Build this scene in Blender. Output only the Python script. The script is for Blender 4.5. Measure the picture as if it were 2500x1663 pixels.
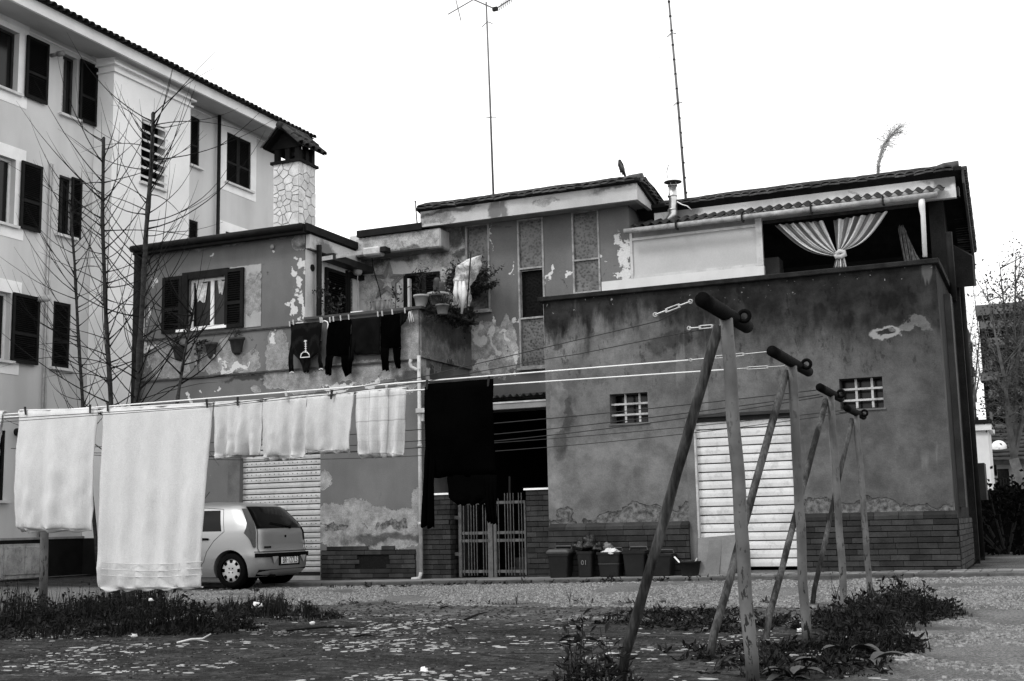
import bpy, bmesh, math, random
from mathutils import Vector, Matrix, noise
random.seed(7)
scene = bpy.context.scene
for o in list(bpy.data.objects):
    bpy.data.objects.remove(o)
# ---------------------------------------------------------------- camera
FPX = 3002.1
CR = Matrix(((0.9166327, 0.0778525, 0.3920759), (0.3991690, -0.1263025, -0.9081364), (-0.0211806, 0.9889321, -0.1468493)))
CAMP = Vector((0, 0, 1.0))
cam = bpy.data.cameras.new('camera')
cam.sensor_width = 36.0
cam.lens = FPX / 2500 * 36
cam.clip_start = .1
cam.clip_end = 900
camo = bpy.data.objects.new('camera', cam)
scene.collection.objects.link(camo)
camo.matrix_world = Matrix.Translation(CAMP) @ CR.to_4x4()
scene.camera = camo
# ---------------------------------------------------------------- light
w = bpy.data.worlds.new('World')
scene.world = w
w.use_nodes = True
wn = w.node_tree
wn.nodes.clear()
wo = wn.nodes.new('ShaderNodeOutputWorld')
bgn = wn.nodes.new('ShaderNodeBackground')
sky = wn.nodes.new('ShaderNodeTexSky')
sky.sky_type = 'NISHITA'
sky.sun_disc = False
SUN_EL, SUN_AZ = math.radians(48), math.radians(215)
sky.sun_elevation = SUN_EL
sky.sun_rotation = SUN_AZ
sky.dust_density = 4
sky.air_density = 1.6
bw = wn.nodes.new('ShaderNodeRGBToBW')
wn.links.new(sky.outputs[0], bw.inputs[0])
# cloud cover: a soft pale layer laid over the clear sky
tcw = wn.nodes.new('ShaderNodeTexCoord')
mpw = wn.nodes.new('ShaderNodeMapping')
mpw.inputs['Scale'].default_value = (1.2, 1.2, 4)
cn = wn.nodes.new('ShaderNodeTexNoise')
cn.inputs['Scale'].default_value = 2.2
cn.inputs['Detail'].default_value = 5
wn.links.new(tcw.outputs['Generated'], mpw.inputs[0])
wn.links.new(mpw.outputs[0], cn.inputs['Vector'])
mr = wn.nodes.new('ShaderNodeMapRange')
mr.inputs[1].default_value = .3
mr.inputs[2].default_value = .7
mr.inputs[3].default_value = SKYA = 13.0
mr.inputs[4].default_value = 17.0
wn.links.new(cn.outputs[0], mr.inputs[0])
mxw = wn.nodes.new('ShaderNodeMix')
mxw.data_type = 'FLOAT'
mxw.inputs[0].default_value = .82
wn.links.new(bw.outputs[0], mxw.inputs[2])
wn.links.new(mr.outputs[0], mxw.inputs[3])
wn.links.new(mxw.outputs[0], bgn.inputs['Color'])
bgn.inputs['Strength'].default_value = .12
wn.links.new(bgn.outputs[0], wo.inputs[0])
sl = bpy.data.lights.new('sun', 'SUN')
sl.energy = 1.5
sl.angle = math.radians(11)
sl.color = (1, 1, 1)
so = bpy.data.objects.new('sun', sl)
scene.collection.objects.link(so)
sd = Vector((math.sin(SUN_AZ) * math.cos(SUN_EL), math.cos(SUN_AZ) * math.cos(SUN_EL), math.sin(SUN_EL)))
so.rotation_euler = sd.to_track_quat('Z', 'Y').to_euler()
so.location = sd * 60
scene.view_settings.view_transform = 'Standard'
scene.view_settings.look = 'None'
scene.view_settings.exposure = 0
scene.view_settings.gamma = 1

# ---------------------------------------------------------------- survey: where a line of sight meets a real wall or the ground
def ray(x, y):
    return CR @ Vector((x - 1250, 831.5 - y, -FPX))
def PY(x, y, Y):
    r = ray(x, y); return CAMP + r * (Y / r.y)
def PX(x, y, X):
    r = ray(x, y); return CAMP + r * (X / r.x)
def PZ(x, y, Z=0.0):
    r = ray(x, y); return CAMP + r * ((Z - 1) / r.z)
def PD(x, y, d):
    return CAMP + ray(x, y) * (d / FPX)
def pxm(P):
    return FPX / -(CR.transposed() @ (P - CAMP)).z
def k1(x, y): return (x / 2.8, y / 2.8)
def k2(x, y): return (x / 2.8, 500 + y / 2.8)
def k3(x, y): return (x / 2.365, 1000 + y / 2.365)
def k4(x, y): return (650 + x / 3.136, 450 + y / 3.136)
def k5(x, y): return (700 + x / 2.851, 900 + y / 2.851)
def k6(x, y): return (1300 + x / 3.016, 380 + y / 3.016)
def k7(x, y): return (1850 + x / 2.851, 350 + y / 2.851)
def k8(x, y): return (1300 + x / 2.852, 900 + y / 2.852)
def k9(x, y): return (1850 + x / 2.751, 880 + y / 2.751)
def k10(x, y): return (1450 + x / 2.245, 1300 + y / 2.245)
def k11(x, y): return (700 + x / 2.946, 1350 + y / 2.946)
def k12(x, y): return (1050 + x / 1.886, y / 1.886)

# ---------------------------------------------------------------- materials
class G:
    def __init__(s, name):
        s.m = bpy.data.materials.new(name); s.m.use_nodes = True
        s.t = s.m.node_tree; s.t.nodes.clear()
        s.out = s.t.nodes.new('ShaderNodeOutputMaterial')
        s.b = s.t.nodes.new('ShaderNodeBsdfPrincipled')
        s.t.links.new(s.b.outputs[0], s.out.inputs[0])
        s.pos = s.t.nodes.new('ShaderNodeNewGeometry').outputs['Position']
        s._tc = None
    def tc(s, k):
        if s._tc is None: s._tc = s.t.nodes.new('ShaderNodeTexCoord')
        return s._tc.outputs[k]
    def put(s, sock, v):
        if v is None: return
        if isinstance(v, bpy.types.NodeSocket): s.t.links.new(v, sock)
        else: sock.default_value = v
    def noise(s, scale, detail=5, rough=.55, vec=None, stretch=None, dist=0):
        n = s.t.nodes.new('ShaderNodeTexNoise')
        n.inputs['Scale'].default_value = scale; n.inputs['Detail'].default_value = detail
        n.inputs['Roughness'].default_value = rough; n.inputs['Distortion'].default_value = dist
        v = vec or s.pos
        if stretch: v = s.vmul(v, stretch)
        s.t.links.new(v, n.inputs['Vector']); return n.outputs[0]
    def voro(s, scale, feature='F1', vec=None, stretch=None, out=0, rnd=1):
        n = s.t.nodes.new('ShaderNodeTexVoronoi'); n.feature = feature
        n.inputs['Scale'].default_value = scale; n.inputs['Randomness'].default_value = rnd
        v = vec or s.pos
        if stretch: v = s.vmul(v, stretch)
        s.t.links.new(v, n.inputs['Vector']); return n.outputs[out]
    def vmath(s, op, a, b=None):
        n = s.t.nodes.new('ShaderNodeVectorMath'); n.operation = op
        s.put(n.inputs[0], a)
        if b is not None: s.put(n.inputs[1], b)
        return n.outputs['Value'] if op in ('LENGTH', 'DISTANCE', 'DOT_PRODUCT') else n.outputs[0]
    def vmul(s, a, b): return s.vmath('MULTIPLY', a, b)
    def math(s, op, a, b=None, c=None, clamp=False):
        n = s.t.nodes.new('ShaderNodeMath'); n.operation = op; n.use_clamp = clamp
        s.put(n.inputs[0], a); s.put(n.inputs[1], b); s.put(n.inputs[2], c); return n.outputs[0]
    def rng(s, v, a, b, lo=0., hi=1., smooth=True):
        n = s.t.nodes.new('ShaderNodeMapRange')
        if smooth: n.interpolation_type = 'SMOOTHSTEP'
        s.put(n.inputs[0], v)
        for i, q in enumerate((a, b, lo, hi)): s.put(n.inputs[i + 1], q)
        return n.outputs[0]
    def mix(s, f, a, b):
        n = s.t.nodes.new('ShaderNodeMix'); n.data_type = 'FLOAT'
        s.put(n.inputs[0], f); s.put(n.inputs[2], a); s.put(n.inputs[3], b); return n.outputs[0]
    def xyz(s, v=None):
        n = s.t.nodes.new('ShaderNodeSeparateXYZ'); s.t.links.new(v or s.pos, n.inputs[0]); return n.outputs
    def rnd(s): return s.t.nodes.new('ShaderNodeObjectInfo').outputs['Random']
    def blobs(s, pts, amp=.35, nscale=2.5, detail=6, soft=.06):
        """pts: (x, y, z, rx, ry, rz) stains; returns 0..1 mask"""
        nz = s.math('ADD', s.math('MULTIPLY', s.math('SUBTRACT', s.noise(nscale, detail, .62), .5), amp * 3.0), s.math('MULTIPLY', s.math('SUBTRACT', s.noise(nscale * 5, 8, .7), .5), amp * 2.0))
        wn_ = s.t.nodes.new('ShaderNodeTexNoise'); wn_.inputs['Scale'].default_value = nscale * .7; wn_.inputs['Detail'].default_value = 4; s.t.links.new(s.pos, wn_.inputs['Vector'])
        wp_ = s.vmath('ADD', s.pos, s.vmul(s.vmath('SUBTRACT', wn_.outputs['Color'], (.5, .5, .5)), (amp * .9, amp * .9, amp * .9)))
        acc = None
        for (x, y, z, rx, ry, rz) in pts:
            d = s.vmath('LENGTH', s.vmul(s.vmath('SUBTRACT', wp_, (x, y, z)), (1 / rx, 1 / ry, 1 / rz)))
            acc = d if acc is None else s.math('MINIMUM', acc, d)
        d = s.math('ADD', acc, nz)
        return s.rng(d, 1 + soft, 1 - soft)
    def done(s, col, rough=.8, bump=None, bstr=.3, bdist=.01, metal=0, spec=.3):
        s.put(s.b.inputs['Base Color'], (col, col, col, 1) if isinstance(col, (int, float)) else col)
        s.put(s.b.inputs['Roughness'], rough); s.b.inputs['Metallic'].default_value = metal
        s.b.inputs['Specular IOR Level'].default_value = spec
        if bump is not None:
            n = s.t.nodes.new('ShaderNodeBump'); n.inputs['Strength'].default_value = bstr
            n.inputs['Distance'].default_value = bdist
            s.put(n.inputs['Height'], bump); s.t.links.new(n.outputs[0], s.b.inputs['Normal'])
        return s.m

MATS = {}
def simple(name, col, rough=.7, var=.25, scale=3, fine=60, bstr=.25, bdist=.006, metal=0, spec=.16, objvar=0., dirt=0.):
    if name in MATS: return MATS[name]
    g = G(name)
    n = g.noise(scale, 5); n2 = g.noise(fine, 4)
    v = g.math('MULTIPLY', g.rng(n, .25, .75, 1 - var, 1 + var), g.rng(n2, .3, .7, 1 - var * .4, 1 + var * .4))
    c = g.math('MULTIPLY', v, col)
    if objvar: c = g.math('MULTIPLY', c, g.rng(g.rnd(), 0, 1, 1 - objvar, 1 + objvar, False))
    if dirt:
        c = g.mix(g.math('MULTIPLY', g.rng(g.noise(7, 8, .7), .52, .62), dirt), c, col * .35)
    MATS[name] = g.done(c, rough, g.math('ADD', n2, g.math('MULTIPLY', n, .5)), bstr, bdist, metal, spec)
    return MATS[name]

# ---------------------------------------------------------------- mesh builder
ORG = {}
def root_org(o):
    return ORG.get(o.name, Vector((0, 0, 0))) if o else Vector((0, 0, 0))
class MB:
    def __init__(s): s.v = []; s.f = []; s.uv = None
    def add(s, vs, fs):
        n = len(s.v); s.v += [tuple(p) for p in vs]; s.f += [tuple(i + n for i in q) for q in fs]; return s
    def box(s, x0, x1, y0, y1, z0, z1):
        if x0 > x1: x0, x1 = x1, x0
        if y0 > y1: y0, y1 = y1, y0
        if z0 > z1: z0, z1 = z1, z0
        return s.add([(x0, y0, z0), (x1, y0, z0), (x1, y1, z0), (x0, y1, z0), (x0, y0, z1), (x1, y0, z1), (x1, y1, z1), (x0, y1, z1)],
                     [(0, 3, 2, 1), (4, 5, 6, 7), (0, 1, 5, 4), (1, 2, 6, 5), (2, 3, 7, 6), (3, 0, 4, 7)])
    def hexa(s, p):      # 8 corners: bottom 4 ccw, top 4 ccw
        return s.add(p, [(0, 3, 2, 1), (4, 5, 6, 7), (0, 1, 5, 4), (1, 2, 6, 5), (2, 3, 7, 6), (3, 0, 4, 7)])
    def bar(s, a, b, wd, ht, up=(0, 0, 1)):
        a, b = Vector(a), Vector(b); d = (b - a).normalized(); u = Vector(up)
        if abs(d.dot(u)) > .95: u = Vector((0, 1, 0))
        r = d.cross(u).normalized() * (wd / 2); u = r.cross(d).normalized() * (ht / 2)
        return s.hexa([a - r - u, b - r - u, b + r - u, a + r - u, a - r + u, b - r + u, b + r + u, a + r + u])
    def tube(s, pts, rad, n=8, cap=True):
        pts = [Vector(p) for p in pts]; m = len(pts)
        if not hasattr(rad, '__len__'): rad = [rad] * m
        t0 = (pts[1] - pts[0]).normalized()
        up = Vector((0, 0, 1)) if abs(t0.z) < .9 else Vector((1, 0, 0))
        r = t0.cross(up).normalized(); base = len(s.v); prev = t0
        for i, p in enumerate(pts):
            t = (pts[min(i + 1, m - 1)] - pts[max(i - 1, 0)]).normalized()
            q = prev.rotation_difference(t); r = (q @ r); r = (r - t * r.dot(t)).normalized(); prev = t
            b = t.cross(r)
            for k in range(n):
                a = 2 * math.pi * k / n
                s.v.append(tuple(p + (r * math.cos(a) + b * math.sin(a)) * rad[i]))
        for i in range(m - 1):
            for k in range(n):
                a, b2 = base + i * n + k, base + i * n + (k + 1) % n
                s.f.append((a, b2, b2 + n, a + n))
        if cap:
            s.f.append(tuple(base + k for k in range(n))[::-1]); s.f.append(tuple(base + (m - 1) * n + k for k in range(n)))
        return s
    def lathe(s, prof, c=(0, 0, 0), n=16, cap=True):
        base = len(s.v); m = len(prof)
        for r, z in prof:
            for k in range(n):
                a = 2 * math.pi * k / n
                s.v.append((c[0] + r * math.cos(a), c[1] + r * math.sin(a), c[2] + z))
        for i in range(m - 1):
            for k in range(n):
                a, b2 = base + i * n + k, base + i * n + (k + 1) % n
                s.f.append((a, b2, b2 + n, a + n))
        if cap:
            s.f.append(tuple(base + k for k in range(n))[::-1]); s.f.append(tuple(base + (m - 1) * n + k for k in range(n)))
        return s
    def prism(s, poly, ax, c0, c1):
        """poly: 2D points in the two remaining axes, extruded along axis ax from c0 to c1"""
        def P(a, b, c):
            return (c, a, b) if ax == 0 else (a, c, b) if ax == 1 else (a, b, c)
        n = len(poly); base = len(s.v)
        s.v += [P(a, b, c0) for a, b in poly] + [P(a, b, c1) for a, b in poly]
        s.f.append(tuple(base + i for i in range(n))); s.f.append(tuple(base + n + i for i in range(n))[::-1])
        for i in range(n):
            j = (i + 1) % n; s.f.append((base + i, base + n + i, base + n + j, base + j))
        return s
    def build(s, name, mat, parent=None, smooth=False, bev=0, org=None, solid=0):
        me = bpy.data.meshes.new(name)
        o0 = Vector(org) if org is not None else root_org(parent)
        me.from_pydata([tuple(Vector(p) - o0) for p in s.v], [], s.f)
        if s.uv:
            uvl = me.uv_layers.new(name='UVMap')
            for l in me.loops: uvl.data[l.index].uv = s.uv[l.vertex_index]
        me.materials.append(mat); me.validate()
        bm = bmesh.new(); bm.from_mesh(me); bmesh.ops.recalc_face_normals(bm, faces=bm.faces)
        if bev: bmesh.ops.bevel(bm, geom=list(bm.edges), offset=bev, segments=1, affect='EDGES', clamp_overlap=True)
        bm.to_mesh(me); bm.free()
        if smooth:
            me.polygons.foreach_set('use_smooth', [True] * len(me.polygons))
        o = bpy.data.objects.new(name, me); scene.collection.objects.link(o)
        if parent: o.parent = parent; ORG[o.name] = o0
        else:
            o.location = o0; ORG[o.name] = o0
        if solid:
            md = o.modifiers.new('thickness', 'SOLIDIFY'); md.thickness = solid; md.offset = 0
        return o
def thing(name, label, cat, loc=(0, 0, 0), group=None, local=False, rz=0):
    o = bpy.data.objects.new(name, None); scene.collection.objects.link(o)
    o.empty_display_size = .2; o.location = loc; o.rotation_euler = (0, 0, rz)
    ORG[o.name] = Vector((0, 0, 0)) if local else Vector(loc)
    o['label'] = label; o['category'] = cat
    if group: o['group'] = group
    return o
def tag(o, label, cat, group=None, kind=None):
    o['label'] = label; o['category'] = cat
    if group: o['group'] = group
    if kind: o['kind'] = kind
    return o
def struct(o): o['kind'] = 'structure'; return o
def stuff(o): o['kind'] = 'stuff'; return o
def place(name, me, parent, loc, scale=(1, 1, 1), rot=(0, 0, 0)):
    """one more object that shares a mesh; loc in world coordinates of a world-built thing"""
    o = bpy.data.objects.new(name, me); scene.collection.objects.link(o)
    o.parent = parent; o.location = Vector(loc) - root_org(parent); o.scale = scale; o.rotation_euler = rot
    ORG[o.name] = root_org(parent); return o
def copy_tree(o, parent=None):
    c = o.copy(); scene.collection.objects.link(c); c.parent = parent; ORG[c.name] = ORG.get(o.name, Vector((0, 0, 0)))
    for ch in [q for q in bpy.data.objects if q.parent == o]: copy_tree(ch, c)
    return c
def mesh_of(mb, name, mat, bev=0, smooth=False):
    o = mb.build(name, mat, None, smooth, bev, org=(0, 0, 0)); me = o.data; bpy.data.objects.remove(o); return me
def text_mesh(txt, size, mat, name, parent, M, ext=.002):
    cu = bpy.data.curves.new(name, 'FONT'); cu.body = txt; cu.size = size; cu.extrude = ext; cu.align_x = 'CENTER'; cu.align_y = 'CENTER'; cu.offset = size * .006
    t = bpy.data.objects.new('tmp_text', cu); scene.collection.objects.link(t)
    bpy.context.view_layer.update()
    me = bpy.data.meshes.new_from_object(t.evaluated_get(bpy.context.evaluated_depsgraph_get()))
    bpy.data.objects.remove(t)
    me.transform(M); me.materials.clear(); me.materials.append(mat); me.name = name
    o = bpy.data.objects.new(name, me); scene.collection.objects.link(o); o.parent = parent
    return o
def wall(name, mat, parent, ax, c, t, u0, u1, z0, z1, holes=()):
    """sheet of wall with thickness t (signed, away from the seen face) and rectangular openings. ax=1: plane Y=c, u is X; ax=0: plane X=c, u is Y"""
    us = sorted({u0, u1} | {q for h in holes for q in h[:2] if u0 < q < u1}); zs = sorted({z0, z1} | {q for h in holes for q in h[2:] if z0 < q < z1})
    def P(u, z, d): return (u, c + d, z) if ax == 1 else (c + d, u, z)
    idx = {}; mb = MB()
    def vi(u, z, d):
        k = (u, z, d)
        if k not in idx: idx[k] = len(mb.v); mb.v.append(P(u, z, d))
        return idx[k]
    full = {}
    for i in range(len(us) - 1):
        for j in range(len(zs) - 1):
            cu, cz = (us[i] + us[i + 1]) / 2, (zs[j] + zs[j + 1]) / 2
            full[i, j] = not any(h[0] < cu < h[1] and h[2] < cz < h[3] for h in holes)
    for (i, j), ok in full.items():
        if not ok: continue
        a, b, e, f = us[i], us[i + 1], zs[j], zs[j + 1]
        for d in (0, t): mb.f.append((vi(a, e, d), vi(b, e, d), vi(b, f, d), vi(a, f, d)))
        for (di, dj, p, q) in ((-1, 0, (a, e), (a, f)), (1, 0, (b, e), (b, f)), (0, -1, (a, e), (b, e)), (0, 1, (a, f), (b, f))):
            if not full.get((i + di, j + dj), False):
                mb.f.append((vi(*p, 0), vi(*q, 0), vi(*q, t), vi(*p, t)))
    return mb.build(name, mat, parent)
# ================================================================ SETTING
F, RB, C = 20.0, 19.85, 22.19          # facade planes: house front, garage block front, upper wall set back behind
XL = -21.6                             # long wall of the apartment building
XH, XB, XLH = -13.0, -10.52, -17.0     # house: side of upper room, end of balcony, left corner
XR0, XR1 = -7.95, -1.38                # garage block
def zs(X): return .012 + max(0, X + 13) * .0125
def gz(X, Y):
    t = min(1, max(0, (Y - 13) / 5)); t = t * t * (3 - 2 * t)
    return (zs(min(X, 3)) - .05) * t + .035 * (noise.noise((X * .7, Y * .7, 0))) * (1 - t) * .8 - (.0 if t < 1 else 0)
def ground_mat():
    g = G('courtyard_ground'); x, y, z = g.xyz()
    big = g.noise(.35, 4); med = g.noise(1.6, 6, .65); fin = g.noise(38, 5, .7); grit = g.voro(70)
    grit2 = g.noise(150, 2)
    # packed dirt and moss in the foreground
    dirt = g.rng(med, .3, .7, .005, .034)
    dirt = g.math('MULTIPLY', dirt, g.rng(fin, .3, .7, .35, 1.75)); dirt = g.math('MULTIPLY', dirt, g.rng(g.noise(9, 6, .7, stretch=(.6, 1, 1)), .35, .68, .4, 2.0))
    # loose light gravel: a band along the street and the open area to the right
    wob = g.math('MULTIPLY', g.math('SUBTRACT', g.noise(1.1, 6, .6), .5), 2.4)
    wob2 = g.math('MULTIPLY', g.math('SUBTRACT', g.noise(3, 6, .6), .5), 1.4)
    yy = g.math('ADD', y, wob2)
    band = g.math('MULTIPLY', g.rng(yy, 13.9, 14.8), g.rng(yy, 19.2, 18.2))
    right = g.rng(g.math('ADD', x, wob), -1.5, -.6)
    grav = g.math('MAXIMUM', band, right)
    gc = g.math('MULTIPLY', g.rng(fin, .3, .7, .05, .24), g.rng(grit2, .3, .7, .55, 1.45))
    gc = g.math('MULTIPLY', gc, g.rng(big, .3, .7, .75, 1.25))
    col = g.mix(grav, dirt, gc)
    # smoother worn strip between
    mid = g.math('MULTIPLY', g.rng(yy, 11.4, 12.4), g.rng(yy, 14.6, 13.8))
    mc = g.math('MULTIPLY', g.math('MULTIPLY', g.rng(fin, .3, .7, .03, .12), g.rng(g.noise(9, 6, .7, stretch=(.6, 1, 1)), .35, .68, .5, 1.6)), g.rng(med, .35, .65, .6, 1.25))
    col = g.mix(g.math('MULTIPLY', mid, g.math('SUBTRACT', 1, right)), col, mc)
    # flat pale flakes of old paving
    fl = g.noise(9, 3, .6, stretch=(1, 1.15, 1)); area = g.noise(.8, 3)
    fm = g.math('MULTIPLY', g.rng(fl, .635, .66), g.rng(area, .42, .56))
    fm = g.math('MULTIPLY', fm, g.math('MULTIPLY', g.rng(yy, 13.2, 12.4), g.math('SUBTRACT', 1, right)))
    col = g.mix(fm, col, g.rng(fin, .3, .7, .1, .32))
    # cracks running away to the right
    v = g.vmath('ADD', g.pos, g.vmath('SCALE', g.vmul(g.pos, (0, 0, 0)), None)) if False else g.pos
    cr = g.voro(.42, 'DISTANCE_TO_EDGE', stretch=(.55, 1, 1))
    cr2 = g.math('ADD', cr, g.math('MULTIPLY', g.math('SUBTRACT', g.noise(6, 5), .5), .035))
    cm = g.math('MULTIPLY', g.rng(cr2, .007, .002), g.math('SUBTRACT', 1, grav))
    col = g.mix(cm, col, .006)
    h = g.math('ADD', g.math('MULTIPLY', fin, .7), g.math('MULTIPLY', g.math('MULTIPLY', fm, .6), 1))
    h = g.math('SUBTRACT', h, g.math('MULTIPLY', cm, 1.0))
    h = g.math('ADD', h, g.math('MULTIPLY', g.math('MULTIPLY', grit2, grav), .8))
    return g.done(col, .9, h, .8, .03, spec=.15)
MG = ground_mat()
mb = MB()
xs = [-900, -300, -120, -60, -40, -30] + [-24 + i * .35 for i in range(86)] + [8, 12, 20, 40, 120, 300, 900]
ys = [-40, -10, 0, 2] + [3 + i * .3 for i in range(62)] + [24, 30, 40, 60, 100, 300, 900]
for y in ys:
    for x in xs: mb.v.append((x, y, gz(x, y)))
nx = len(xs)
for j in range(len(ys) - 1):
    for i in range(nx - 1): mb.f.append((j * nx + i, j * nx + i + 1, (j + 1) * nx + i + 1, (j + 1) * nx + i))
ground = struct(mb.build('ground', MG, None, True))
ground['label'] = 'worn courtyard ground of dirt, gravel and old paving'

M_conc = simple('pavement_concrete', .17, .85, .3, 2, 50, .4, .01)
M_paver = simple('paver_stone', .15, .85, .25, 6, 70, .4, .01, objvar=.35)
M_kerb = simple('kerb_stone', .07, .85, .3, 5, 60, .5, .01, objvar=.2)
# pavement: slab + kerb stones + pavers at the right end
mb = MB(); X0 = -17; xs = [X0 + i * .5 for i in range(40)]
vs = []
for x in xs:
    z = zs(x)
    vs += [(x, 19.02, z - .12), (x, 19.02, z), (x, 20.1 if x < -10.3 or x > -8.2 else 20.1, z), (x, 20.1, z - .12)]
fs = []
for i in range(len(xs) - 1):
    for k in range(4): fs.append((i * 4 + k, i * 4 + (k + 1) % 4, i * 4 + 4 + (k + 1) % 4, i * 4 + 4 + k))
mb.add(vs, fs + [(0, 1, 2, 3), tuple(len(vs) - 4 + k for k in (3, 2, 1, 0))])
pave = struct(mb.build('pavement', M_conc)); ORG[pave.name] = Vector((0, 0, 0))
ksm = mesh_of(MB().box(-.49, .49, -.07, .07, -.15, .012), 'kerb_stone', M_kerb, .012)
for i in range(19):
    x = -16.4 + i; place('kerb_stone', ksm, pave, (x, 18.94 + random.uniform(-.015, .015), zs(x) - .004 + random.uniform(-.01, .004)), rot=(0, -.0125, random.uniform(-.01, .01)))
pvm = mesh_of(MB().box(-.1, .1, -.062, .062, -.05, .016), 'paver', M_paver, .006)
for r in range(4):
    for i in range(36):
        x = -4.9 + i * .21 + (r % 2) * .0; y = 19.12 + r * .2
        place('paver', pvm, pave, (x, y, zs(x) + random.uniform(-.004, .004)), scale=(.96, 1.5, 1), rot=(0, -.0125, random.uniform(-.03, .03)))

# ================================================================ APARTMENT BUILDING (left)
def apt_mat():
    g = G('apartment_render'); x, y, z = g.xyz()
    n = g.noise(.5, 5); f = g.noise(60, 4); st = g.noise(1.2, 5, stretch=(1, 1, .12))
    c = g.math('MULTIPLY', g.rng(n, .3, .7, .9, 1.06), .59)
    c = g.math('MULTIPLY', c, g.rng(st, .35, .75, 1.04, .86))
    c = g.math('MULTIPLY', c, g.rng(f, .3, .7, .95, 1.04))
    return g.done(c, .85, f, .2, .004)
M_apt = apt_mat()
M_apt_lt = simple('apartment_pale_render', .82, .8, .08, .7, 60, .15)
M_trim = simple('white_trim', .85, .75, .08, 2, 50, .15)
M_soffit = simple('soffit_paint', .5, .85, .1, 1, 40, .1)
M_shut = simple('dark_shutter_paint', .004, .7, .4, 6, 60, .2, spec=.08)
M_shut2 = simple('shutter_frame_paint', .007, .65, .4, 6, 60, .2, spec=.12)
M_frame = simple('pale_window_frame', .7, .5, .1, 5, 60, .1)
M_dkframe = simple('dark_window_frame', .03, .5, .3)
M_curt = simple('net_curtain', .5, .9, .3, 12, 40, .4)
M_dpipe = simple('dark_pipe', .01, .6, .3, spec=.15)
M_ppipe = simple('pale_pipe', .42, .6, .2, 8)
M_tile = simple('roof_tile', .03, .85, .5, 6, 50, .6, .01, objvar=.5)
M_tiled = simple('dark_tile', .015, .85, .5, 6, 50, .6, .01, objvar=.4)
M_sill = simple('sill_stone', .6, .7, .15, 4)
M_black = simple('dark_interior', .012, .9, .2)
def glass(name='window_glass', col=.004, rough=.15):
    if name in MATS: return MATS[name]
    g = G(name); n = g.noise(1.2, 2)
    MATS[name] = g.done(g.rng(n, .3, .7, col * .6, col * 1.5), rough, n, .03, .01, spec=.3); return MATS[name]
M_glass = glass()

apt = thing('apartment_building', 'tall pale apartment building with dark shutters receding on the left', 'building', (XL, 22, 0))
def xr(x, y0, y1, X=XL):   # column x, rows y0 (top) and y1 (bottom) -> Y, ztop, zbot on the wall
    a, b = PX(x, y0, X), PX(x, y1, X); return (a.y + b.y) / 2, a.z, b.z
def wrect(l, r, X=XL):
    a, b = xr(*l, X), xr(*r, X); return (a[0], b[0], (a[2] + b[2]) / 2, (a[1] + b[1]) / 2)
def kk(k, x, y0, y1): p, q = k(x, y0), k(x, y1); return ((p[0] + q[0]) / 2, p[1], q[1])
# wall top from the moulding line
zt = (PX(*k1(1200, 645), XL).z + PX(*k1(1800, 945), XL).z) / 2
YE = PX(*k1(1980, 1030), XL).y - .8
p_f = PX(*k1(1500, 700), XL + .95); z_f0 = p_f.z; z_f1 = PX(*k1(1500, 640), XL + .95).z
# windows: opening / surround / shutters
W = {}
W['a'] = wrect(kk(k1, 0, 165, 595), kk(k1, 125, 228, 640))
W['b'] = wrect(kk(k1, 425, 357, 770), kk(k1, 525, 403, 825))
W['c'] = wrect(kk(k1, 0, 1055, 1515), kk(k1, 100, 1095, 1550))
W['d'] = wrect(kk(k1, 400, 1190, 1595), kk(k1, 500, 1225, 1630))
W['e'] = wrect(kk(k2, 0, 585, 1050), kk(k2, 68, 608, 1078))
W['f'] = wrect(kk(k2, 360, 655, 1105), kk(k2, 480, 680, 1130))
W['g'] = wrect(kk(k1, 1303, 790, 1120), kk(k1, 1363, 812, 1155))
W['h'] = wrect(kk(k1, 1548, 900, 1240), kk(k1, 1713, 975, 1310))
def shift_rect(r, dz): return (r[0], r[1], r[2] + dz, r[3] + dz)
fl = W['b'][2] - W['d'][2]
W['i'] = shift_rect(W['g'], -fl); W['j'] = shift_rect(W['h'], -fl)
W['k'] = shift_rect(W['e'], W['e'][2] - W['c'][2]); W['l'] = shift_rect(W['f'], W['f'][2] - W['d'][2])
for k in ('a', 'c', 'e', 'k'): W[k] = (W[k][1] - 1.15, W[k][1], W[k][2], W[k][3])
wall('wall', M_apt, apt, 0, XL, -.4, 12, YE, 0, zt + .06, list(W.values()))
# gable end and the rear closing the box
wall('end_wall', M_apt, apt, 1, YE - .2, .3, XL - 10, XL - .4, 0, zt + .2)
# roof slab, soffit, fascia, tiles
MB().prism([(XL - .5, zt + .03), (XL + .93, z_f0), (XL + .93, z_f0 + .06), (XL - .5, zt + .12)], 1, 12, YE + .5).build('soffit', M_soffit, apt)
MB().box(XL + .001, XL + .03, 12, YE, zt - .16, zt - .13).build('wall_moulding', M_trim, apt)
MB().box(XL + .93, XL + 1.0, 12, YE + .55, z_f0 - .02, z_f1).build('fascia', M_trim, apt)
MB().prism([(XL + 1.08, z_f1 + .005), (XL - 6, z_f1 + 2.2), (XL - 13, z_f1), (XL + 1.0, z_f1)], 1, 12, YE + .6).build('roof', M_tiled, apt)
tl = MB()
for i in range(9):
    a0, a1 = math.pi * i / 8, 0
    tl.v.append((-.22, -.085 * math.cos(a0), .08 * math.sin(a0))); tl.v.append((.22, -.1 * math.cos(a0), .095 * math.sin(a0)))
    tl.v.append((.22, -.082 * math.cos(a0), .077 * math.sin(a0)))
for i in range(8):
    a = i * 3; tl.f += [(a, a + 3, a + 4, a + 1), (a + 1, a + 4, a + 5, a + 2)]
tile_me = mesh_of(tl, 'roof_tile', M_tile)
ny = int((YE + .6 - 13) / .21)
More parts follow.
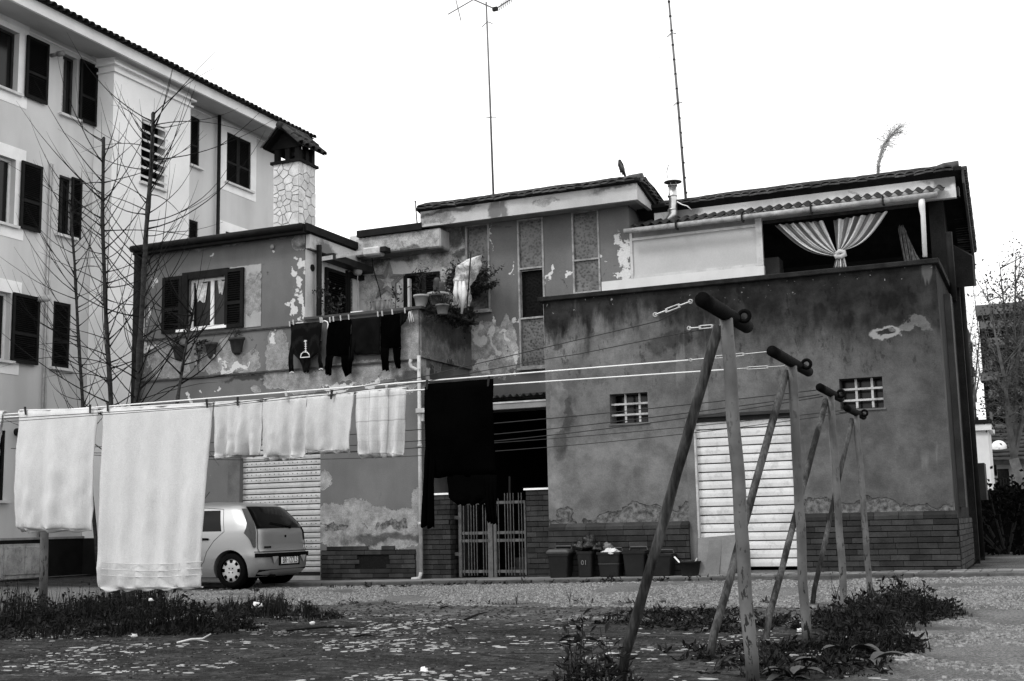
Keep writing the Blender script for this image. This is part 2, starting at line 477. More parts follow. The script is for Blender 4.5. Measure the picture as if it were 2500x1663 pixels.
for i in range(ny):
    place('roof_tile', tile_me, apt, (XL + 1.0, 13 + i * .21, z_f1 + .03 + random.uniform(-.008, .008)), rot=(0, .3, random.uniform(-.05, .05)))
# stair tower
a = PX(*k1(650, 600), XL); Y1 = a.y
b = PY(*k1(779, 560), Y1); XT = b.x
Y2 = PX(*k1(1300, 900), XT).y
zt2 = PX(*k1(800, 500), XT).z
vent = wrect(kk(k1, 966, 808, 1240), kk(k1, 1126, 870, 1300), XT)
print('apt', zt, YE, z_f0, z_f1, 'tower', Y1, XT, Y2, zt2, vent)
wall('tower_wall', M_apt_lt, apt, 0, XT, -.25, Y1, Y2, 0, zt2 + .75, [vent])
mb = MB().box(XL + .01, XT - .003, Y1 + .002, Y1 + .25, 0, zt2 + .745); mb.build('tower_side_wall', M_apt_lt, apt)
MB().box(XL + .01, XT - .26, Y2 - .25, Y2 - .003, 0, zt2 + .745).build('tower_end_wall', M_apt_lt, apt)
MB().box(XL + .01, XT - .3, Y1 + .3, Y2 - .3, zt2 + .4, zt2 + .5).build('tower_ceiling', M_black, apt)
for dz, pr in ((0, .06), (.17, .12), (.45, .16)):
    MB().box(XL + .01, XT + pr, Y1 - pr, Y2 + pr, zt2 + dz, zt2 + dz + (.05 if dz < .4 else .25)).build('tower_moulding', M_trim, apt)
MB().prism([(XL, zt2 + 1.0), (XT + .26, zt2 + .72), (XT + .26, zt2 + .70), (XL, zt2 + .70)], 1, Y1 - .22, Y2 + .22).build('tower_roof', M_tiled, apt)
for i in range(int((Y2 - Y1 + .4) / .2)):
    place('roof_tile', tile_me, apt, (XT + .12, Y1 - .15 + i * .205, zt2 + .75), rot=(0, .2, random.uniform(-.06, .06)))
for i in range(4):
    place('roof_tile', tile_me, apt, (XT - .05 - i * .22, Y1 - .12, zt2 + .78 + i * .03), rot=(0, .15, -math.pi / 2))
MB().box(XT - .27, XT - .262, vent[0] - .2, vent[1] + .2, vent[2] - .2, vent[3] + .2).build('vent_back', M_black, apt)
nv = 7
for i in range(nv):
    z = vent[2] + (i + .35) * (vent[3] - vent[2]) / nv
    MB().add([(XT - .17, vent[0], z + .14), (XT + .1, vent[0], z), (XT + .1, vent[1], z), (XT - .17, vent[1], z + .14),
              (XT - .17, vent[0], z + .19), (XT + .1, vent[0], z + .055), (XT + .1, vent[1], z + .055), (XT - .17, vent[1], z + .19)],
             [(0, 3, 2, 1), (4, 5, 6, 7), (0, 1, 5, 4), (1, 2, 6, 5), (2, 3, 7, 6), (3, 0, 4, 7)]).build('vent_slat', M_sill, apt)
MB().box(XT - .2, XT + .1, vent[0] - .05, vent[1] + .05, vent[2] - .07, vent[2] - .001).build('vent_sill', M_sill, apt)

def shutter_leaf(parent, ax, c, u0, u1, z0, z1, slats=True, th=.04, mat=None, half=False):
    """frame with slanted louvres on plane ax=c standing proud by th on the side of sign(th)"""
    mat = mat or M_shut
    def bx(mb, a, b, z_0, z_1, d0=0, d1=1):
        if ax == 0: mb.box(c + th * d0, c + th * d1, a, b, z_0, z_1)
        else: mb.box(a, b, c + th * d0, c + th * d1, z_0, z_1)
    if u0 > u1: u0, u1 = u1, u0
    fw = min(.07, (u1 - u0) * .16); mb = MB()
    bx(mb, u0, u0 + fw, z0, z1); bx(mb, u1 - fw, u1, z0, z1)
    zm = z0 + (z1 - z0) * .42
    for za, zb in ((z0, z0 + fw * 1.1), (z1 - fw, z1), (zm - fw / 2, zm + fw / 2)): bx(mb, u0 + fw, u1 - fw, za, zb, .02, .98)
    o = mb.build('shutter', M_shut2 if mat is M_shut else mat, parent)
    s = MB(); z = z0 + fw * 1.1 + .01
    bx(s, u0 + fw, u1 - fw, z0 + fw, z1 - fw, .0, .15)
    while z < z1 - fw - .03:
        if abs(z + .015 - zm) > fw / 2 + .015:
            if ax == 0:
                s.hexa([(c + th * .15, u0 + fw, z + .022), (c + th * .9, u0 + fw, z), (c + th * .9, u1 - fw, z), (c + th * .15, u1 - fw, z + .022),
                        (c + th * .15, u0 + fw, z + .034), (c + th * .9, u0 + fw, z + .012), (c + th * .9, u1 - fw, z + .012), (c + th * .15, u1 - fw, z + .034)])
            else:
                s.hexa([(u0 + fw, c + th * .15, z + .022), (u0 + fw, c + th * .9, z), (u1 - fw, c + th * .9, z), (u1 - fw, c + th * .15, z + .022),
                        (u0 + fw, c + th * .15, z + .034), (u0 + fw, c + th * .9, z + .012), (u1 - fw, c + th * .9, z + .012), (u1 - fw, c + th * .15, z + .034)])
        z += .045
    stuff(s.build('louvre_slats', mat, o))
    return o
def apt_window(key, surround=0, shutters=(), closed=0, sill=True, glazing=True, curtain=False, white=False):
    y0, y1, z0, z1 = W[key]
    if glazing and not closed:
        fr = MB(); X = XL - .2; fm = M_frame if white else M_dkframe
        for a, b, e, f in ((y0, y0 + .06, z0, z1), (y1 - .06, y1, z0, z1), (y0 + .06, y1 - .06, z1 - .06, z1), (y0 + .06, y1 - .06, z0, z0 + .06), ((y0 + y1) / 2 - .04, (y0 + y1) / 2 + .04, z0 + .06, z1 - .06)):
            fr.box(X, X + .05, a, b, e, f)
        wd = fr.build('window', fm, apt)
        MB().box(X + .01, X + .02, y0 + .06, y1 - .06, z0 + .06, z1 - .06).build('pane', M_glass, wd)
        if curtain:
            cu = MB(); n = 14
            for i in range(n):
                ya = y0 + .08 + (y1 - y0) * .42 * i / (n - 1)
                cu.v += [(X + .03 + .012 * (i % 2), ya, z0 + .1), (X + .03 + .012 * (i % 2), ya, z1 - .08)]
            cu.f = [(2 * i, 2 * i + 2, 2 * i + 3, 2 * i + 1) for i in range(n - 1)]
            cu.build('curtain', M_curt, wd)
    if surround:
        s = MB(); b = surround; X = XL + .012
        s.box(XL + .001, X, y0 - b, y0, z0 - b, z1 + b); s.box(XL + .001, X, y1, y1 + b, z0 - b, z1 + b)
        s.box(XL + .001, X, y0, y1, z1, z1 + b); s.box(XL + .001, X, y0, y1, z0 - b, z0)
        s.build('window_surround', M_trim, apt)
    if sill: MB().box(XL - .15, XL + .1, y0 - .08, y1 + .12, z0 - .06, z0 + .0).build('window_sill', M_sill, apt)
    if closed:
        ym = (y0 + y1) / 2; n = closed
        for i in range(n):
            shutter_leaf(apt, 0, XL - .06, y0 + (y1 - y0) * i / n + .004, y0 + (y1 - y0) * (i + 1) / n - .004, z0 + .002, z1 - .002)
    for (a, b, dz) in shutters:
        shutter_leaf(apt, 0, XL + .045, a, b, z0 - dz, z1 + .02, th=.05)
for k, q in (('a', wrect(kk(k1, 165, 228, 655), kk(k1, 315, 292, 705))), ('b', wrect(kk(k1, 532, 408, 812), kk(k1, 648, 455, 848))),
             ('c', wrect(kk(k1, 128, 1108, 1535), kk(k1, 268, 1160, 1578))), ('e', wrect(kk(k2, 66, 615, 1075), kk(k2, 250, 645, 1080)))):
    apt_window(k, .3 if k in 'ace' else 0, [(q[0], q[1], .02)], 0, True, True, k in 'abc', k == 'c' or k == 'e')
q = W['d']; apt_window('d', 0, [(q[1] - .02 - .12, q[1] + .2, .02)], 0); apt_window('f', 0, (), 1)
apt_window('g', 0, (), 1); apt_window('h', .28, (), 2); apt_window('i', 0, (), 1); apt_window('j', .28, (), 2)
apt_window('k', .0, (), 2); apt_window('l', 0, (), 1)
# base, pipes
YB = (PX(*k3(300, 748), XL).z)
MB().box(XL + .001, XL + .06, 12, Y1 - .003, 0, YB).build('plinth', simple('dark_plinth', .008, .8, .4, 3), apt)
MB().box(XL + .001, XL + .09, 12, Y1 - .003, YB, YB + .05).build('plinth_cap', simple('grey_cap', .25, .8), apt)
MB().box(XT + .001, XT + .05, Y1 - .05, Y2, 0, YB).build('tower_plinth', MATS['dark_plinth'], apt)
MB().box(XL + .09, XT + .0, Y1 - .05, Y1 + .001, 0, YB).build('tower_plinth', MATS['dark_plinth'], apt)
pd = PX(*k1(1476, 900), XL); MB().tube([(XL + .12, pd.y, .2), (XL + .12, pd.y, zt - .02)], .055, 10).build('downpipe', M_dpipe, apt, True)
for x in (360, 352):
    a = PX(*k1(362 if x == 360 else 346, 900), XL); MB().tube([(XL + .05, a.y, .9), (XL + .05, a.y, zt - 3.2)], .024, 8).build('gas_pipe', M_ppipe, apt, True)
a = PX(*k2(255, 652), XL); MB().tube([(XL, a.y, a.z), (XL + .35, a.y, a.z + .02)], .08, 12).build('flue_stub', M_ppipe, apt, True)
a = PX(*k1(350, 380), XL); mb = MB().tube([(XL, a.y, a.z), (XL + .22, a.y, a.z)], .05, 10); mb.tube([(XL + .22, a.y, a.z), (XL + .38, a.y, a.z - .01)], .07, 10)
mb.build('wall_spotlight', simple('grey_fitting', .2, .5), apt, True)
a = PX(*k3(95, 130), XL); MB().tube([(XL, a.y, a.z), (XL + .3, a.y, a.z)], .09, 10).build('vent_stub', M_dpipe, apt, True)
# meter cabinet at its foot
pa, pb = PX(*k3(22, 780), XL + .5), PX(*k3(262, 945), XL + .5)
M_cab = simple('cabinet_metal', .36, .6, .3, 4, 40, .2, dirt=.5)
cab = thing('meter_cabinet', 'low grey metal cabinet with two doors at the foot of the left building', 'cabinet', (XL + .3, pa.y, .05))
cz0, cz1 = 0.02, pa.z
MB().box(XL + .07, XL + .48, pa.y, pb.y, cz0, cz1).build('body', M_cab, cab)
ym = (pa.y + pb.y) / 2
for u, v in ((pa.y + .05, ym - .02), (ym + .02, pb.y - .05)):
    d = MB().box(XL + .481, XL + .5, u, v, cz0 + .08, cz1 - .06).build('door', M_cab, cab, bev=.006)
    MB().add([(XL + .501, u + .08, cz0 + .12), (XL + .501, v - .08, cz0 + .12), (XL + .515, (u + v) / 2, cz0 + (cz1 - cz0) * .5)], [(0, 1, 2)]).build('door_crease', M_cab, d)
for j, x in enumerate((382, 458)):
    p = PZ(*k3(x, 940), .0)
    t = thing('flower_pot', ['clay pot with a tall dead stem beside the plinth of the left building', 'small empty pale pot at the foot of the left building'][j], 'flower pot', (p.x, p.y, 0), group='pots by the left building')
    s = .3 if j == 0 else .25
    MB().lathe([(.1 * s * 4 / 1.3, 0), (.14 * s * 4 / 1.3, s * .9), (.16 * s * 4 / 1.3, s * .9), (.16 * s * 4 / 1.3, s)], (p.x, p.y, 0), 14).build('pot', simple('pale_pot', .2, .8), t, True)
    if j == 0:
        mb = MB()
        for q in range(7): mb.tube([(p.x, p.y, .25), (p.x + random.uniform(-.12, .12), p.y + random.uniform(-.1, .1), .8), (p.x + random.uniform(-.2, .2), p.y, 1.2 + random.uniform(-.2, .2))], [.012, .01, .004], 5)
        mb.build('stems', simple('dark_stem', .02, .9), t)
# ================================================================ HOUSE WITH BALCONY
def E_(k, x, y, Y, rx, rz, ry=.6): p = PY(*k(x, y), Y); return (p.x, Y, p.z, rx, ry, rz)
def EX_(k, x, y, X, ry, rz, rx=.6): p = PX(*k(x, y), X); return (X, p.y, p.z, rx, ry, rz)
def peel_mat(name, paint, plaster, white, bare, flecks, dark=(), holes=(), base_var=.12, fleck_amt=.0):
    """old paint peeled down to plaster (bare), to white undercoat (flecks), with stains and darker patches (dark)"""
    g = G(name); f = g.noise(55, 4); n = g.noise(1.1, 5); st = g.noise(2.2, 6, .6, stretch=(1, 1, .25))
    c = g.math('MULTIPLY', g.rng(n, .3, .7, 1 - base_var, 1 + base_var), paint)
    c = g.math('MULTIPLY', c, g.rng(f, .3, .7, .93, 1.07))
    c = g.math('MULTIPLY', c, g.rng(st, .35, .75, 1.06, .88))
    pl = g.math('MULTIPLY', g.rng(g.noise(5, 8, .7), .3, .72, .55, 1.35), plaster)
    pl = g.math('MULTIPLY', pl, g.rng(f, .3, .7, .75, 1.2))
    h = g.math('MULTIPLY', f, .12)
    mb_ = g.blobs(bare, .42, 2.6, 8) if bare else 0.
    if bare:
        c = g.mix(mb_, c, pl); h = g.math('ADD', h, g.math('MULTIPLY', mb_, -.5))
        edge = g.math('MULTIPLY', g.math('MULTIPLY', mb_, g.math('SUBTRACT', 1, mb_)), 4, clamp=True)
        c = g.mix(g.math('MULTIPLY', edge, .5), c, white * .9)
    if flecks:
        mf = g.blobs(flecks, .95, 4, 8)
        c = g.mix(mf, c, g.rng(f, .3, .7, white * .8, white)); h = g.math('ADD', h, g.math('MULTIPLY', mf, -.35))
    if fleck_amt:
        nf = g.noise(7, 5, .7); ar = g.noise(.9, 3)
        mf = g.math('MULTIPLY', g.rng(nf, .70 - fleck_amt, .705 - fleck_amt), g.rng(ar, .5, .58)); c = g.mix(mf, c, white * .85)
        h = g.math('ADD', h, g.math('MULTIPLY', mf, -.3))
    if dark:
        md = g.blobs(dark, .5, 3, 6, .35)
        c = g.math('MULTIPLY', c, g.math('SUBTRACT', 1, g.math('MULTIPLY', md, .68)))
    if holes:
        mh = g.blobs(holes, .5, 5, 7)
        c = g.mix(mh, c, g.rng(g.noise(14, 6, .7), .3, .7, .02, .2)); h = g.math('ADD', h, g.math('MULTIPLY', mh, -1.6))
    crk = g.math('ADD', g.voro(.9, 'DISTANCE_TO_EDGE'), g.math('MULTIPLY', g.math('SUBTRACT', g.noise(5, 6, .65), .5), .14))
    cm = g.math('MULTIPLY', g.rng(g.math('ABSOLUTE', crk), .003, .0005), g.rng(n, .56, .62)); c = g.mix(cm, c, paint * .35)
    h = g.math('SUBTRACT', h, g.math('MULTIPLY', cm, .5))
    return g.done(c, .85, h, .7, .03, spec=.2)
house = thing('balcony_house', 'grey peeling two storey house with a corner balcony full of laundry', 'house', (-12, F, 0))
bare = [E_(k2, 1150, 1080, F, .55, .28), E_(k2, 1500, 1060, F, .55, .22), E_(k2, 1680, 1090, F, .3, .22), E_(k2, 1900, 1010, F, .28, .45), E_(k2, 1940, 1180, F, .5, .2),
        E_(k2, 1860, 900, F, .12, .12), E_(k2, 1010, 970, F, .2, .1), E_(k2, 1540, 960, F, .1, .16), E_(k2, 2060, 1230, F, .4, .25), E_(k4, 400, 1480, F, .7, .16), E_(k4, 760, 1480, F, .5, .12),
        E_(k4, 720, 1400, F, .6, .16), E_(k5, 620, 30, F, .8, .14), E_(k5, 150, 80, F, .3, .18), E_(k5, 470, 60, F, .35, .1), E_(k4, 1100, 1300, F, .35, .7), E_(k4, 1180, 1150, F, .3, .5),
        E_(k4, 1000, 1180, F, .3, .5), E_(k5, 270, 760, F, .13, .14), E_(k5, 300, 1010, F, .35, .22), E_(k5, 480, 1000, F, .35, .22), E_(k5, 640, 1030, F, .35, .22), E_(k5, 800, 1060, F, .4, .22), E_(k5, 910, 960, F, .12, .25),
        E_(k5, 400, 1160, F, .8, .25), E_(k5, 760, 1160, F, .8, .25), E_(k2, 1750, 1260, F, .14, .06), E_(k2, 1560, 250, F, 1.6, .07), E_(k2, 2060, 250, F, .25, .15)]
fle = [E_(k2, 2050, 420, F, .05, .1), E_(k2, 2000, 480, F, .05, .12), E_(k2, 2040, 540, F, .06, .16), E_(k2, 2055, 640, F, .07, .2), E_(k2, 2060, 740, F, .07, .2), E_(k2, 1990, 700, F, .1, .14), E_(k2, 2000, 640, F, .05, .07),
       E_(k2, 1470, 335, F, .04, .04), E_(k2, 1870, 290, F, .05, .05), E_(k2, 1010, 740, F, .05, .2), E_(k2, 1045, 540, F, .04, .06), E_(k2, 1860, 920, F, .06, .1), E_(k2, 1600, 1110, F, .3, .08), E_(k2, 1020, 970, F, .2, .07),
       E_(k2, 1520, 1060, F, .12, .08), E_(k2, 1400, 1290, F, .05, .05), E_(k2, 1480, 1285, F, .04, .04), E_(k2, 1300, 1320, F, .05, .1), E_(k5, 590, 120, F, .1, .08), E_(k5, 400, 130, F, .4, .05), E_(k4, 60, 1180, F, .1, .06), E_(k4, 1180, 1090, F, .08, .1)]
hol = [E_(k5, 770, 1090, F, .28, .07), E_(k5, 340, 1110, F, .22, .06), E_(k5, 640, 1090, F, .05, .06), E_(k4, 740, 1390, F, .0001, .0001)]
drk = [E_(k2, 1700, 1200, F, .5, .06), E_(k5, 700, 1180, F, .9, .08), E_(k5, 850, 60, F, .3, .1), E_(k2, 2120, 300, F, .3, .1)]
M_house = peel_mat('house_peeling_paint', .135, .27, .62, bare, fle, drk, hol, fleck_amt=.02)
wz = (PY(*k2(1125, 500), F).z + PY(*k2(1675, 432), F).z) / 2
wo = (PY(*k2(1293, 600), F).x, PY(*k2(1548, 600), F).x, PY(*k2(1420, 840), F).z, PY(*k2(1420, 500), F).z)
z_roof = PY(745, 572, F).z
z_par = (PY(745, 782, F).z + PY(1008, 757, F).z) / 2
gl = (PY(585, 1200, F).x, PY(782, 1250, F).x, .02, 2.72)
BT = PY(*k5(500, 1240), F).z      # top of the brick base
print('house', wz, wo, z_roof, z_par, gl, BT)
wall('front_wall', M_house, house, 1, F, .3, XLH, XB, -.1, z_par, [gl])
wall('upper_front_wall', M_house, house, 1, F, .3, XLH, XH, z_par + .0, z_roof, [(wo[0], wo[1], wo[2], wo[3])])
M_inner = peel_mat('balcony_wall_paint', .6, .5, .66, [EX_(k4, 700, 700, XH, .5, .3), E_(k4, 900, 900, C, .5, .6), E_(k4, 1250, 560, C, .6, .25), E_(k4, 860, 560, C, .3, .3)],
                  [E_(k4, 1150, 590, C, .12, .08), E_(k4, 1400, 650, C, .2, .15)], [E_(k4, 1400, 480, C, .5, .2), E_(k4, 1000, 560, C, .6, .12), EX_(k4, 420, 520, XH, .4, .2), EX_(k4, 740, 600, XH, .5, .1), E_(k4, 1480, 430, C, .3, .3)])
# side of the upper room, facing the balcony
dr = [PX(*k4(605, 850), XH).y, PX(*k4(762, 850), XH).y, 3.9, (PX(*k4(605, 660), XH).z + PX(*k4(762, 712), XH).z) / 2]
wall('side_wall', M_inner, house, 0, XH, -.25, F + .302, C - .002, 3.9, z_roof, [(dr[0] - .0, dr[1], 3.9, dr[3])])
MB().box(XH, XH - .5, F + .002, F + .3, z_par + .0, z_roof - .002).build('corner_pier', M_house, house)
MB().box(XH + .001, XH + .012, F + .01, F + .3, z_par + .01, z_roof - .3).build('pier_face', M_inner, house)
# back wall of the balcony and the wall to the right with the tall windows
win = {}
win['t1'] = (PY(1137, 600, C).x, PY(1195, 600, C).x, PY(1165, 760, C).z, PY(1165, 548, C).z)
win['t2'] = (PY(1266, 700, C).x, PY(1330, 700, C).x, PY(1300, 897, C).z, PY(1300, 533, C).z)
win['t3'] = (PY(1397, 600, C).x, PY(1464, 600, C).x, PY(1430, 716, C).z, PY(1430, 514, C).z)
bd = (PY(*k4(1055, 800), C).x, PY(*k4(1215, 800), C).x, 3.9, PY(*k4(1140, 680), C).z)
XCR = PY(1535, 520, C).x
z_cr = PY(1300, 520, C).z
bareC = [E_(k4, 1680, 1200, C, .35, .4), E_(k4, 1800, 1350, C, .35, .35), E_(k4, 1850, 1100, C, .12, .3), E_(k4, 1900, 1200, C, .1, .4), E_(k4, 1700, 1420, C, .4, .15), E_(k4, 1400, 450, C, .3, .6), E_(k4, 1450, 600, C, .2, .6), E_(k4, 1300, 600, C, .4, .5), E_(k4, 1000, 600, C, .7, .5), E_(k4, 900, 900, C, .8, .9), E_(k4, 1200, 800, C, .5, .8)]
flC = [E_(k4, 1640, 1180, C, .18, .12), E_(k4, 1650, 1400, C, .2, .1), E_(k4, 1740, 1200, C, .06, .3), E_(k4, 1930, 1040, C, .04, .1), E_(k4, 1760, 1030, C, .06, .1), E_(k4, 1930, 1350, C, .07, .25), E_(k4, 2140, 680, C, .05, .2), E_(k4, 1860, 640, C, .03, .03), E_(k4, 1820, 1160, C, .05, .05),
       E_(k6, 265, 835, C, .07, .08), E_(k6, 120, 800, C, .05, .08), E_(k6, 522, 742, C, .06, .07), E_(k6, 690, 700, C, .13, .35), E_(k6, 700, 860, C, .2, .16), E_(k6, 640, 850, C, .06, .05), E_(k6, 110, 1450, C, .05, .4), E_(k4, 1730, 400, C, .02, .3), E_(k4, 1160, 580, C, .1, .08), E_(k4, 1350, 640, C, .12, .1)]
M_cent = peel_mat('upper_wall_paint', .14, .36, .66, bareC, flC, [E_(k4, 1100, 540, C, 1.0, .13), E_(k4, 1450, 400, C, .3, .25), E_(k4, 1480, 520, C, .3, .1)], (), fleck_amt=.01)
XSP = PY(1078, 650, C).x
wall('upper_wall', M_cent, house, 1, C, .3, XSP, XCR, 3.42, z_cr, [win['t1'], win['t2'], win['t3'], bd])
wall('balcony_back_wall', M_inner, house, 1, C, .3, XH - .3, XSP, 3.42, z_cr, [bd])
MB().box(XCR - .3, XCR, C + .302, C + 5, 4.6, z_cr).build('upper_end_wall', M_cent, house)
# body of the house behind: left side, back and roof slabs keep the inside dark
MB().box(XLH, XLH + .3, F + .302, 27, -.1, z_roof).build('left_wall', M_house, house)
MB().box(XLH, XCR, 27, 27.3, -.1, z_cr).build('rear_wall', M_house, house)
MB().box(XH - .3, XCR - .302, C + .302, 26.99, 3.3, 3.42).build('upper_floor', M_black, house)
M_rubber = simple('roof_felt', .01, .9, .5, 2, 30, .5, .02)
M_gut = simple('dark_gutter', .009, .7, .4, 6, spec=.12)
# roof of the left part : slab with dark metal edge
zr = z_roof
MB().box(XLH - .04, XH + .12, F - .16, 27, zr + .0, zr + .07).build('roof', M_gut, house)
mb = MB(); mb.box(XLH - .04, XH + .12, F - .24, F - .161, zr - .03, zr + .15)
mb.build('gutter', M_gut, house)
MB().tube([(XLH - .06, F - .26, zr + .09), (XH + .1, F - .26, zr + .09)], .07, 10).build('gutter_pipe', M_gut, house, True)
MB().box(XH + .121, XH + .17, F - .2, C - .35, zr + .02, zr + .17).build('side_flashing', M_gut, house)
MB().box(XH + .002, XH + .1, F + .02, C - .01, zr - .28, zr - .004).build('side_beam', M_inner, house)
MB().box(XH + .002, XH + .28, F + .6, C - .01, zr - .42, zr - .285).build('awning_board', M_dkframe, house)
# beam over the balcony
ba, bb = PY(*k4(1332, 480), C - .45), PY(*k4(1332, 350), C - .45)
bl = PY(*k4(767, 520), C - .45)
M_beam = peel_mat('rough_plaster', .42, .36, .6, [E_(k4, 1000, 430, C - .4, .8, .2), E_(k4, 1250, 420, C - .4, .3, .2)], [], [E_(k4, 1000, 520, C - .4, 1, .06)], ())
MB().box(XH + .101, bb.x, C - .45, C - .003, ba.z, bb.z + .05).build('balcony_beam', M_beam, house, bev=.03)
MB().box(XH + .172, PY(*k4(1190, 300), C - .5).x, C - .52, C + .2, bb.z + .052, bb.z + .19).build('beam_flashing', M_gut, house)
# main upper roof: deep box eaves with tile edge
Ef = C - .5
ea, eb = PY(*k4(1305, 332), Ef), PY(*k6(770, 303), Ef); ez0 = (ea.z + eb.z) / 2; ez1 = PY(*k6(790, 192), Ef).z
EXR = PY(*k6(772, 300), Ef).x; EXL = PY(*k4(1180, 300), Ef).x
print('eave', ez0, ez1, EXL, EXR, XCR, z_cr, bb.z)
M_eave = peel_mat('eave_plaster', .46, .34, .6, [E_(k4, 1300, 260, Ef, .4, .15), E_(k6, 100, 330, Ef, .3, .1)], [], [E_(k4, 1750, 200, Ef, .12, .25), E_(k4, 1820, 190, Ef, .12, .25), E_(k4, 1400, 200, Ef, .6, .06), E_(k6, 600, 240, Ef, .4, .06)], ())
MB().box(EXL, EXR, Ef, Ef + .08, ez0, ez1).build('eave_fascia', M_eave, house)
YRE = PX(*k6(1000, 480), EXR).y
MB().box(EXR - .08, EXR, Ef + .082, C + 3.0, ez0 + .0, ez1).build('side_fascia', M_eave, house)
MB().box(EXL + .02, EXR - .082, Ef + .082, C + 4, ez0 + .04, ez0 + .1).build('eave_soffit', simple('grey_soffit', .3, .8), house)
mb = MB()
mb.prism([(Ef - .1, ez1 + .005), (Ef - .1, ez1 + .05), (Ef + .4, ez1 + .2), (C + 4.5, ez1 - 1.0), (C + 4.5, ez1 - 1.1)], 0, EXL - .05, EXR + .06)
# uneven felt over the ridge
g_ = MB(); n = 60
for i in range(n + 1):
    x = EXL - .05 + (EXR + .05 - EXL) * i / n; d = .03 * noise.noise((x * 1.1, 0, 3)) + .012 * noise.noise((x * 7, 1, 3))
    for (yy, zz) in ((Ef - .04, .045), (Ef + .05, .12), (Ef + .35, .24), (Ef + 1.2, .18), (C + 3.4, -.35)):
        g_.v.append((x, yy, ez1 + zz + (d if zz > .1 else d * .3)))
for i in range(n):
    for k in range(4): a = i * 5 + k; g_.f.append((a, a + 5, a + 6, a + 1))
g_.build('roof_felt', M_rubber, house, solid=.02)
mb.build('roof_slab', M_gut, house)
def tile_row(parent, x0, x1, y, z, pitch=.17, jit=.012, name='roof_tile'):
    n = int((x1 - x0) / pitch)
    for i in range(n):
        place(name, edge_me, parent, (x0 + (i + .5) * pitch, y + random.uniform(-jit, jit), z + random.uniform(-.01, .01)), rot=(random.uniform(-.08, .08), random.uniform(-.12, .12), random.uniform(-.08, .08)),
              scale=(random.uniform(.9, 1.1), 1, random.uniform(.85, 1.15)))
et = MB()      # a curved tile laid across the edge
for i in range(7):
    a = math.pi * i / 6
    for yy, rr in ((-.08, .095), (.25, .085)):
        et.v.append((-.0 + rr * math.cos(a), yy, .045 * math.sin(a) * rr / .085)); et.v.append((rr * .8 * math.cos(a), yy, .045 * math.sin(a) * .6))
for i in range(6):
    a = i * 4; et.f += [(a, a + 4, a + 6, a + 2), (a, a + 1, a + 5, a + 4), (a + 1, a + 3, a + 7, a + 5)]
et.box(-.09, .09, -.07, .24, -.03, -.0)
M_etile = simple('edge_tile', .07, .9, .4, 8, 60, .5, objvar=.5)
edge_me = mesh_of(et, 'roof_tile', M_etile)
tile_row(house, EXL, EXR, Ef - .05, ez1 + .04)
for i in range(15):
    place('roof_tile', edge_me, house, (EXR + .04, Ef + .1 + i * .18, ez1 + .03 - max(0, i * .18 - .3) * .19), rot=(.0, 0, math.pi / 2 + random.uniform(-.05, .05)))
rt = MB(); rt.tube([(-.2, 0, -.03), (-.05, 0, 0), (.2, 0, .0)], [.075, .09, .1], 16)
p = PY(*k6(765, 175), Ef + .1); rt2 = mesh_of(rt, 'ridge_tile', M_etile, smooth=True); place('ridge_tile', rt2, house, (p.x - .08, Ef + .12, ez1 + .10))
# tall obscure-glass window strips
def pebble():
    g = G('obscure_glass'); v = g.voro(22, 'SMOOTH_F1'); n = g.noise(1.5, 3)
    c = g.math('MULTIPLY', g.rng(v, .0, .6, .012, .11), g.rng(n, .3, .7, .6, 1.2))
    return g.done(c, .35, v, .8, .01, spec=.5)
M_obs = pebble(); M_alu = simple('weathered_metal_frame', .3, .6, .3, 9, 60, .2, dirt=.5)
def tall_window(r, splits, open_=()):
    x0, x1, z0, z1 = r; fr = MB(); t = .035; Y = C - .02
    fr.box(x0, x0 + t, Y, C + .1, z0, z1); fr.box(x1 - t, x1, Y, C + .1, z0, z1)
    zz = [z0] + list(splits) + [z1]
    for q in zz: fr.box(x0 + t, x1 - t, Y + .002, C + .098, q - (0 if q == z0 else t / 2 if q != z1 else t), q + (t if q == z0 else t / 2 if q != z1 else 0))
    wd = fr.build('window', M_alu, house)
    for i in range(len(zz) - 1):
        if i in open_:
            MB().hexa([(x0 + t, C + .02, zz[i + 1] - .05), (x1 - t, C + .02, zz[i + 1] - .05), (x1 - t, C + .04, zz[i + 1] - .05), (x0 + t, C + .04, zz[i + 1] - .05),
                       (x0 + t, C + .05, zz[i + 1] - .02), (x1 - t, C + .05, zz[i + 1] - .02), (x1 - t, C + .07, zz[i + 1] - .02), (x0 + t, C + .07, zz[i + 1] - .02)]).build('tilted_pane', M_alu, wd)
            MB().box(x0 + t, x1 - t, C + .1, C + .11, zz[i] + t / 2, zz[i + 1] - t / 2).build('pane', M_obsd, wd)
        else: MB().box(x0 + t, x1 - t, C + .03, C + .04, zz[i] + t / 2, zz[i + 1] - t / 2).build('pane', M_obs, wd)
    MB().box(x0 - .04, x1 + .04, C - .09, C - .021, z0 - .05, z0 - .002).build('window_sill', M_alu, house)
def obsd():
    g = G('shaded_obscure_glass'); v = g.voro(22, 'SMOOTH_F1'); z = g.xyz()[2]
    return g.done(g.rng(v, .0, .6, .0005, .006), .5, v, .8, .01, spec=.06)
M_obsd = obsd()  # darker copy of the obscure glass, the open sash's shade put into its colour
tall_window(win['t1'], [PY(1165, 668, C).z])
tall_window(win['t2'], [PY(1300, 776, C).z, PY(1300, 654, C).z], (1,))
tall_window(win['t3'], [PY(1430, 634, C).z])
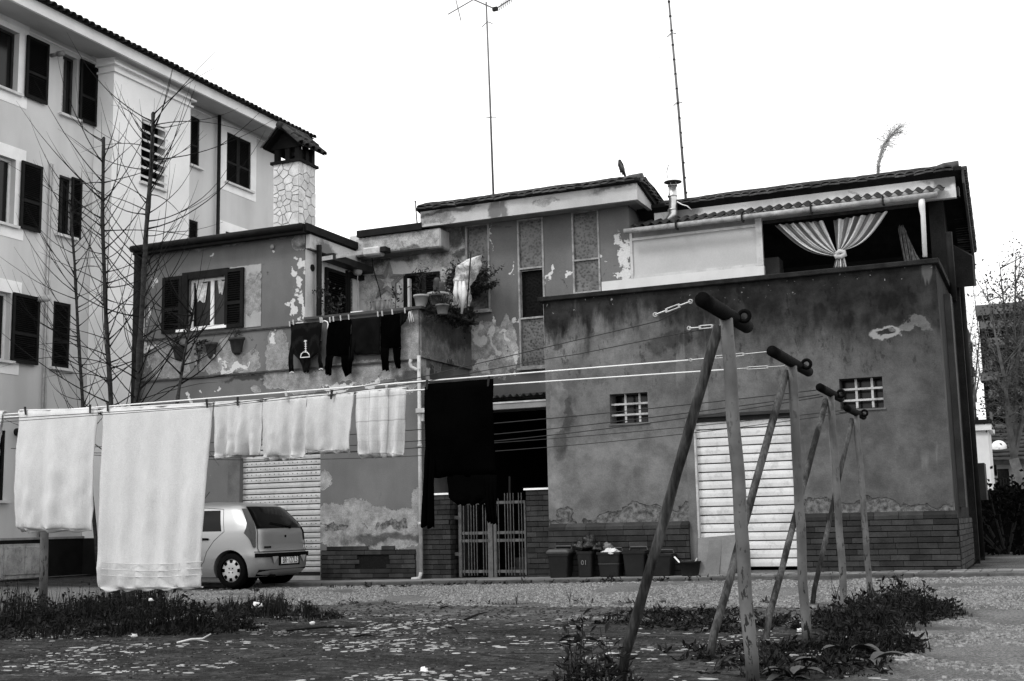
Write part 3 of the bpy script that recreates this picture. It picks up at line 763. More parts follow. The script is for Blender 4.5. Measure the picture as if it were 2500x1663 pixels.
# balcony: floor, end wall, top coping
MB().box(XH, XB - .302, F + .302, C, 3.78, 3.9).build('balcony_floor', M_conc, house)
M_rough = peel_mat('rough_render', .10, .15, .4, [EX_(k4, 1300, 1200, XB, .8, .5), EX_(k4, 1450, 1250, XB, .4, .4)], [EX_(k4, 1230, 1480, XB, .1, .25)], [EX_(k4, 1400, 1150, XB, 1.2, .25)], (), .5)
MB().box(XB - .298, XB, F + .3, C - .002, -.1, z_par - .02).build('balcony_end_wall', M_rough, house)
MB().box(XB + .001, XB + .05, F + .02, C - .003, PX(*k4(1560, 1420), XB).z, z_par - .021).build('balcony_end_render', M_rough, house)
MB().box(XH + .02, XB + .1, F - .07, F + .36, z_par + .0, z_par + .05).build('coping', simple('slate_coping', .06, .8, .3), house)
MB().box(XB - .3, XB + .28, F + .361, C - .1, z_par - .019, z_par + .03).build('plant_shelf', simple('slate_coping', .06), house)
# string courses
for (k, x, y, hh, pr) in ((k2, 1475, 882, .03, .03), (k2, 1465, 1172, .035, .035)):
    p = PY(*k(x, y), F); MB().box(XLH - .01, XB - .001 if y > 1000 else XH, F - pr, F - .002, p.z - hh / 2, p.z + hh / 2).build('string_course', simple('dark_course', .05, .9, .4, 8), house)
# rough patch where a frame was taken out
pa, pb = PY(*k2(1680, 402), F), PY(*k2(1785, 830), F); mb = MB(); 
M_patch = peel_mat('rough_patch', .34, .26, .6, [((pa.x + pb.x) / 2, F, (pa.z + pb.z) / 2, .4, .5, .4)], [], [], ())
n = 26
for (x0, x1, z0, z1, nm) in ((PY(*k2(1575, 410), F).x, pb.x, PY(*k2(1780, 435), F).z, PY(*k2(1780, 405), F).z, 0), (PY(*k2(1672, 600), F).x, pb.x, pb.z, PY(*k2(1780, 435), F).z, 1)):
    poly = []
    for i in range(n): poly.append((x0 + (x1 - x0) * i / n, z0 + .012 * noise.noise((i, 1, nm))))
    for i in range(n): poly.append((x1 + .03 * noise.noise((i * .6, 2, nm)), z0 + (z1 - z0) * i / n))
    for i in range(n): poly.append((x1 - (x1 - x0) * i / n, z1 + .02 * noise.noise((i * .5, 3, nm)) * (1 - nm)))
    for i in range(n): poly.append((x0, z1 - (z1 - z0) * i / n))
    MB().prism([(a, b) for a, b in poly], 1, F - .012 - nm * .002, F - .002).build('rough_patch', M_patch, house)
# front window with shutters
x0, x1, z0, z1 = wo; fr = MB(); t = .055; Y = F + .06
xm = PY(*k2(1437, 650), F).x
for a, b in ((x0, x0 + t), (xm - t * .8, xm + t * .8), (x1 - t, x1)): fr.box(a, b, Y, Y + .06, z0, z1)
fr.box(x0 + t, x1 - t, Y + .002, Y + .058, z1 - t, z1); fr.box(x0 + t, x1 - t, Y + .002, Y + .058, z0, z0 + t)
wd = fr.build('window', M_frame, house, bev=.006)
MB().box(x0 + t, x1 - t, Y + .03, Y + .036, z0 + t, z1 - t).build('pane', M_glass, wd)
def lace(name, x0, x1, z0, z1, Y, parent, fold=.02, taper=.5):
    mb = MB(); n, m = 18, 10; mb.uv = []
    for j in range(m + 1):
        v = j / m; wf = 1 - taper * v
        for i in range(n + 1):
            u = i / n; mb.v.append((x0 + (x1 - x0) * (.5 + (u - .5) * wf) + .0, Y + fold * math.sin(u * 22), z1 + (z0 - z1) * v + .03 * math.sin(u * 6))); mb.uv.append((u, v))
    for j in range(m):
        for i in range(n): a = j * (n + 1) + i; mb.f.append((a, a + 1, a + n + 2, a + n + 1))
    return mb.build(name, M_curt, parent, True)
lace('lace_curtain', x0 + .1, xm - .12, z1 - .46, z1 - .06, Y + .012, wd, .008, .4)
lace('lace_curtain', xm + .12, x1 - .1, z1 - .34, z1 - .06, Y + .012, wd, .008, .5)
MB().box(x0 - .25, x1 + .06, F - .09, F - .002, z0 - .05, z0 + .0).build('window_sill', M_trim, house)
a, b = PY(*k2(1118, 700), F), PY(*k2(1250, 700), F); shz0, shz1 = PY(*k2(1180, 880), F).z, PY(*k2(1180, 496), F).z
shutter_leaf(house, 1, F - .01, a.x, b.x, shz0, shz1, th=-.05); 
a, b = PY(*k2(1254, 700), F), PY(*k2(1293, 700), F); MB().box(a.x, b.x, F - .07, F - .01, shz0 + .02, shz1).build('shutter_edge', M_shut2, house)
a, b = PY(*k2(1548, 640), F), PY(*k2(1674, 640), F); shz0, shz1 = PY(*k2(1610, 842), F).z, PY(*k2(1610, 438), F).z
shutter_leaf(house, 1, F - .02, a.x, b.x, shz0, shz1, th=-.05)
a, b = PY(*k2(1257, 470), F), PY(*k2(1568, 470), F); q0, q1 = PY(*k2(1410, 480), F).z, PY(*k2(1410, 452), F).z
MB().box(a.x, b.x, F - .06, F + .1, q0 - .06, q1).build('lintel', M_shut2, house)
# garage shutter (left)
M_rsh = simple('roller_shutter_paint', .44, .55, .12, 2, 50, .2, .006, spec=.35, dirt=.3, objvar=.04)
M_rdark = simple('shutter_slot', .02, .8)
def roller(parent, x0, x1, z0, z1, Y, n, mat, dots=()):
    dz = (z1 - z0) / n
    sm = mesh_of(MB().prism([(0, .006 / 1), (-.022, .012), (-.026, dz * .5), (-.02, dz - .02), (0, dz - .008)], 0, 0, x1 - x0), 'shutter_slat', mat)
    # prism about axis x : points are (y, z)
    for i in range(n): place('shutter_slat', sm, parent, (x0, Y, z0 + i * dz + .001))
    MB().box(x0 - .02, x1 + .02, Y + .004, Y + .03, z0, z1).build('shutter_back', M_rdark, parent)
    if dots:
        mb = MB()
        for i in dots:
            q = x0 + .1
            while q < x1 - .08:
                mb.lathe([(.011, 0), (.011, .004)], (0, 0, 0), 6) if False else mb.box(q - .009, q + .009, Y - .0285, Y - .02, z0 + (i + .45) * dz, z0 + (i + .45) * dz + .018)
                q += .105
        stuff(mb.build('vent_holes', M_rdark, parent))
roller(house, gl[0] + .001, gl[1] - .001, .16, 2.72, F + .13, 24, M_rsh, (4, 5, 8, 9, 12, 13, 16, 17, 18, 19))
MB().box(gl[0] + .02, gl[1] - .02, F + .08, F + .3, .02, .1).build('threshold', simple('pale_stone', .45, .7, .2), house)
MB().box(gl[0] - .28, gl[0] - .0, F - .004, F - .002, .0, 2.72).build('jamb_band', simple('jamb_grey', .11, .85), house)
MB().box(gl[0] + .02, gl[1] - .02, F + .1, F + .28, .1, .16).build('shutter_gap', M_rdark, house)
# brick bases
M_brick = simple('dark_brick', .024, .8, .35, 5, 50, .4, .008, objvar=.55, spec=.25)
M_mort = simple('mortar', .006, .95, .3, 20, 60, .5, .02)
bme = {}
def bricks(parent, u0, u1, z0, z1, c, ax=1, out=-.025, bh=.085, bw=.30, skip=None, slope=0):
    rows = max(1, round((z1 - z0) / bh)); bh = (z1 - z0) / rows
    key = (ax, round(bh, 3))
    if key not in bme:
        m = MB()
        if ax == 1: m.box(-.5, .5, -.012, .012, .006, bh - .007)
        else: m.box(-.012, .012, -.5, .5, .006, bh - .007)
        bme[key] = mesh_of(m, 'brick', M_brick)
    for r in range(rows):
        u = u0 - (bw / 2 if r % 2 else 0) + random.uniform(-.05, .02)
        while u < u1 - .01:
            ln = bw * random.uniform(.85, 1.15); a, b = max(u, u0), min(u + ln, u1); u += ln
            if b - a < .04: continue
            if skip and skip((a + b) / 2, z0 + (r + .5) * bh, r, rows): continue
            d = out / 2 - random.uniform(0, .007); s = b - a - .006
            if ax == 1: place('brick', bme[key], parent, ((a + b) / 2, c + d, z0 + r * bh), (s, 1, 1))
            else: place('brick', bme[key], parent, (c + d, (a + b) / 2, z0 + r * bh), (1, s, 1))
bx0, bx1 = gl[1] + .03, -10.62
pm_ = PY(*k5(610, 1335), F)
def skipL(u, z, r, n):
    if r >= n - 1 and noise.noise((u * 1.3, 5, 0)) > -.35: return True
    if r == n - 2 and noise.noise((u * 1.7, 9, 0)) > .1: return True
    return abs(u - pm_.x) < .33 and abs(z - pm_.z) < .11 and not (u < pm_.x - .2 and z > pm_.z)
MB().box(bx0, bx1, F - .006, F - .001, -.02, BT - .06).build('brick_bed', M_mort, house)
bricks(house, bx0, bx1, -.02, BT + .1, F - .004, skip=skipL)
# downpipe by the door, dark downpipe at the far left corner
dp = PY(1026, 1200, F - .12)
mb = MB().tube([(dp.x, dp.y, .12), (dp.x, dp.y, PY(1026, 868, F - .12).z)], .034, 12)
mb.tube([(dp.x, dp.y, .16), (dp.x - .02, dp.y - .02, .06), (dp.x - .16, dp.y - .06, .04)], .036, 12)
mb.build('downpipe', M_ppipe, house, True)
e = [PY(*k4(x, y), F - .12) for x, y in ((1108, 1340), (1100, 1370), (1112, 1400), (1150, 1418), (1180, 1420))]
MB().tube(e, .033, 10).build('pipe_elbow', M_ppipe, house, True)
for z in (1.0, 2.4, 3.6): MB().tube([(dp.x, dp.y, z), (dp.x, dp.y, z + .05)], .042, 12).build('pipe_bracket', M_ppipe, house, True)
MB().tube([(XLH + .02, F - .14, .0), (XLH + .02, F - .14, zr + .02)], .085, 10).build('corner_downpipe', M_gut, house, True)
a = PY(*k2(985, 720), F); b = PY(*k2(985, 915), F); MB().box(a.x - .045, a.x + .02, F - .03, F - .002, b.z, a.z).build('white_strip', M_trim, house)
# balcony doors and fittings
y0_, y1_, _, zt_ = dr
fr = MB(); X = XH - .1
for a, b in ((y0_, y0_ + .12), (y1_ - .1, y1_)): fr.box(X, X + .16, a, b, 3.9, zt_)
fr.box(X, X + .158, y0_ + .12, y1_ - .1, zt_ - .1, zt_)
bdoor = fr.build('balcony_door', M_shut2, house)
q0, q1 = PX(*k4(680, 850), XH).y, PX(*k4(728, 850), XH).y
MB().box(X - .02, X + .05, q0, q1, 3.9, zt_ - .1).build('door_leaf', M_frame, bdoor)
cu = MB(); n = 16
for i in range(n):
    y = y0_ + .13 + (q0 - y0_ - .14) * i / (n - 1); cu.v += [(X + .02 + .02 * (i % 2), y, 3.95), (X + .02 + .02 * (i % 2), y, zt_ - .12)]
cu.f = [(2 * i, 2 * i + 2, 2 * i + 3, 2 * i + 1) for i in range(n - 1)]
def lacem():
    g = G('patterned_door_curtain'); v = g.voro(28, stretch=(1, 1, 1)); return g.done(g.rng(v, .15, .5, .34, .12), .9, v, .3)
cu.build('door_curtain', lacem(), bdoor)
sa, sb = PX(*k4(442, 850), XH).y, PX(*k4(600, 850), XH).y
shutter_leaf(house, 0, XH + .015, sa, sb, 3.92, (PX(*k4(442, 632), XH).z + PX(*k4(600, 690), XH).z) / 2, th=.05)
x0, x1, _, zt_ = bd
fr = MB()
for a, b in ((x0, x0 + .09), (x1 - .05, x1)): fr.box(a, b, C - .03, C + .1, 3.9, zt_)
fr.box(x0 + .09, x1 - .05, C - .028, C + .1, zt_ - .06, zt_); wd = fr.build('balcony_window', M_shut2, house)
a, b = PY(*k4(1082, 850), C).x, PY(*k4(1100, 850), C).x; MB().box(a, b, C - .02, C + .08, 3.9, zt_ - .1).build('white_frame', M_frame, wd)
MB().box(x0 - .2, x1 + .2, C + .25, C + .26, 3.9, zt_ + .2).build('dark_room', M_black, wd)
shutter_leaf(house, 1, C - .01, PY(*k4(1216, 800), C).x, PY(*k4(1333, 800), C).x, 3.92, PY(*k4(1270, 675), C).z, th=-.05)
# pale arm with motor box
a, b = PX(*k4(400, 572), XH + .15), None
M_armm = simple('pale_arm_paint', .5, .5, .2, 6, dirt=.3)
arm = MB(); A = PX(*k4(405, 575), XH + .14); Bq = PY(*k4(770, 515), C - .6)
arm.bar(A, Bq, .08, .08)
ao = arm.build('awning_arm', M_armm, house)
a, b = PY(*k4(762, 525), C - .62), PY(*k4(890, 505), C - .62)
MB().box(a.x, b.x, C - .78, C - .5, a.z - .1, b.z + .06).build('motor_box', M_armm, ao, bev=.03)
MB().box(b.x + .002, b.x + .14, C - .74, C - .52, b.z - .06, b.z + .05).build('motor_end', M_dpipe, ao, bev=.01)
mb = MB(); pts = [PY(*k4(*q), C - .3) for q in ((810, 560), (815, 620), (835, 700), (865, 800), (885, 900), (893, 970))]; mb.tube(pts, .011, 5)
mb.build('hanging_cable', M_dpipe, house)
p = PX(*k4(398, 700), XH + .12)
MB().tube([(XH + .14, p.y - .0, 4.0), (XH + .14, p.y, zr - .18)], .055, 10).build('side_downpipe', M_gut, house, True)
p = PX(*k4(352, 640), XH + .013); MB().tube([(XH + .008, p.y, p.z), (XH + .03, p.y, p.z)], .07, 16).build('round_vent', M_black, house)
p = PX(*k4(683, 660), XH + .1); lm = MB().lathe([(.0, .13), (.07, .11), (.1, .05), (.1, -.05), (.07, -.1), (.0, -.11)], (XH + .15, p.y, p.z), 16, False)
lmp = lm.build('wall_lamp', simple('frosted_lamp', .35, .4), house, True)
MB().tube([(XH + .01, p.y - .12, p.z + .02), (XH + .08, p.y - .1, p.z + .12), (XH + .15, p.y, p.z + .13)], .03, 8).build('lamp_bracket', M_dpipe, lmp, True)
MB().tube([(XH + .15, p.y, p.z - .1), (XH + .16, p.y, z_par)], .008, 5).build('lamp_cord', M_armm, house)
# little awning over the plants : small wall box
a, b = PY(*k4(1378, 698), C), PY(*k4(1428, 735), C); MB().box(a.x, b.x, C - .1, C - .003, b.z, a.z).build('wall_box', simple('grey_fitting', .2), house, bev=.01)
# star on the wall: three nested outlines in thin moulding
def star_pts(cx, cz, R):
    return [(cx + R * (1 if i % 2 == 0 else .42) * math.sin(i * math.pi / 5 + .08), cz + R * (1 if i % 2 == 0 else .42) * math.cos(i * math.pi / 5 + .08)) for i in range(10)]
sc = PY(*k4(935, 745), C)
star = thing('wall_star', 'large pale five pointed star decoration on the balcony back wall', 'star', (sc.x, C, sc.z))
for R in (.42, .33, .24):
    mb = MB(); q = star_pts(sc.x, sc.z, R); mb.tube([(a, C - .03, b) for a, b in q + q[:2]], .02, 6)
    mb.build('star_outline', simple('star_moulding', .26, .7, .2), star)
# ---- door bay under the balcony
MB().box(XB + .002, XR0 - .002, C + .3, C + .31, 3.2, 3.42).build('bay_lintel', M_cent, house)
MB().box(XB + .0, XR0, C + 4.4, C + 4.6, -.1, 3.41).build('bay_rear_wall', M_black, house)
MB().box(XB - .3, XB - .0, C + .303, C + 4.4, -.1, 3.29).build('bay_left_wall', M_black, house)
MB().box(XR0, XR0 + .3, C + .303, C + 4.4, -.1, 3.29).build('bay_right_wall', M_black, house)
M_corr = simple('corrugated_sheet', .03, .7, .4, 5, 50, .3, dirt=.5)
def corrugated(parent, x0, x1, y0, z0, y1, z1, pitch, amp, mat, name='corrugated_roof'):
    mb = MB(); n = int((x1 - x0) / pitch * 8)
    for i in range(n + 1):
        x = x0 + (x1 - x0) * i / n; d = amp * math.sin(2 * math.pi * (x - x0) / pitch)
        mb.v += [(x, y0, z0 + d), (x, y1, z1 + d)]
    mb.f = [(2 * i, 2 * i + 2, 2 * i + 3, 2 * i + 1) for i in range(n)]
    return mb.build(name, mat, parent, True, solid=.008)
pz = PY(1270, 968, F + .35).z
corrugated(house, XB + .06, XR0 - .01, F + .1, pz, C, pz + .22, .13, .025, M_corr)
a, b = PY(*k5(1420, 232), F + .2), PY(*k5(1820, 228), F + .2)
MB().box(XB + .3, b.x, F + .1, F + .22, b.z - .1, b.z + .0).build('bay_gutter', simple('grey_gutter', .2, .6, .2), house)
MB().box(XB + .3, b.x, F + .085, F + .24, b.z + .002, b.z + .03).build('gutter_lip', M_ppipe, house)
MB().box(XB + .052, XR0 - .003, F + .5, F + .56, pz - .12, pz - .03).build('canopy_beam', M_black, house)
a = PY(*k5(945, 290), F - .1); mb = MB().box(a.x - .09, a.x + .09, F - .2, F + .0 - .005, a.z - .05, a.z + .03); mb.tube([(a.x, F - .1, a.z - .2), (a.x, F - .1, a.z - .05)], .03, 8)
mb.build('gutter_spout', M_ppipe, house)
M_step = simple('step_stone', .035, .8, .3, 4)
for i in range(6):
    MB().box(-9.3, XR0 - .01, F + 1.2 + i * .28, F + 3.4, .02 + i * .17, .02 + (i + 1) * .17 - .003).build('step', M_step, house)
# brick gate piers
def pier(x0, x1, z1, y0, y1, label):
    t = thing('gate_pier', label, 'gate pier', ((x0 + x1) / 2, (y0 + y1) / 2, .05))
    MB().box(x0 + .012, x1 - .012, y0 + .012, y1, .0, z1).build('core', M_mort, t)
    bricks(t, x0, x1, .03, z1, y0 + .0, 1, -.002, .088, .24)
    bricks(t, y0 + .01, y1, .03, z1, x1 - .012, 0, .012, .088, .24)
    MB().box(x0 - .03, x1 + .03, y0 - .04, y1, z1 + .002, z1 + .035).build('cap', M_trim, t)
    return t
a, b, c_ = PY(*k5(1000, 870), F), PY(*k5(1142, 870), F), PY(*k5(1090, 880), F)
pier(XB + .03, b.x, c_.z, F - .02, F + .5, 'brick gate pier with a white cap beside the pale downpipe')
a, b, c_ = PY(*k5(1668, 845), F), PY(*k5(1850, 845), F), PY(*k5(1750, 845), F)
pier(a.x, XR0 - .02, c_.z, F - .02, F + .5, 'brick gate pier with a white cap next to the rubbish bins')
# gate
M_gate = simple('gate_paint', .10, .5, .25, 9, 60, .2, dirt=.5)
gx0, gx1 = PY(*k5(1200, 1100), F + .15).x, PY(*k5(1668, 1100), F + .15).x; gzt = PY(*k5(1450, 925), F + .15).z
gm = PY(*k5(1440, 1100), F + .15).x; gz0 = PY(*k5(1300, 1440), F + .15).z
for side, (a, b) in enumerate(((gx0, gm - .01), (gm + .01, gx1))):
    t = thing('gate_leaf', ('left leaf' if side == 0 else 'right leaf') + ' of the pale metal gate ' + ('by the pier next to the downpipe' if side == 0 else 'by the pier next to the bins'), 'gate', ((a + b) / 2, F + .15, gz0), 'leaves of the metal gate')
    fr = MB(); wd = .055
    if side == 0: fr.box(a, a + wd, F + .12, F + .18, gz0 - .03, gzt + .03); fr.box(b - .09, b, F + .11, F + .19, gz0 - .03, gzt + .0)
    else: fr.box(a, a + .05, F + .12, F + .18, gz0 - .03, gzt); fr.box(b - .03, b, F + .12, F + .18, gz0, gzt)
    fr.build('stile', M_gate, t)
    for zz in (gz0 + .07, gz0 + (gzt - gz0) * .47, gz0 + (gzt - gz0) * .575, gzt - .02):
        MB().box(a + (wd if side == 0 else .05), b - (.09 if side == 0 else .03), F + .135, F + .165, zz - .025, zz + .025).build('rail', M_gate, t)
    for gr in (.12, .42, .85) if side == 0 else (.12, .5, .93):
        for k in range(3 if gr < .4 else 4):
            x = a + (b - a) * gr + (k - 1.5) * .055
            if a + .03 < x < b - .02: MB().tube([(x, F + .118, gz0), (x, F + .118, gzt + (.05 if gr < .4 else .14))], .007, 6).build('bar', M_gate, t)
    if side == 0:
        for zz in (gz0 + .35, gzt - .3): MB().box(a - .09, a, F + .13, F + .17, zz, zz + .06).build('hinge', M_gate, t)
MB().tube([PY(*k5(1552, 750), F + .3), PY(*k5(1552, 1250), F + .3)], .02, 8).build('bay_post', M_dpipe, house)

# ---- stone chimney on the roof behind
ch = 'chimney'
a, b = PY(*k1(1872, 1400), 24.0), PY(*k1(2042, 1400), 24.0); cx0, cx1 = a.x, b.x
cy1 = PX(*k1(2152, 1400), cx1).y; ctz = PY(*k1(2042, 1105), 24.0).z
M_stm = simple('chimney_mortar', .35, .9, .2)
M_stone = simple('chimney_stone', .6, .8, .18, 5, 40, .4, .01, objvar=.14)
chm = MB().box(cx0, cx1, 24.0, cy1, 5.9, ctz).build('chimney', M_stm, house)
def vor_cells(w_, h_, n, gap):
    pts = [(random.random() * w_, random.random() * h_) for _ in range(n)]
    for _ in range(2):   # relax a little
        pts2 = []
        for c in vor_poly(pts, w_, h_, 0):
            pts2.append((sum(p[0] for p in c) / len(c), sum(p[1] for p in c) / len(c)))
        pts = [(p[0] * .5 + q[0] * .5, p[1] * .5 + q[1] * .5) for p, q in zip(pts, pts2)]
    return vor_poly(pts, w_, h_, gap)
def vor_poly(pts, w_, h_, gap):
    out = []
    for i, p in enumerate(pts):
        poly = [(0, 0), (w_, 0), (w_, h_), (0, h_)]
        for j, q in enumerate(pts):
            if i == j: continue
            nx_, ny_ = q[0] - p[0], q[1] - p[1]; L = math.hypot(nx_, ny_) or 1e-6; nx_ /= L; ny_ /= L
            if L > 1.2: continue
            c = nx_ * (p[0] + q[0]) / 2 + ny_ * (p[1] + q[1]) / 2 - gap / 2; res = []
            for k in range(len(poly)):
                A, B = poly[k], poly[(k + 1) % len(poly)]; da, db = nx_ * A[0] + ny_ * A[1] - c, nx_ * B[0] + ny_ * B[1] - c
                if da <= 0: res.append(A)
                if da * db < 0: t_ = da / (da - db); res.append((A[0] + (B[0] - A[0]) * t_, A[1] + (B[1] - A[1]) * t_))
            poly = res
            if len(poly) < 3: break
        if len(poly) >= 3: out.append(poly)
    return out
hh_ = ctz - 5.9
for poly in vor_cells(cx1 - cx0, hh_, 62, .022):
    d = random.uniform(.012, .03); MB().prism([(cx0 + a, 5.9 + b) for a, b in poly], 1, 24.0 - d, 23.999).build('stone', M_stone, chm)
for poly in vor_cells(cy1 - 24.0, hh_, 52, .022):
    d = random.uniform(.012, .03); MB().prism([(24.0 + a, 5.9 + b) for a, b in poly], 0, cx1 + .001, cx1 + d).build('stone', M_stone, chm)
M_cap = simple('chimney_cap_dark', .006, .9, .4)
MB().box(cx0 - .07, cx1 + .07, 23.93, cy1 + .07, ctz + .001, ctz + .07).build('cap_slab', M_cap, chm)
kz = PY(*k1(2042, 1000), 24.0).z
for (u, v) in ((cx0, 24.0), (cx1 - .12, 24.0), (cx0, cy1 - .12), (cx1 - .12, cy1 - .12), ((cx0 + cx1) / 2 - .04, 24.0), (cx1 - .12, (24 + cy1) / 2 - .04)):
    MB().box(u, u + .12, v, v + .12, ctz + .071, kz + .1).build('cap_post', M_cap, chm)
MB().box(cx0 + .08, cx0 + (cx1 - cx0) * .5, cy1 - .1, cy1 - .06, ctz + .071, kz).build('cap_panel', M_cap, chm)
MB().box(cx1 - .1, cx1 - .06, 24.1, cy1 - .1, ctz + .071, kz).build('cap_panel', M_cap, chm)
rz_ = kz + .45; cxm = (cx0 + cx1) / 2 - .02; e_ = .15
for s in (-1, 1):
    xe = cx0 - e_ if s < 0 else cx1 + e_; ze = kz - .02
    n = 6
    MB().add([(xe, 23.75, ze), (cxm, 23.75, rz_), (cxm, cy1 + .2, rz_), (xe, cy1 + .2, ze), (xe, 23.75, ze + .05), (cxm, 23.75, rz_ + .05), (cxm, cy1 + .2, rz_ + .05), (xe, cy1 + .2, ze + .05)],
             [(0, 3, 2, 1), (4, 5, 6, 7), (0, 1, 5, 4), (1, 2, 6, 5), (2, 3, 7, 6), (3, 0, 4, 7)]).build('cap_roof', M_cap, chm)
    ang = math.atan2(rz_ - ze, abs(xe - cxm)); L = math.hypot(rz_ - ze, xe - cxm)
    for i in range(5):
        y = 23.8 + i * (cy1 + .35 - 23.75) / 5
        place('roof_tile', tile_me, chm, (cxm + (xe - cxm) * .72, y, rz_ + .03 + (ze - rz_) * .72), rot=(0, ang if s > 0 else math.pi - ang, 0), scale=(1.0, 1, 1 if s > 0 else -1))
        place('roof_tile', tile_me, chm, (cxm + (xe - cxm) * .3, y, rz_ + .05 + (ze - rz_) * .3), rot=(0, ang if s > 0 else math.pi - ang, 0), scale=(1.0, 1, 1 if s > 0 else -1))
MB().prism([(cx0 - .1, kz), (cx1 + .1, kz), (cxm, rz_)], 1, 23.98, 24.02).build('cap_gable', M_cap, chm)
MB().tube([(cxm, 23.7, rz_ + .05), (cxm, cy1 + .2, rz_ + .06)], .09, 10).build('ridge_tile', M_tile, chm, True)

# ================================================================ GARAGE BLOCK WITH TERRACE
blk = thing('terrace_garage_block', 'long dark stained garage block with a covered terrace on top', 'building', (-4.5, RB, 0))
z_cap1 = (PY(1333, 725, RB).z + PY(2285, 632, RB).z) / 2
z_cap0 = z_cap1 - .085
w1 = (PY(1489, 1000, RB).x, PY(1582, 1000, RB).x, PY(1536, 1033, RB).z, PY(1536, 960, RB).z)
w2 = (PY(2050, 960, RB).x, PY(2156, 960, RB).x, PY(2104, 998, RB).z, PY(2104, 922, RB).z)
gr = (PY(1697, 1150, RB).x, PY(1941, 1150, RB).x, zs(-4.5), (PY(1700, 1020, RB).z + PY(1930, 1008, RB).z) / 2)
XR1 = (PY(2285, 641, RB).x + PY(2324, 1222, RB).x) / 2
PL0, PL1 = PY(1520, 1283, RB - .1).z, PY(2150, 1258, RB - .1).z; PLZ = (PL0 + PL1) / 2
print('blk', z_cap1, w1, w2, gr, XR1, PL0, PL1)
def block_mat():
    g = G('stained_render'); x, y, z = g.xyz()
    f = g.noise(45, 5, .6); n = g.noise(.8, 5); n2 = g.noise(2.8, 7, .65)
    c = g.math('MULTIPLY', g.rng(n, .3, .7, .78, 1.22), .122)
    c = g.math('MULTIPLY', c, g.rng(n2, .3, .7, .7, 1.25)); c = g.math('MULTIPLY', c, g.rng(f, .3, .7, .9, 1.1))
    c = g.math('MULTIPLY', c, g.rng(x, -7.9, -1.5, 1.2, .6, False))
    # soot and mould running down from the coping
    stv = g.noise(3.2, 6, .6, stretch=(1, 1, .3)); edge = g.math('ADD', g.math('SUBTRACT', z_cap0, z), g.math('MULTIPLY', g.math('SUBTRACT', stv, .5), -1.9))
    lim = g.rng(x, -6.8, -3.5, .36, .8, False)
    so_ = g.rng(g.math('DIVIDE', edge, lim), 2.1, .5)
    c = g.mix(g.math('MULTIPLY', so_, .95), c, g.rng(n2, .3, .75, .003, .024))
    sp = g.noise(9, 6, .7, stretch=(1, 1, .45)); blot = g.math('MULTIPLY', g.rng(sp, .56, .66), g.rng(z, 2.6, 3.6)); c = g.math('MULTIPLY', c, g.math('SUBTRACT', 1, g.math('MULTIPLY', blot, .5)))
    lich = g.math('MULTIPLY', g.rng(g.noise(16, 3, .5), .70, .72), g.rng(z, z_cap0 - .35, z_cap0 - .1)); c = g.mix(lich, c, .3)
    # blotches and pale scars
    dm = g.blobs([E_(k8, 235, 330, RB, .12, .35), E_(k8, 190, 520, RB, .14, .3), E_(k6, 930, 1410, RB, .18, .16), E_(k6, 1030, 1370, RB, .12, .16), E_(k6, 1130, 1360, RB, .1, .1), E_(k6, 195, 1400, RB, .07, .07), E_(k6, 230, 1300, RB, .04, .08),
                  E_(k7, 890, 1310, RB, .14, .06), E_(k7, 870, 1120, RB, .08, .18), E_(k7, 950, 1100, RB, .1, .14), E_(k7, 1070, 1090, RB, .08, .12), E_(k7, 200, 1200, RB, .05, .1), E_(k7, 640, 1230, RB, .1, .18), E_(k7, 420, 1170, RB, .12, .15)], .35, 5, 6, .3)
    c = g.math('MULTIPLY', c, g.math('SUBTRACT', 1, g.math('MULTIPLY', dm, .5)))
    pm = g.blobs([E_(k8, 175, 240, RB, .13, .55), E_(k8, 170, 880, RB, .1, .35), E_(k7, 1030, 1270, RB, .22, .06), E_(k7, 1150, 1240, RB, .14, .08)], .5, 5, 7, .12)
    c = g.mix(g.math('MULTIPLY', pm, .5), c, g.rng(n2, .3, .7, .12, .27))
    ring = g.blobs([E_(k7, 890, 1315, RB, .24, .1)], .3, 6, 5, .1); ring2 = g.blobs([E_(k7, 890, 1312, RB, .16, .055)], .3, 6, 5, .1)
    c = g.mix(g.math('MULTIPLY', ring, g.math('SUBTRACT', 1, ring2)), c, .25)
    # pale run marks
    rn = g.math('MULTIPLY', g.rng(g.noise(5, 3, stretch=(1, 1, .12)), .6, .68), g.rng(g.noise(.7, 3), .5, .6)); c = g.mix(g.math('MULTIPLY', rn, .22), c, .3)
    # bottom edge where the render has fallen away
    bz = g.rng(x, -7.9, -1.4, PL0 + .2, PL1 + .17, False)
    be = g.math('SUBTRACT', g.math('ADD', z, g.math('MULTIPLY', g.math('SUBTRACT', g.noise(1.5, 7, .55), .5), 1.25)), bz)
    bm_ = g.rng(be, .02, -.0); c = g.mix(bm_, c, g.rng(g.noise(12, 7, .7), .3, .7, .03, .19))
    ln = g.math('MULTIPLY', g.rng(be, -.014, -.004), g.rng(be, .006, .0)); c = g.mix(g.math('MULTIPLY', ln, .7), c, .02)
    h = g.math('ADD', g.math('MULTIPLY', f, .3), g.math('MULTIPLY', n2, .4)); h = g.math('SUBTRACT', h, g.math('MULTIPLY', bm_, 1.3)); h = g.math('SUBTRACT', h, g.math('MULTIPLY', so_, .1))
    return g.done(c, .88, h, .6, .025, spec=.15)
M_blk = block_mat()
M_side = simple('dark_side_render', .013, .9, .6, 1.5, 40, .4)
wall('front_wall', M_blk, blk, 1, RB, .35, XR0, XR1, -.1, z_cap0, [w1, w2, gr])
YS = 26.5
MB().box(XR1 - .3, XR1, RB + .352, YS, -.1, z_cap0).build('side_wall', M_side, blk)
MB().box(XR0, XR0 + .3, RB + .352, YS, -.1, z_cap0).build('inner_wall', M_blk, blk)
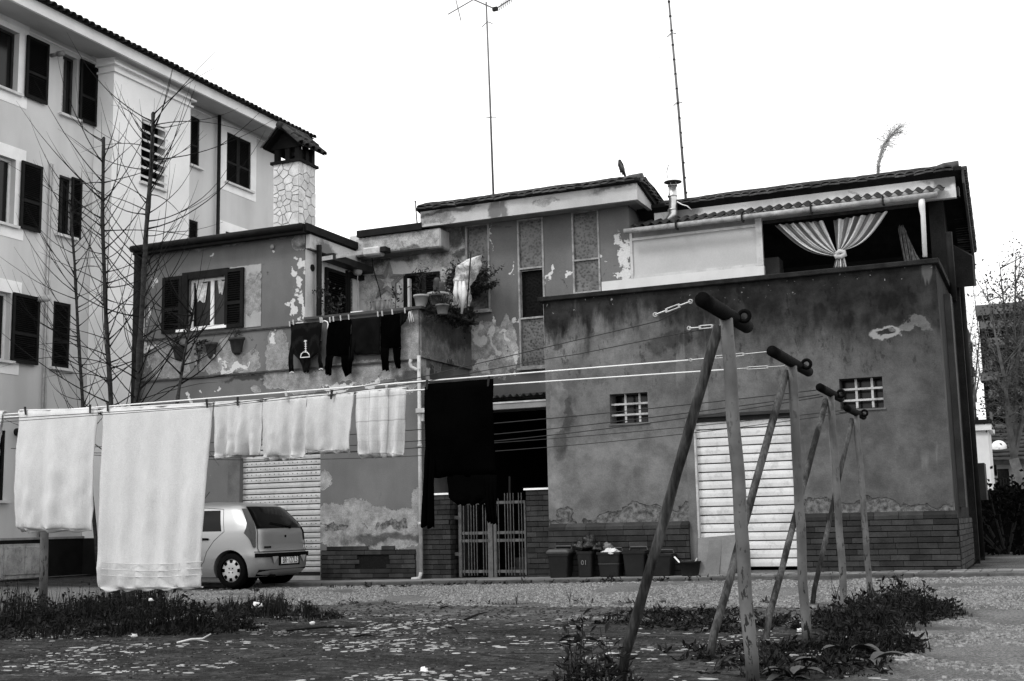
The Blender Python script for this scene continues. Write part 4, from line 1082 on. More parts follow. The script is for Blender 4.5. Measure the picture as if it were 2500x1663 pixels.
MB().box(XR0, XR1, YS, YS + .3, -.1, 8).build('rear_wall', M_side, blk)
M_capm = simple('mouldy_coping', .016, .95, .5, 5, 50, .5, .02)
cp = MB(); n = 46
MB().box(XR0 - .09, XR1 + .06, RB - .07, RB + .42, z_cap0 + .001, z_cap1).build('coping', M_capm, blk, bev=.012)
MB().box(XR1 - .36, XR1 + .06, RB + .421, YS, z_cap0 + .001, z_cap1).build('side_coping', M_capm, blk)
MB().box(XR0 + .3, XR1 - .3, RB + .352, YS, z_cap0 - .95, z_cap0 - .8).build('terrace_floor', M_conc, blk)
# plinth of long bricks with a sloping top course
for (a, b, z) in ((XR0 + .02, gr[0] - .12, PL0), (gr[1] + .1, XR1 + .06, PL1)):
    MB().box(a + .01, b - .01, RB - .078, RB - .002, -.1, z - .05).build('plinth_core', M_mort, blk)
    bricks(blk, a, b, zs((a + b) / 2) - .01, z - .07, RB - .08, 1, -.012, .092, .33)
    x = a
    while x < b - .05:
        l = min(.34 * random.uniform(.9, 1.1), b - x); MB().prism([(RB - .1, z - .065), (RB - .1, z - .01), (RB - .003, z + .05), (RB - .003, z - .065)], 0, x + .003, x + l - .003).build('sloping_brick', M_brick, blk); x += l
bricks(blk, RB - .07, RB + 3.2, zs(XR1) - .01, PL1 - .07, XR1 + .06, 0, .012, .092, .33)
MB().box(XR1 + .001, XR1 + .058, RB - .08, RB + 3.2, -.1, PL1 - .06).build('side_plinth_core', M_mort, blk)
# small barred windows
M_bar = simple('pale_bar_paint', .42, .5, .2, 8, dirt=.4)
for r_ in (w1, w2):
    x0, x1, z0, z1 = r_; w_, h_ = x1 - x0, z1 - z0
    gb = MB()
    for u in (.37, .74): gb.box(x0 + w_ * u - .018, x0 + w_ * u + .018, RB + .1, RB + .115, z0 + .02, z1)
    for u in (.3, .66): gb.box(x0 + .0, x1, RB + .085, RB + .1, z0 + h_ * u - .016, z0 + h_ * u + .016)
    go = gb.build('window_grille', M_bar, blk)
    MB().box(x0 - .1, x1 + .1, RB + .36, RB + .37, z0 - .1, z1 + .1).build('dark_pane', M_glass, go)
    MB().box(x0 - .03, x1 + .03, RB - .02, RB + .2, z0 - .03, z0 - .002).build('window_sill', simple('grey_sill', .12, .9), blk)
roller(blk, gr[0] + .001, gr[1] - .001, zs(-4.5) + .1, gr[3] - .06, RB + .09, 17, simple('white_shutter_paint', .6, .5, .12, 2, 50, .2, .006, spec=.35, dirt=.28, objvar=.03))
MB().box(gr[0] + .001, gr[1] - .001, RB + .03, RB + .3, gr[3] - .07, gr[3] - .001).build('shutter_slot', M_rdark, blk)
MB().box(gr[0] - .06, gr[1] + .06, RB - .04, RB - .002, gr[3] + .0, gr[3] + .05).build('lintel_trim', simple('lintel_dark', .03), blk)
MB().box(gr[0] + .002, gr[1] - .002, RB + .05, RB + .3, zs(-4.5) - .06, zs(-4.5) + .05).build('threshold', simple('grey_sill', .12), blk)
MB().box(gr[0] - .13, gr[0], RB - .018, RB - .002, 0, gr[3] - .003).build('jamb', simple('jamb_stone', .13, .8, .3), blk)
MB().box(gr[0] + .001, gr[0] + .035, RB - .01, RB + .08, .1, gr[3] - .08).build('guide_rail', M_bar, blk)
# canopy over the terrace
ca, cb = PY(*k6(675, 560), C - .25), PY(*k7(1250, 355), C - .25); cz = (ca.z + cb.z) / 2
corr_x0, corr_x1 = ca.x + .12, cb.x
MB().tube([(ca.x, C - .25, cz), (cb.x, C - .25, cz + .0)], .052, 12).build('gutter', simple('weathered_gutter', .33, .6, .3, 6, 50, .2, dirt=.5), blk, True)
corrugated(blk, corr_x0, corr_x1 + .1, C - .2, cz + .10, C + .45, cz + .32, .178, .03, M_corr)
for i in range(5): x = corr_x0 + .9 + i * 1.25; MB().box(x, x + .03, C - .33, C - .17, cz - .08, cz + .08).build('gutter_bracket', M_dpipe, blk)
# upper wall / fascia behind the canopy
UF = C + .5
ua, ub = PY(*k6(1100, 395), UF), PY(*k7(1375, 185), UF); uz1 = (PY(*k6(1180, 385), UF).z + PY(*k7(1300, 200), UF).z) / 2
XUR = PY(2331, 430, UF).x
print('upper', cz, uz1, XUR)
M_uf = peel_mat('upper_fascia_paint', .62, .3, .7, [], [], [E_(k7, 1300, 250, UF, .4, .12), E_(k6, 1120, 420, UF, .3, .25)], ())
MB().box(EXR + .02, XUR, UF, UF + .12, cz + .1, uz1).build('upper_fascia', M_uf, blk)
rs = MB(); 
# shed roof: high at the front, falling to the rear; rake on the right
Yr2 = C + 6.2; zr2 = PX(2372, 622, XUR + .15).z
Yr2 = PX(2378, 622, XUR + .15).y; zr2 = PX(2378, 622, XUR + .15).z
print('rake', Yr2, zr2)
rs.add([(EXR - .3, UF - .12, uz1 + .02), (XUR + .12, UF - .12, uz1 + .02), (XUR + .12, Yr2, zr2), (EXR - .3, Yr2, zr2),
        (EXR - .3, UF - .12, uz1 + .09), (XUR + .12, UF - .12, uz1 + .09), (XUR + .12, Yr2, zr2 + .08), (EXR - .3, Yr2, zr2 + .08)],
       [(0, 3, 2, 1), (4, 5, 6, 7), (0, 1, 5, 4), (1, 2, 6, 5), (2, 3, 7, 6), (3, 0, 4, 7)])
rs.build('roof_slab', M_gut, blk)
tile_row(blk, EXR + .3, XUR + .05, UF - .08, uz1 + .06, .165)
g_ = MB(); n = 80
for i in range(n + 1):
    x = EXR + .1 + (XUR - EXR - .15) * i / n; d = .03 * noise.noise((x * .9, 0, 9)) + .012 * noise.noise((x * 6, 1, 3))
    for (yy, zz) in ((UF - .06, .075), (UF + .05, .15), (UF + .3, .25), (UF + 1.2, .12)): g_.v.append((x, yy, uz1 + zz + (d if zz > .1 else d * .3)))
for i in range(n):
    for k in range(3): a = i * 4 + k; g_.f.append((a, a + 4, a + 5, a + 1))
g_.build('roof_felt', M_rubber, blk, solid=.02)
place('ridge_tile', rt2, blk, (XUR - .12, UF - .0, uz1 + .12)); 
nr = 34
for i in range(nr):
    t_ = (i + .5) / nr; place('roof_tile', edge_me, blk, (XUR + .13, UF + (Yr2 - UF) * t_, uz1 + .07 + (zr2 - uz1) * t_), rot=(0, 0, math.pi / 2 + random.uniform(-.06, .06)), scale=(1, 1, 1.2))
MB().hexa([(XUR + .121, UF - .1, uz1 - .22), (XUR + .16, UF - .1, uz1 - .22), (XUR + .16, Yr2, zr2 - .28), (XUR + .121, Yr2, zr2 - .28),
           (XUR + .121, UF - .1, uz1 + .02), (XUR + .16, UF - .1, uz1 + .02), (XUR + .16, Yr2, zr2), (XUR + .121, Yr2, zr2)]).build('rake_board', simple('grey_rake', .05, .8, .3), blk)
XUW = PX(2330, 560, 0.0).x
XSW = XR1 + .0
MB().add([(XSW - .25, C + .6, z_cap1), (XSW + .0, C + .6, z_cap1), (XSW, Yr2 - .4, z_cap1), (XSW - .25, Yr2 - .4, z_cap1), (XSW - .25, C + .6, uz1), (XSW, C + .6, uz1), (XSW, Yr2 - .4, zr2 + .02), (XSW - .25, Yr2 - .4, zr2 + .02)],
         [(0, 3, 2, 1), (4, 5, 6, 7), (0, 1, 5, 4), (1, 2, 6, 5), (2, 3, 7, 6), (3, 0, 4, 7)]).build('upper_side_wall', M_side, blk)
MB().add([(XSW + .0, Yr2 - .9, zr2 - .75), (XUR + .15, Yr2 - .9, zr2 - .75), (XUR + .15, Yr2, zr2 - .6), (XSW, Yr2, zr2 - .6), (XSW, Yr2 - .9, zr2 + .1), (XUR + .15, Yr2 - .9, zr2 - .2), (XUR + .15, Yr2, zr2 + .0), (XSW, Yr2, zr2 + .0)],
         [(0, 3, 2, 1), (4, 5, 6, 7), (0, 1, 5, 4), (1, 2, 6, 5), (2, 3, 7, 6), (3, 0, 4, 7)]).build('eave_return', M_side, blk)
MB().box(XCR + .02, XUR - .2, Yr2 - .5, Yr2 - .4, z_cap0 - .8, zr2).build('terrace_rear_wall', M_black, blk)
# terrace screen: pale panels in a thin frame, white base
pl0, pl1 = PY(*k6(735, 640), C).x, PY(*k6(1690, 560), C).x
zb_ = PY(*k6(1200, 860), C).z; zt_ = PY(*k6(1200, 575), C).z; ztt = PY(*k6(1200, 520), C).z
M_panel = simple('pale_screen_panel', .46, .45, .1, .9, 50, .08)
MB().box(PY(*k6(510, 950), C).x, pl1, C - .006, C - .002 + .1, z_cap0, zb_).build('screen_base', simple('screen_base_white', .6, .8, .06), blk)
MB().box(pl0, pl1, C + .02, C + .05, zb_ + .002, zt_).build('screen_panel', M_panel, blk)
MB().box(pl0, pl1, C + .02, C + .05, zt_ + .05, ztt + .06).build('screen_upper_panel', simple('grey_screen_panel', .2, .6, .2), blk)
mb = MB(); mb.box(pl0 - .05, pl0, C - .01, C + .07, zb_, ztt + .06); mb.box(pl1 - .12, pl1, C - .01, C + .07, zb_ + .002, ztt + .1); mb.box(pl0, pl1 - .12, C - .008, C + .06, zt_, zt_ + .05)
mb.box(pl0, pl1 - .12, C - .0, C + .06, zb_ + .002, zb_ + .05); mb.build('screen_frame', simple('screen_frame_paint', .52, .7, .1, 4, dirt=.2), blk)
MB().box(pl1, XSW - .26, C + .1, C + .14, PY(*k7(500, 500), C).z, cz - .02).build('valance', simple('valance_dark', .025, .9, .5, 8), blk)
MB().box(PY(*k7(1135, 500), C - .2).x - .0, PY(*k7(1135, 500), C - .2).x + .001, C - .2, C - .199, 5, 5.001)
pts = [PY(*k7(1140, 375), C - .22), PY(*k7(1142, 440), C - .22), PY(*k7(1150, 500), C - .15), PY(*k7(1164, 790), C - .15)]
MB().tube([pts[0], pts[1], pts[2], pts[3]], [.055, .055, .042, .04], 12).build('white_post', M_trim, blk, True)
# pipes and stays on the right side
for (x_, r_) in ((.12, .09),):
    MB().tube([(XR1 + .1, 24.6, .2), (XR1 + .1, 24.6, 6.2)], .07, 10).build('side_downpipe', M_gut, blk, True)
MB().tube([(XR1 + .1, RB + 2.2, z_cap1 - .3), (XR1 + .1, RB + 2.2, uz1 - 1.2)], .06, 8).build('side_pipe', M_gut, blk, True)
for yy in (C + 1.5, C + 3.2): MB().box(XSW + .001, XSW + .12, yy, yy + .14, 0, zr2 - .2).build('side_pilaster', M_side, blk)
MB().box(XR1 + .001, XR1 + .1, RB + 1.4, RB + 1.8, 1.1, 4.6).build('side_panel', simple('grey_rake', .05), blk)
p = PX(2395, 1160, XR1 + .4); eb_ = MB().box(XR1 + .002, XR1 + .24, 25.3, 26.0, 1.25, 1.95); eb_.build('electric_box', simple('cabinet_dark', .03, .7), blk)
# ================================================================ CLOTHES POSTS AND LINES
def post_mat():
    g = G('old_post_paint'); f = g.noise(30, 5, .65, stretch=(1, 1, .35)); n = g.noise(4, 4); z = g.xyz()[2]
    c = g.rng(n, .3, .7, .075, .14)
    chip = g.rng(g.math('ADD', f, g.math('MULTIPLY', g.math('SUBTRACT', n, .5), .25)), .585, .61)
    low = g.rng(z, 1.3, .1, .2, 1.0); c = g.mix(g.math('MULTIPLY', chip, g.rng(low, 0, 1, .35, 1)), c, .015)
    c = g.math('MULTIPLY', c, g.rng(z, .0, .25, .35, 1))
    return g.done(c, .7, g.math('ADD', f, g.math('MULTIPLY', chip, -.6)), .5, .008, spec=.2)
def wood_mat():
    g = G('weathered_brace'); n = g.noise(6, 5, .6, stretch=(1, 1, .18)); f = g.noise(60, 4, stretch=(1, 1, .2))
    c = g.math('MULTIPLY', g.rng(n, .4, .62, .01, .075), g.rng(f, .3, .7, .6, 1.3)); return g.done(c, .8, f, .6, .008, spec=.15)
M_post, M_wood = post_mat(), wood_mat()
M_barm = simple('blackened_crossbar', .003, .85, .5, 6, 50, .5, spec=.05)
M_metal = simple('galvanised_fitting', .34, .45, .2, 12, metal=.6)
M_rope = simple('white_rope', .75, .7, .1)
M_wire = simple('dark_line_wire', .03, .7, .2)
posts = []
spec = [((1838, 1675), (1773, 778), (1508, 1668), (1714, 712), (1824, 818), .042),
        ((1969, 1579), (1934, 894), (1726, 1614), (1885, 857), (1974, 914), .038),
        ((2064, 1514), (2028, 967), (1864, 1558), (2001, 937), (2053, 978), .036),
        ((2126, 1467), (2090, 1014), (1980, 1478), (2066, 984), (2108, 1014), .036)]
for i, (b, t, fb, l, r, rad) in enumerate(spec):
    B = PZ(*b, 0.0); T = PY(t[0], t[1], B.y); X0 = (B.x + T.x) / 2; ht = T.z
    lb = ['nearest clothes post, tallest in view, at the bottom edge with a thick black crossbar', 'second clothes post from the front, holding the two white ropes', 'third clothes post from the front, crossbar overlapping the right barred window corner', 'farthest clothes post, standing in the leafy weeds near the pavement'][i]
    p = thing('clothes_post', lb, 'clothes post', (B.x, B.y, 0), 'clothes posts on the right')
    m = 14
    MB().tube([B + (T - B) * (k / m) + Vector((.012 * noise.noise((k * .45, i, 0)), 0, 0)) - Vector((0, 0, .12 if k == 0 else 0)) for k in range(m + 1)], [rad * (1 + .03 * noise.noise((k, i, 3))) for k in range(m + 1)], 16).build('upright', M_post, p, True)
    FB = PZ(*fb, 0.0); top = T + Vector((-.05, 0, -.04)); 
    pts = [FB + (top - FB) * (k / 12) + Vector((.008 * noise.noise((k * .5, i, 7)), 0, .0)) - Vector((0, 0, .1 if k == 0 else 0)) for k in range(13)]
    MB().tube(pts, [rad * .8 * (1 + .1 * noise.noise((k * .8, i, 4))) for k in range(13)], 12).build('brace', M_wood, p, True)
    L = PX(l[0], l[1], T.x); R_ = PX(r[0], r[1], T.x); zc = ht + .03
    bar_a, bar_b = Vector((T.x, L.y, zc)), Vector((T.x, R_.y, zc))
    n = 10; br = rad * 1.12
    MB().tube([bar_a + (bar_b - bar_a) * (k / n) for k in range(n + 1)], [br * (1 + .03 * noise.noise((k, i, 8))) for k in range(n + 1)], 16).build('crossbar', M_barm, p, True)
    rp = Vector((T.x + .07, B.y + (bar_b.y - B.y) * .35, zc + .01)); ring = []
    for k in range(15): a = 2 * math.pi * k / 14; ring.append(rp + Vector((.035 * math.cos(a), 0, .035 * math.sin(a) + .0)))
    MB().tube(ring, .014, 8, False).build('eye_ring', M_barm, p, True)
    posts.append((T.x, B.y, zc, bar_a, bar_b, rad, p))
# far left end: one post seen below the towel
BL = PZ(105, 1492, 0.0); TL_ = PY(112, 1300, BL.y)
lp = thing('clothes_post', 'pale clothes post half hidden behind the left towel, standing in the weeds', 'clothes post', (BL.x, BL.y, 0))
MB().tube([BL - Vector((0, 0, .1)), Vector((BL.x - .02, BL.y, 1.0)), Vector((BL.x - .04, BL.y, 2.12))], [.055, .052, .05], 14).build('upright', M_post, lp, True)
MB().tube([(BL.x - .04, BL.y - .35, 2.15), (BL.x - .04, BL.y + .35, 2.15)], .052, 14).build('crossbar', M_barm, lp, True)
def rope_pts(a, b, sag, n=26): return [a + (b - a) * (k / n) - Vector((0, 0, sag * 4 * (k / n) * (1 - k / n))) for k in range(n + 1)]
XE = -13.5
ROPES = {}
def line(name, a, zl, mat, rad, label, sag=.03, dy=0, grp=None, xe=XE):
    b = Vector((xe, a.y + dy, zl)); pts = rope_pts(a, b, sag)
    o = MB().tube(pts, rad, 6).build(name, mat, None, True, org=a); tag(o, label, 'clothes line', grp); return pts
# ropes of the nearest post
n_ = posts[0]; zl = PY(0, 1018, n_[3].y + .03).z
a1 = Vector((n_[0] - .06, n_[3].y + .03, n_[2]))
a2 = Vector((n_[0] - .06, n_[4].y - .25, n_[2] - .02))
for (a_, px_, lb) in ((a1, ((1608, 784), (1350, 844), (1015, 924), (800, 956), (518, 991), (0, 1023)), 'thin dark line running left from the near end of the closest crossbar'),
                    (a2, ((1625, 821), (1416, 864), (1350, 874), (1015, 936), (800, 964), (525, 993), (0, 1031)), 'thin dark line running left from below the closest crossbar')):
    pts = [a_] + [PY(x, y, a_.y) for x, y in px_]; pts.append(pts[-1] + (pts[-1] - pts[-2]) * .6)
    tag(MB().tube(pts, .0028, 6).build('clothes_line', M_wire, None, True, org=a_), lb, 'clothes line')
def turnbuckle(a, b, parent_label, s=1.0):
    a, b = Vector(a), Vector(b); d = (b - a); L = d.length; u = d.normalized()
    t = thing('turnbuckle', parent_label, 'turnbuckle', a)
    m = MB(); w_ = Vector((0, 0, 1)) * .009 * s
    p0, p1 = a + u * L * .32, a + u * L * .68
    m.tube([p0 - w_, p1 - w_], .0045 * s, 6); m.tube([p0 + w_, p1 + w_], .0045 * s, 6); m.bar(p0 - w_ * 1.2, p0 + w_ * 1.2, .012 * s, .012 * s); m.bar(p1 - w_ * 1.2, p1 + w_ * 1.2, .012 * s, .012 * s)
    m.build('body', M_metal, t); 
    for q0, q1 in ((a, p0), (p1, b)): MB().tube([q0, q1], .005 * s, 6).build('rod', M_metal, t)
    for q in (a, b):
        MB().tube([q + Vector((math.cos(k * .9) * .011 * s, 0, math.sin(k * .9) * .011 * s)) for k in range(8)], .0045 * s, 6, False).build('hook', M_metal, t)
turnbuckle(a1 + Vector((-.02, 0, 0)), a1 + Vector((-.24, 0, -.06)), 'turnbuckle at the near end of the closest crossbar', 1.1)
turnbuckle(a2 + Vector((-.04, 0, 0)), a2 + Vector((-.27, 0, -.0)), 'turnbuckle hooked below the closest crossbar behind its brace', 1.1)
# white ropes of the second post, the towels hang on these
s_ = posts[1]; r1 = Vector((s_[0] - .3, s_[3].y + .02, s_[2] - .0)); r2 = Vector((s_[0] - .3, s_[1] - .12, s_[2] - .06))
z1l = PY(0, 1011, r1.y).z + (PY(0, 1011, r1.y).z - s_[2]) * 0
def zat(y_px, x_px, Y): return PY(x_px, y_px, Y)
def fit_line(Yc, x1, y1, x2, y2, xe):   # straight line through two sightings on plane Yc, extended to xe
    P, Q = PY(x1, y1, Yc), PY(x2, y2, Yc); k = (Q.z - P.z) / (Q.x - P.x); return lambda X: P.z + k * (X - P.x)
fa = fit_line(r1.y, 1700, 878, 0, 1013, XE)
fb = fit_line(r2.y, 1600, 914, 0, 1020, XE)
P1 = Vector((r1.x - .35, r1.y, fa(r1.x - .35))); P2 = Vector((r2.x - .2, r2.y, fb(r2.x - .2)))
line('clothes_line', P1, fa(XE), M_rope, .0065, 'upper white rope carrying the row of towels from the second post', .0)
line('clothes_line', P2, fb(XE), M_rope, .0065, 'lower white rope of the pair running left from the second post', .0)
turnbuckle(Vector((s_[0] - .03, r1.y, s_[2])), P1 + Vector((.02, 0, 0)), 'turnbuckle between the upper white rope and the second crossbar')
turnbuckle(Vector((s_[0] - .03, r2.y, s_[2] - .04)), P2 + Vector((.02, 0, 0)), 'turnbuckle between the lower white rope and the second post')
for (k, yl, zz, sg, lb) in ((2, .04, -.02, .12, 'dark sagging wire from the near end of the third crossbar'), (2, .2, -.05, .2, 'dark sagging wire from the middle of the third crossbar'), (2, .4, -.05, .26, 'dark sagging wire from the far end of the third crossbar'),
                        (3, .04, -.02, .12, 'dark sagging wire from the near end of the farthest crossbar'), (3, .3, -.03, .2, 'dark sagging wire from the far end of the farthest crossbar')):
    q = posts[k]; a = Vector((q[0] - .04, min(q[3].y + yl, q[4].y), q[2] + zz)); line('clothes_line', a, 2.1 + zz, M_wire, .005, lb, sg, 0, None, BL.x - .04)

# ================================================================ LAUNDRY
def terry(name, col, checks=False, border=False, objvar=0):
    g = G(name); f = g.noise(120, 3); n = g.noise(9, 5, .6, stretch=(1, 1, .5)); c = g.math('MULTIPLY', g.rng(f, .3, .7, .9, 1.06), col)
    c = g.math('MULTIPLY', c, g.rng(n, .3, .7, .96, 1.03))
    if checks or border:
        u = g.xyz(g.tc('UV'))
        def stripe(ax, ps, w_):
            acc = None
            for q in ps:
                d = g.math('ABSOLUTE', g.math('SUBTRACT', u[ax], q)); acc = d if acc is None else g.math('MINIMUM', acc, d)
            return g.rng(acc, w_, w_ * .5)
        if checks:
            k = g.math('ADD', stripe(0, (.28, .66), .012), stripe(1, (.3, .66, .93), .008)); c = g.mix(g.math('MULTIPLY', k, .55), c, .22)
            k2_ = g.math('ADD', stripe(0, (.12, .2, .45, .52, .8, .9), .01), stripe(1, (.1, .2, .45, .52, .8), .007)); c = g.mix(g.math('MULTIPLY', k2_, .16), c, .3)
    n3 = g.noise(5, 5, .6, stretch=(1, 1, .35), dist=1.2)
    return g.done(c, .95, g.math('ADD', g.math('MULTIPLY', f, .45), g.math('ADD', g.math('MULTIPLY', n, .8), g.math('MULTIPLY', n3, 1.6))), .7, .009, spec=.1)
M_towel = terry('white_terry', .57); M_towel2 = terry('pale_waffle_cloth', .50); M_check = terry('checked_tea_towel', .54, True)
M_dark_cloth = simple('black_cloth', .0012, .98, .3, 4, 80, .4, spec=0)
def sheet(rows, Y, folds=.02, freq=5, seed=0, nx=36, sub=8, bend=.03, rows_uv=True):
    """rows: (px_y, px_left, px_right) sightings down the cloth on plane Y; returns a folded grid"""
    mb = MB(); mb.uv = []; fine = []
    for i in range(len(rows) - 1):
        for k in range(sub): t = k / sub; fine.append(tuple(rows[i][c] + (rows[i + 1][c] - rows[i][c]) * t for c in range(5)))
    fine.append(rows[-1])
    m = len(fine) - 1
    for j, (yl, yr, xl, xr_, _) in enumerate(fine):
        v = j / m; A, B_ = PY(xl, yl, Y), PY(xr_, yr, Y)
        for i in range(nx + 1):
            u = i / nx; p = A + (B_ - A) * u; amp = folds * (.18 + .82 * min(1, v * 1.6)) + .012 * math.exp(-v * 14) * math.cos(u * 6.28 * 2)
            d = amp * (math.sin(u * freq * 6.28 + seed + .8 * noise.noise((u * 2, v * 1.5, seed))) * .6 + 1.5 * noise.noise((u * freq * .9 + seed, v * 1.3, seed)) + .35 * noise.noise((u * 14, v * 7, seed)) + .22 * noise.noise((u * 26 + v * 6, v * 14, seed + 5)))
            edge = .012 * noise.noise((v * 5, seed, 4)) * (1 if u in (0, 1) else 0)
            hem = .012 * math.sin(u * freq * 6.28 + seed) * (v > .98)
            mb.v.append((p.x + edge, Y + d - bend * math.sin(v * 3.1), p.z + hem)); mb.uv.append((u, 1 - v))
    for j in range(m):
        for i in range(nx): a = j * (nx + 1) + i; mb.f.append((a, a + 1, a + nx + 2, a + nx + 1))
    return mb
def R5(*rows): return [(r[0], r[1], r[2], r[3], 0) for r in rows]   # yl, yr, xl, xr
Yr = r1.y
def towel(name, rows, mat, label, cat, grp, folds=.02, freq=4, seed=0, hem=None, Y=None):
    Y = Y or Yr; mb = sheet(R5(*rows), Y - .02, folds, freq, seed); org = PY((rows[0][2] + rows[0][3]) / 2, rows[0][0], Y)
    t = thing(name, label, cat, org, grp)
    mb.build('front_panel', mat, t, True, solid=.006)
    r0 = rows[0]; rl = rows[-1]; b = sheet(R5(r0, (r0[0] + (rl[0] - r0[0]) * .8, r0[1] + (rl[1] - r0[1]) * .8, r0[2] + (rows[-2][2] - r0[2]) * .8 + 9, r0[3] + (rows[-2][3] - r0[3]) * .8 - 12)), Y + .03, folds * .5, freq, seed + 3, nx=20, bend=-.02)
    b.build('back_panel', mat, t, True, solid=.006)
    A, B_ = PY(r0[2], r0[0], Y - .02), PY(r0[3], r0[1], Y - .02); mb = MB()
    n = 12
    for i in range(n + 1):
        p = A + (B_ - A) * (i / n)
        for q in range(5): a = math.pi * q / 4; mb.v.append((p.x, Y + .005 - .027 * math.cos(a), p.z + .012 * math.sin(a)))
    for i in range(n):
        for q in range(4): a = i * 5 + q; mb.f.append((a, a + 1, a + 6, a + 5))
    mb.build('fold', mat, t, True, solid=.006)
    if hem:
        for hy in hem:
            A, B_ = PY(hy[0], hy[1], Y - .05), PY(hy[2], hy[3], Y - .05); pts = [A + (B_ - A) * (i / 20) + Vector((0, .01 * math.sin(i * 1.2), 0)) for i in range(21)]
            MB().tube(pts, .006, 5).build('woven_band', mat, t, True)
    return t
towel('bath_towel', [(1003, 1000, 46, 238), (1100, 1095, 43, 232), (1200, 1195, 41, 226), (1285, 1290, 40, 222), (1300, 1296, 41, 221)], M_towel, 'white bath towel hanging left of the very large towel', 'towel', 'white washing on the rope', .05, 3.2, 1)
tt = towel('bath_sheet', [(999, 985, 253, 518), (1120, 1115, 252, 512), (1240, 1240, 250, 505), (1380, 1375, 248, 493), (1432, 1432, 246, 490), (1444, 1436, 262, 489)], M_towel, 'very large white bath towel hanging in front of the parked car', 'towel', 'white washing on the rope', .045, 4.5, 5)
for q, yy in enumerate((1373, 1389, 1404)):
    A, B_ = (249, yy), (492, yy - 2)
    pts = [PY(A[0] + (B_[0] - A[0]) * i / 24, yy + 6 * math.sin(i / 24 * 3.1) - 2 * i / 24, Yr - .075) + Vector((0, .012 * math.sin(i * 1.1), 0)) for i in range(25)]
    MB().tube(pts, .0032, 5).build('woven_band', M_towel, tt, True)
towel('face_towel', [(984, 978, 524, 641), (1050, 1046, 526, 640), (1112, 1110, 526, 639), (1120, 1113, 530, 638)], M_towel2, 'crumpled ragged small pale cloth, first to the right of the largest towel', 'towel', 'white washing on the rope', .05, 4, 9)
towel('face_towel', [(976, 968, 642, 750), (1050, 1045, 643, 749), (1112, 1108, 644, 748), (1125, 1118, 648, 746)], M_towel2, 'small pale waffle cloth, second to the right of the largest towel', 'towel', 'white washing on the rope', .036, 3.5, 13)
towel('face_towel', [(968, 960, 751, 864), (1030, 1025, 751, 863), (1098, 1096, 752, 859), (1106, 1104, 754, 858)], M_towel2, 'small pale textured cloth hanging left of the checked tea towel', 'towel', 'white washing on the rope', .026, 3, 17)
towel('tea_towel', [(958, 948, 869, 991), (1030, 1022, 872, 988), (1106, 1104, 875, 983), (1118, 1113, 879, 982)], M_check, 'white tea towel with a thin dark check, at the right end of the row', 'towel', 'white washing on the rope', .045, 4, 21)
towel('bath_towel', [(1008, 1006, -90, 9), (1060, 1060, -90, 6), (1112, 1112, -90, 1)], M_towel, 'edge of a white towel cut off by the left edge of the photo', 'towel', 'white washing on the rope', .02, 2, 25)
# black garment at the right end
def garment(name, spans, label, cat, Y, mat, folds=.03, seed=0, grp=None):
    mb = MB(); mb.uv = []
    for i, rows in enumerate(spans):
        s_m = sheet(R5(*rows), Y - .004 * i, folds, 2 + i % 2, seed + i * 3, nx=18, sub=6); n = len(mb.v)
        mb.v += s_m.v; mb.uv += s_m.uv; mb.f += [tuple(a + n for a in f) for f in s_m.f]
    r0 = spans[0][0]; o = mb.build(name, mat, None, True, org=PY((r0[2] + r0[3]) / 2, r0[0], Y), solid=.014); tag(o, label, cat, grp); return o
garment('black_top', [[(938, 925, 1040, 1204), (1040, 1035, 1046, 1208), (1165, 1160, 1052, 1210)], [(1160, 1160, 1093, 1214), (1215, 1215, 1100, 1212), (1232, 1230, 1118, 1180)],
                      [(945, 945, 1038, 1070), (1090, 1090, 1042, 1068), (1180, 1180, 1038, 1062), (1285, 1290, 1030, 1059)], [(1160, 1160, 1180, 1214), (1275, 1278, 1194, 1217)]],
        'black long sleeved garment hanging upside down in front of the dark doorway', 'garment', Yr - .02, M_dark_cloth, .02, 3)
# pegs on the rope
M_peg = simple('dark_peg', .02, .6); M_pegl = simple('pale_peg', .45, .6)
pegs = [(64, 1002, 'dark clothes peg near the left corner of the left bath towel'), (222, 997, 'dark clothes peg at the right corner of the left bath towel'), (265, 993, 'dark clothes peg at the left corner of the largest towel'),
        (507, 984, 'dark clothes peg at the right corner of the largest towel'), (582, 979, 'dark clothes peg on the ragged cloth right of the largest towel'), (701, 967, 'grey clothes peg between the second and third small cloths'),
        (811, 962, 'dark clothes peg in the middle of the third small cloth'), (945, 950, 'grey clothes peg on the checked tea towel'), (1044, 938, 'dark clothes peg at the left end of the black garment'), (1194, 930, 'dark clothes peg at the right end of the black garment')]
for i, (x, y, lb) in enumerate(pegs):
    p = PY(x, y, Yr - .03); t = thing('clothes_peg', lb, 'clothes peg', p, 'pegs on the white rope'); a = random.uniform(-.15, .15)
    for s in (-1, 1):
        MB().bar(p + Vector((s * .004 + a * .05, -.012, .035)), p + Vector((s * .001 - a * .05, -.01, -.045)), .012, .011).build('prong', M_pegl if i in (5, 7) else M_peg, t)
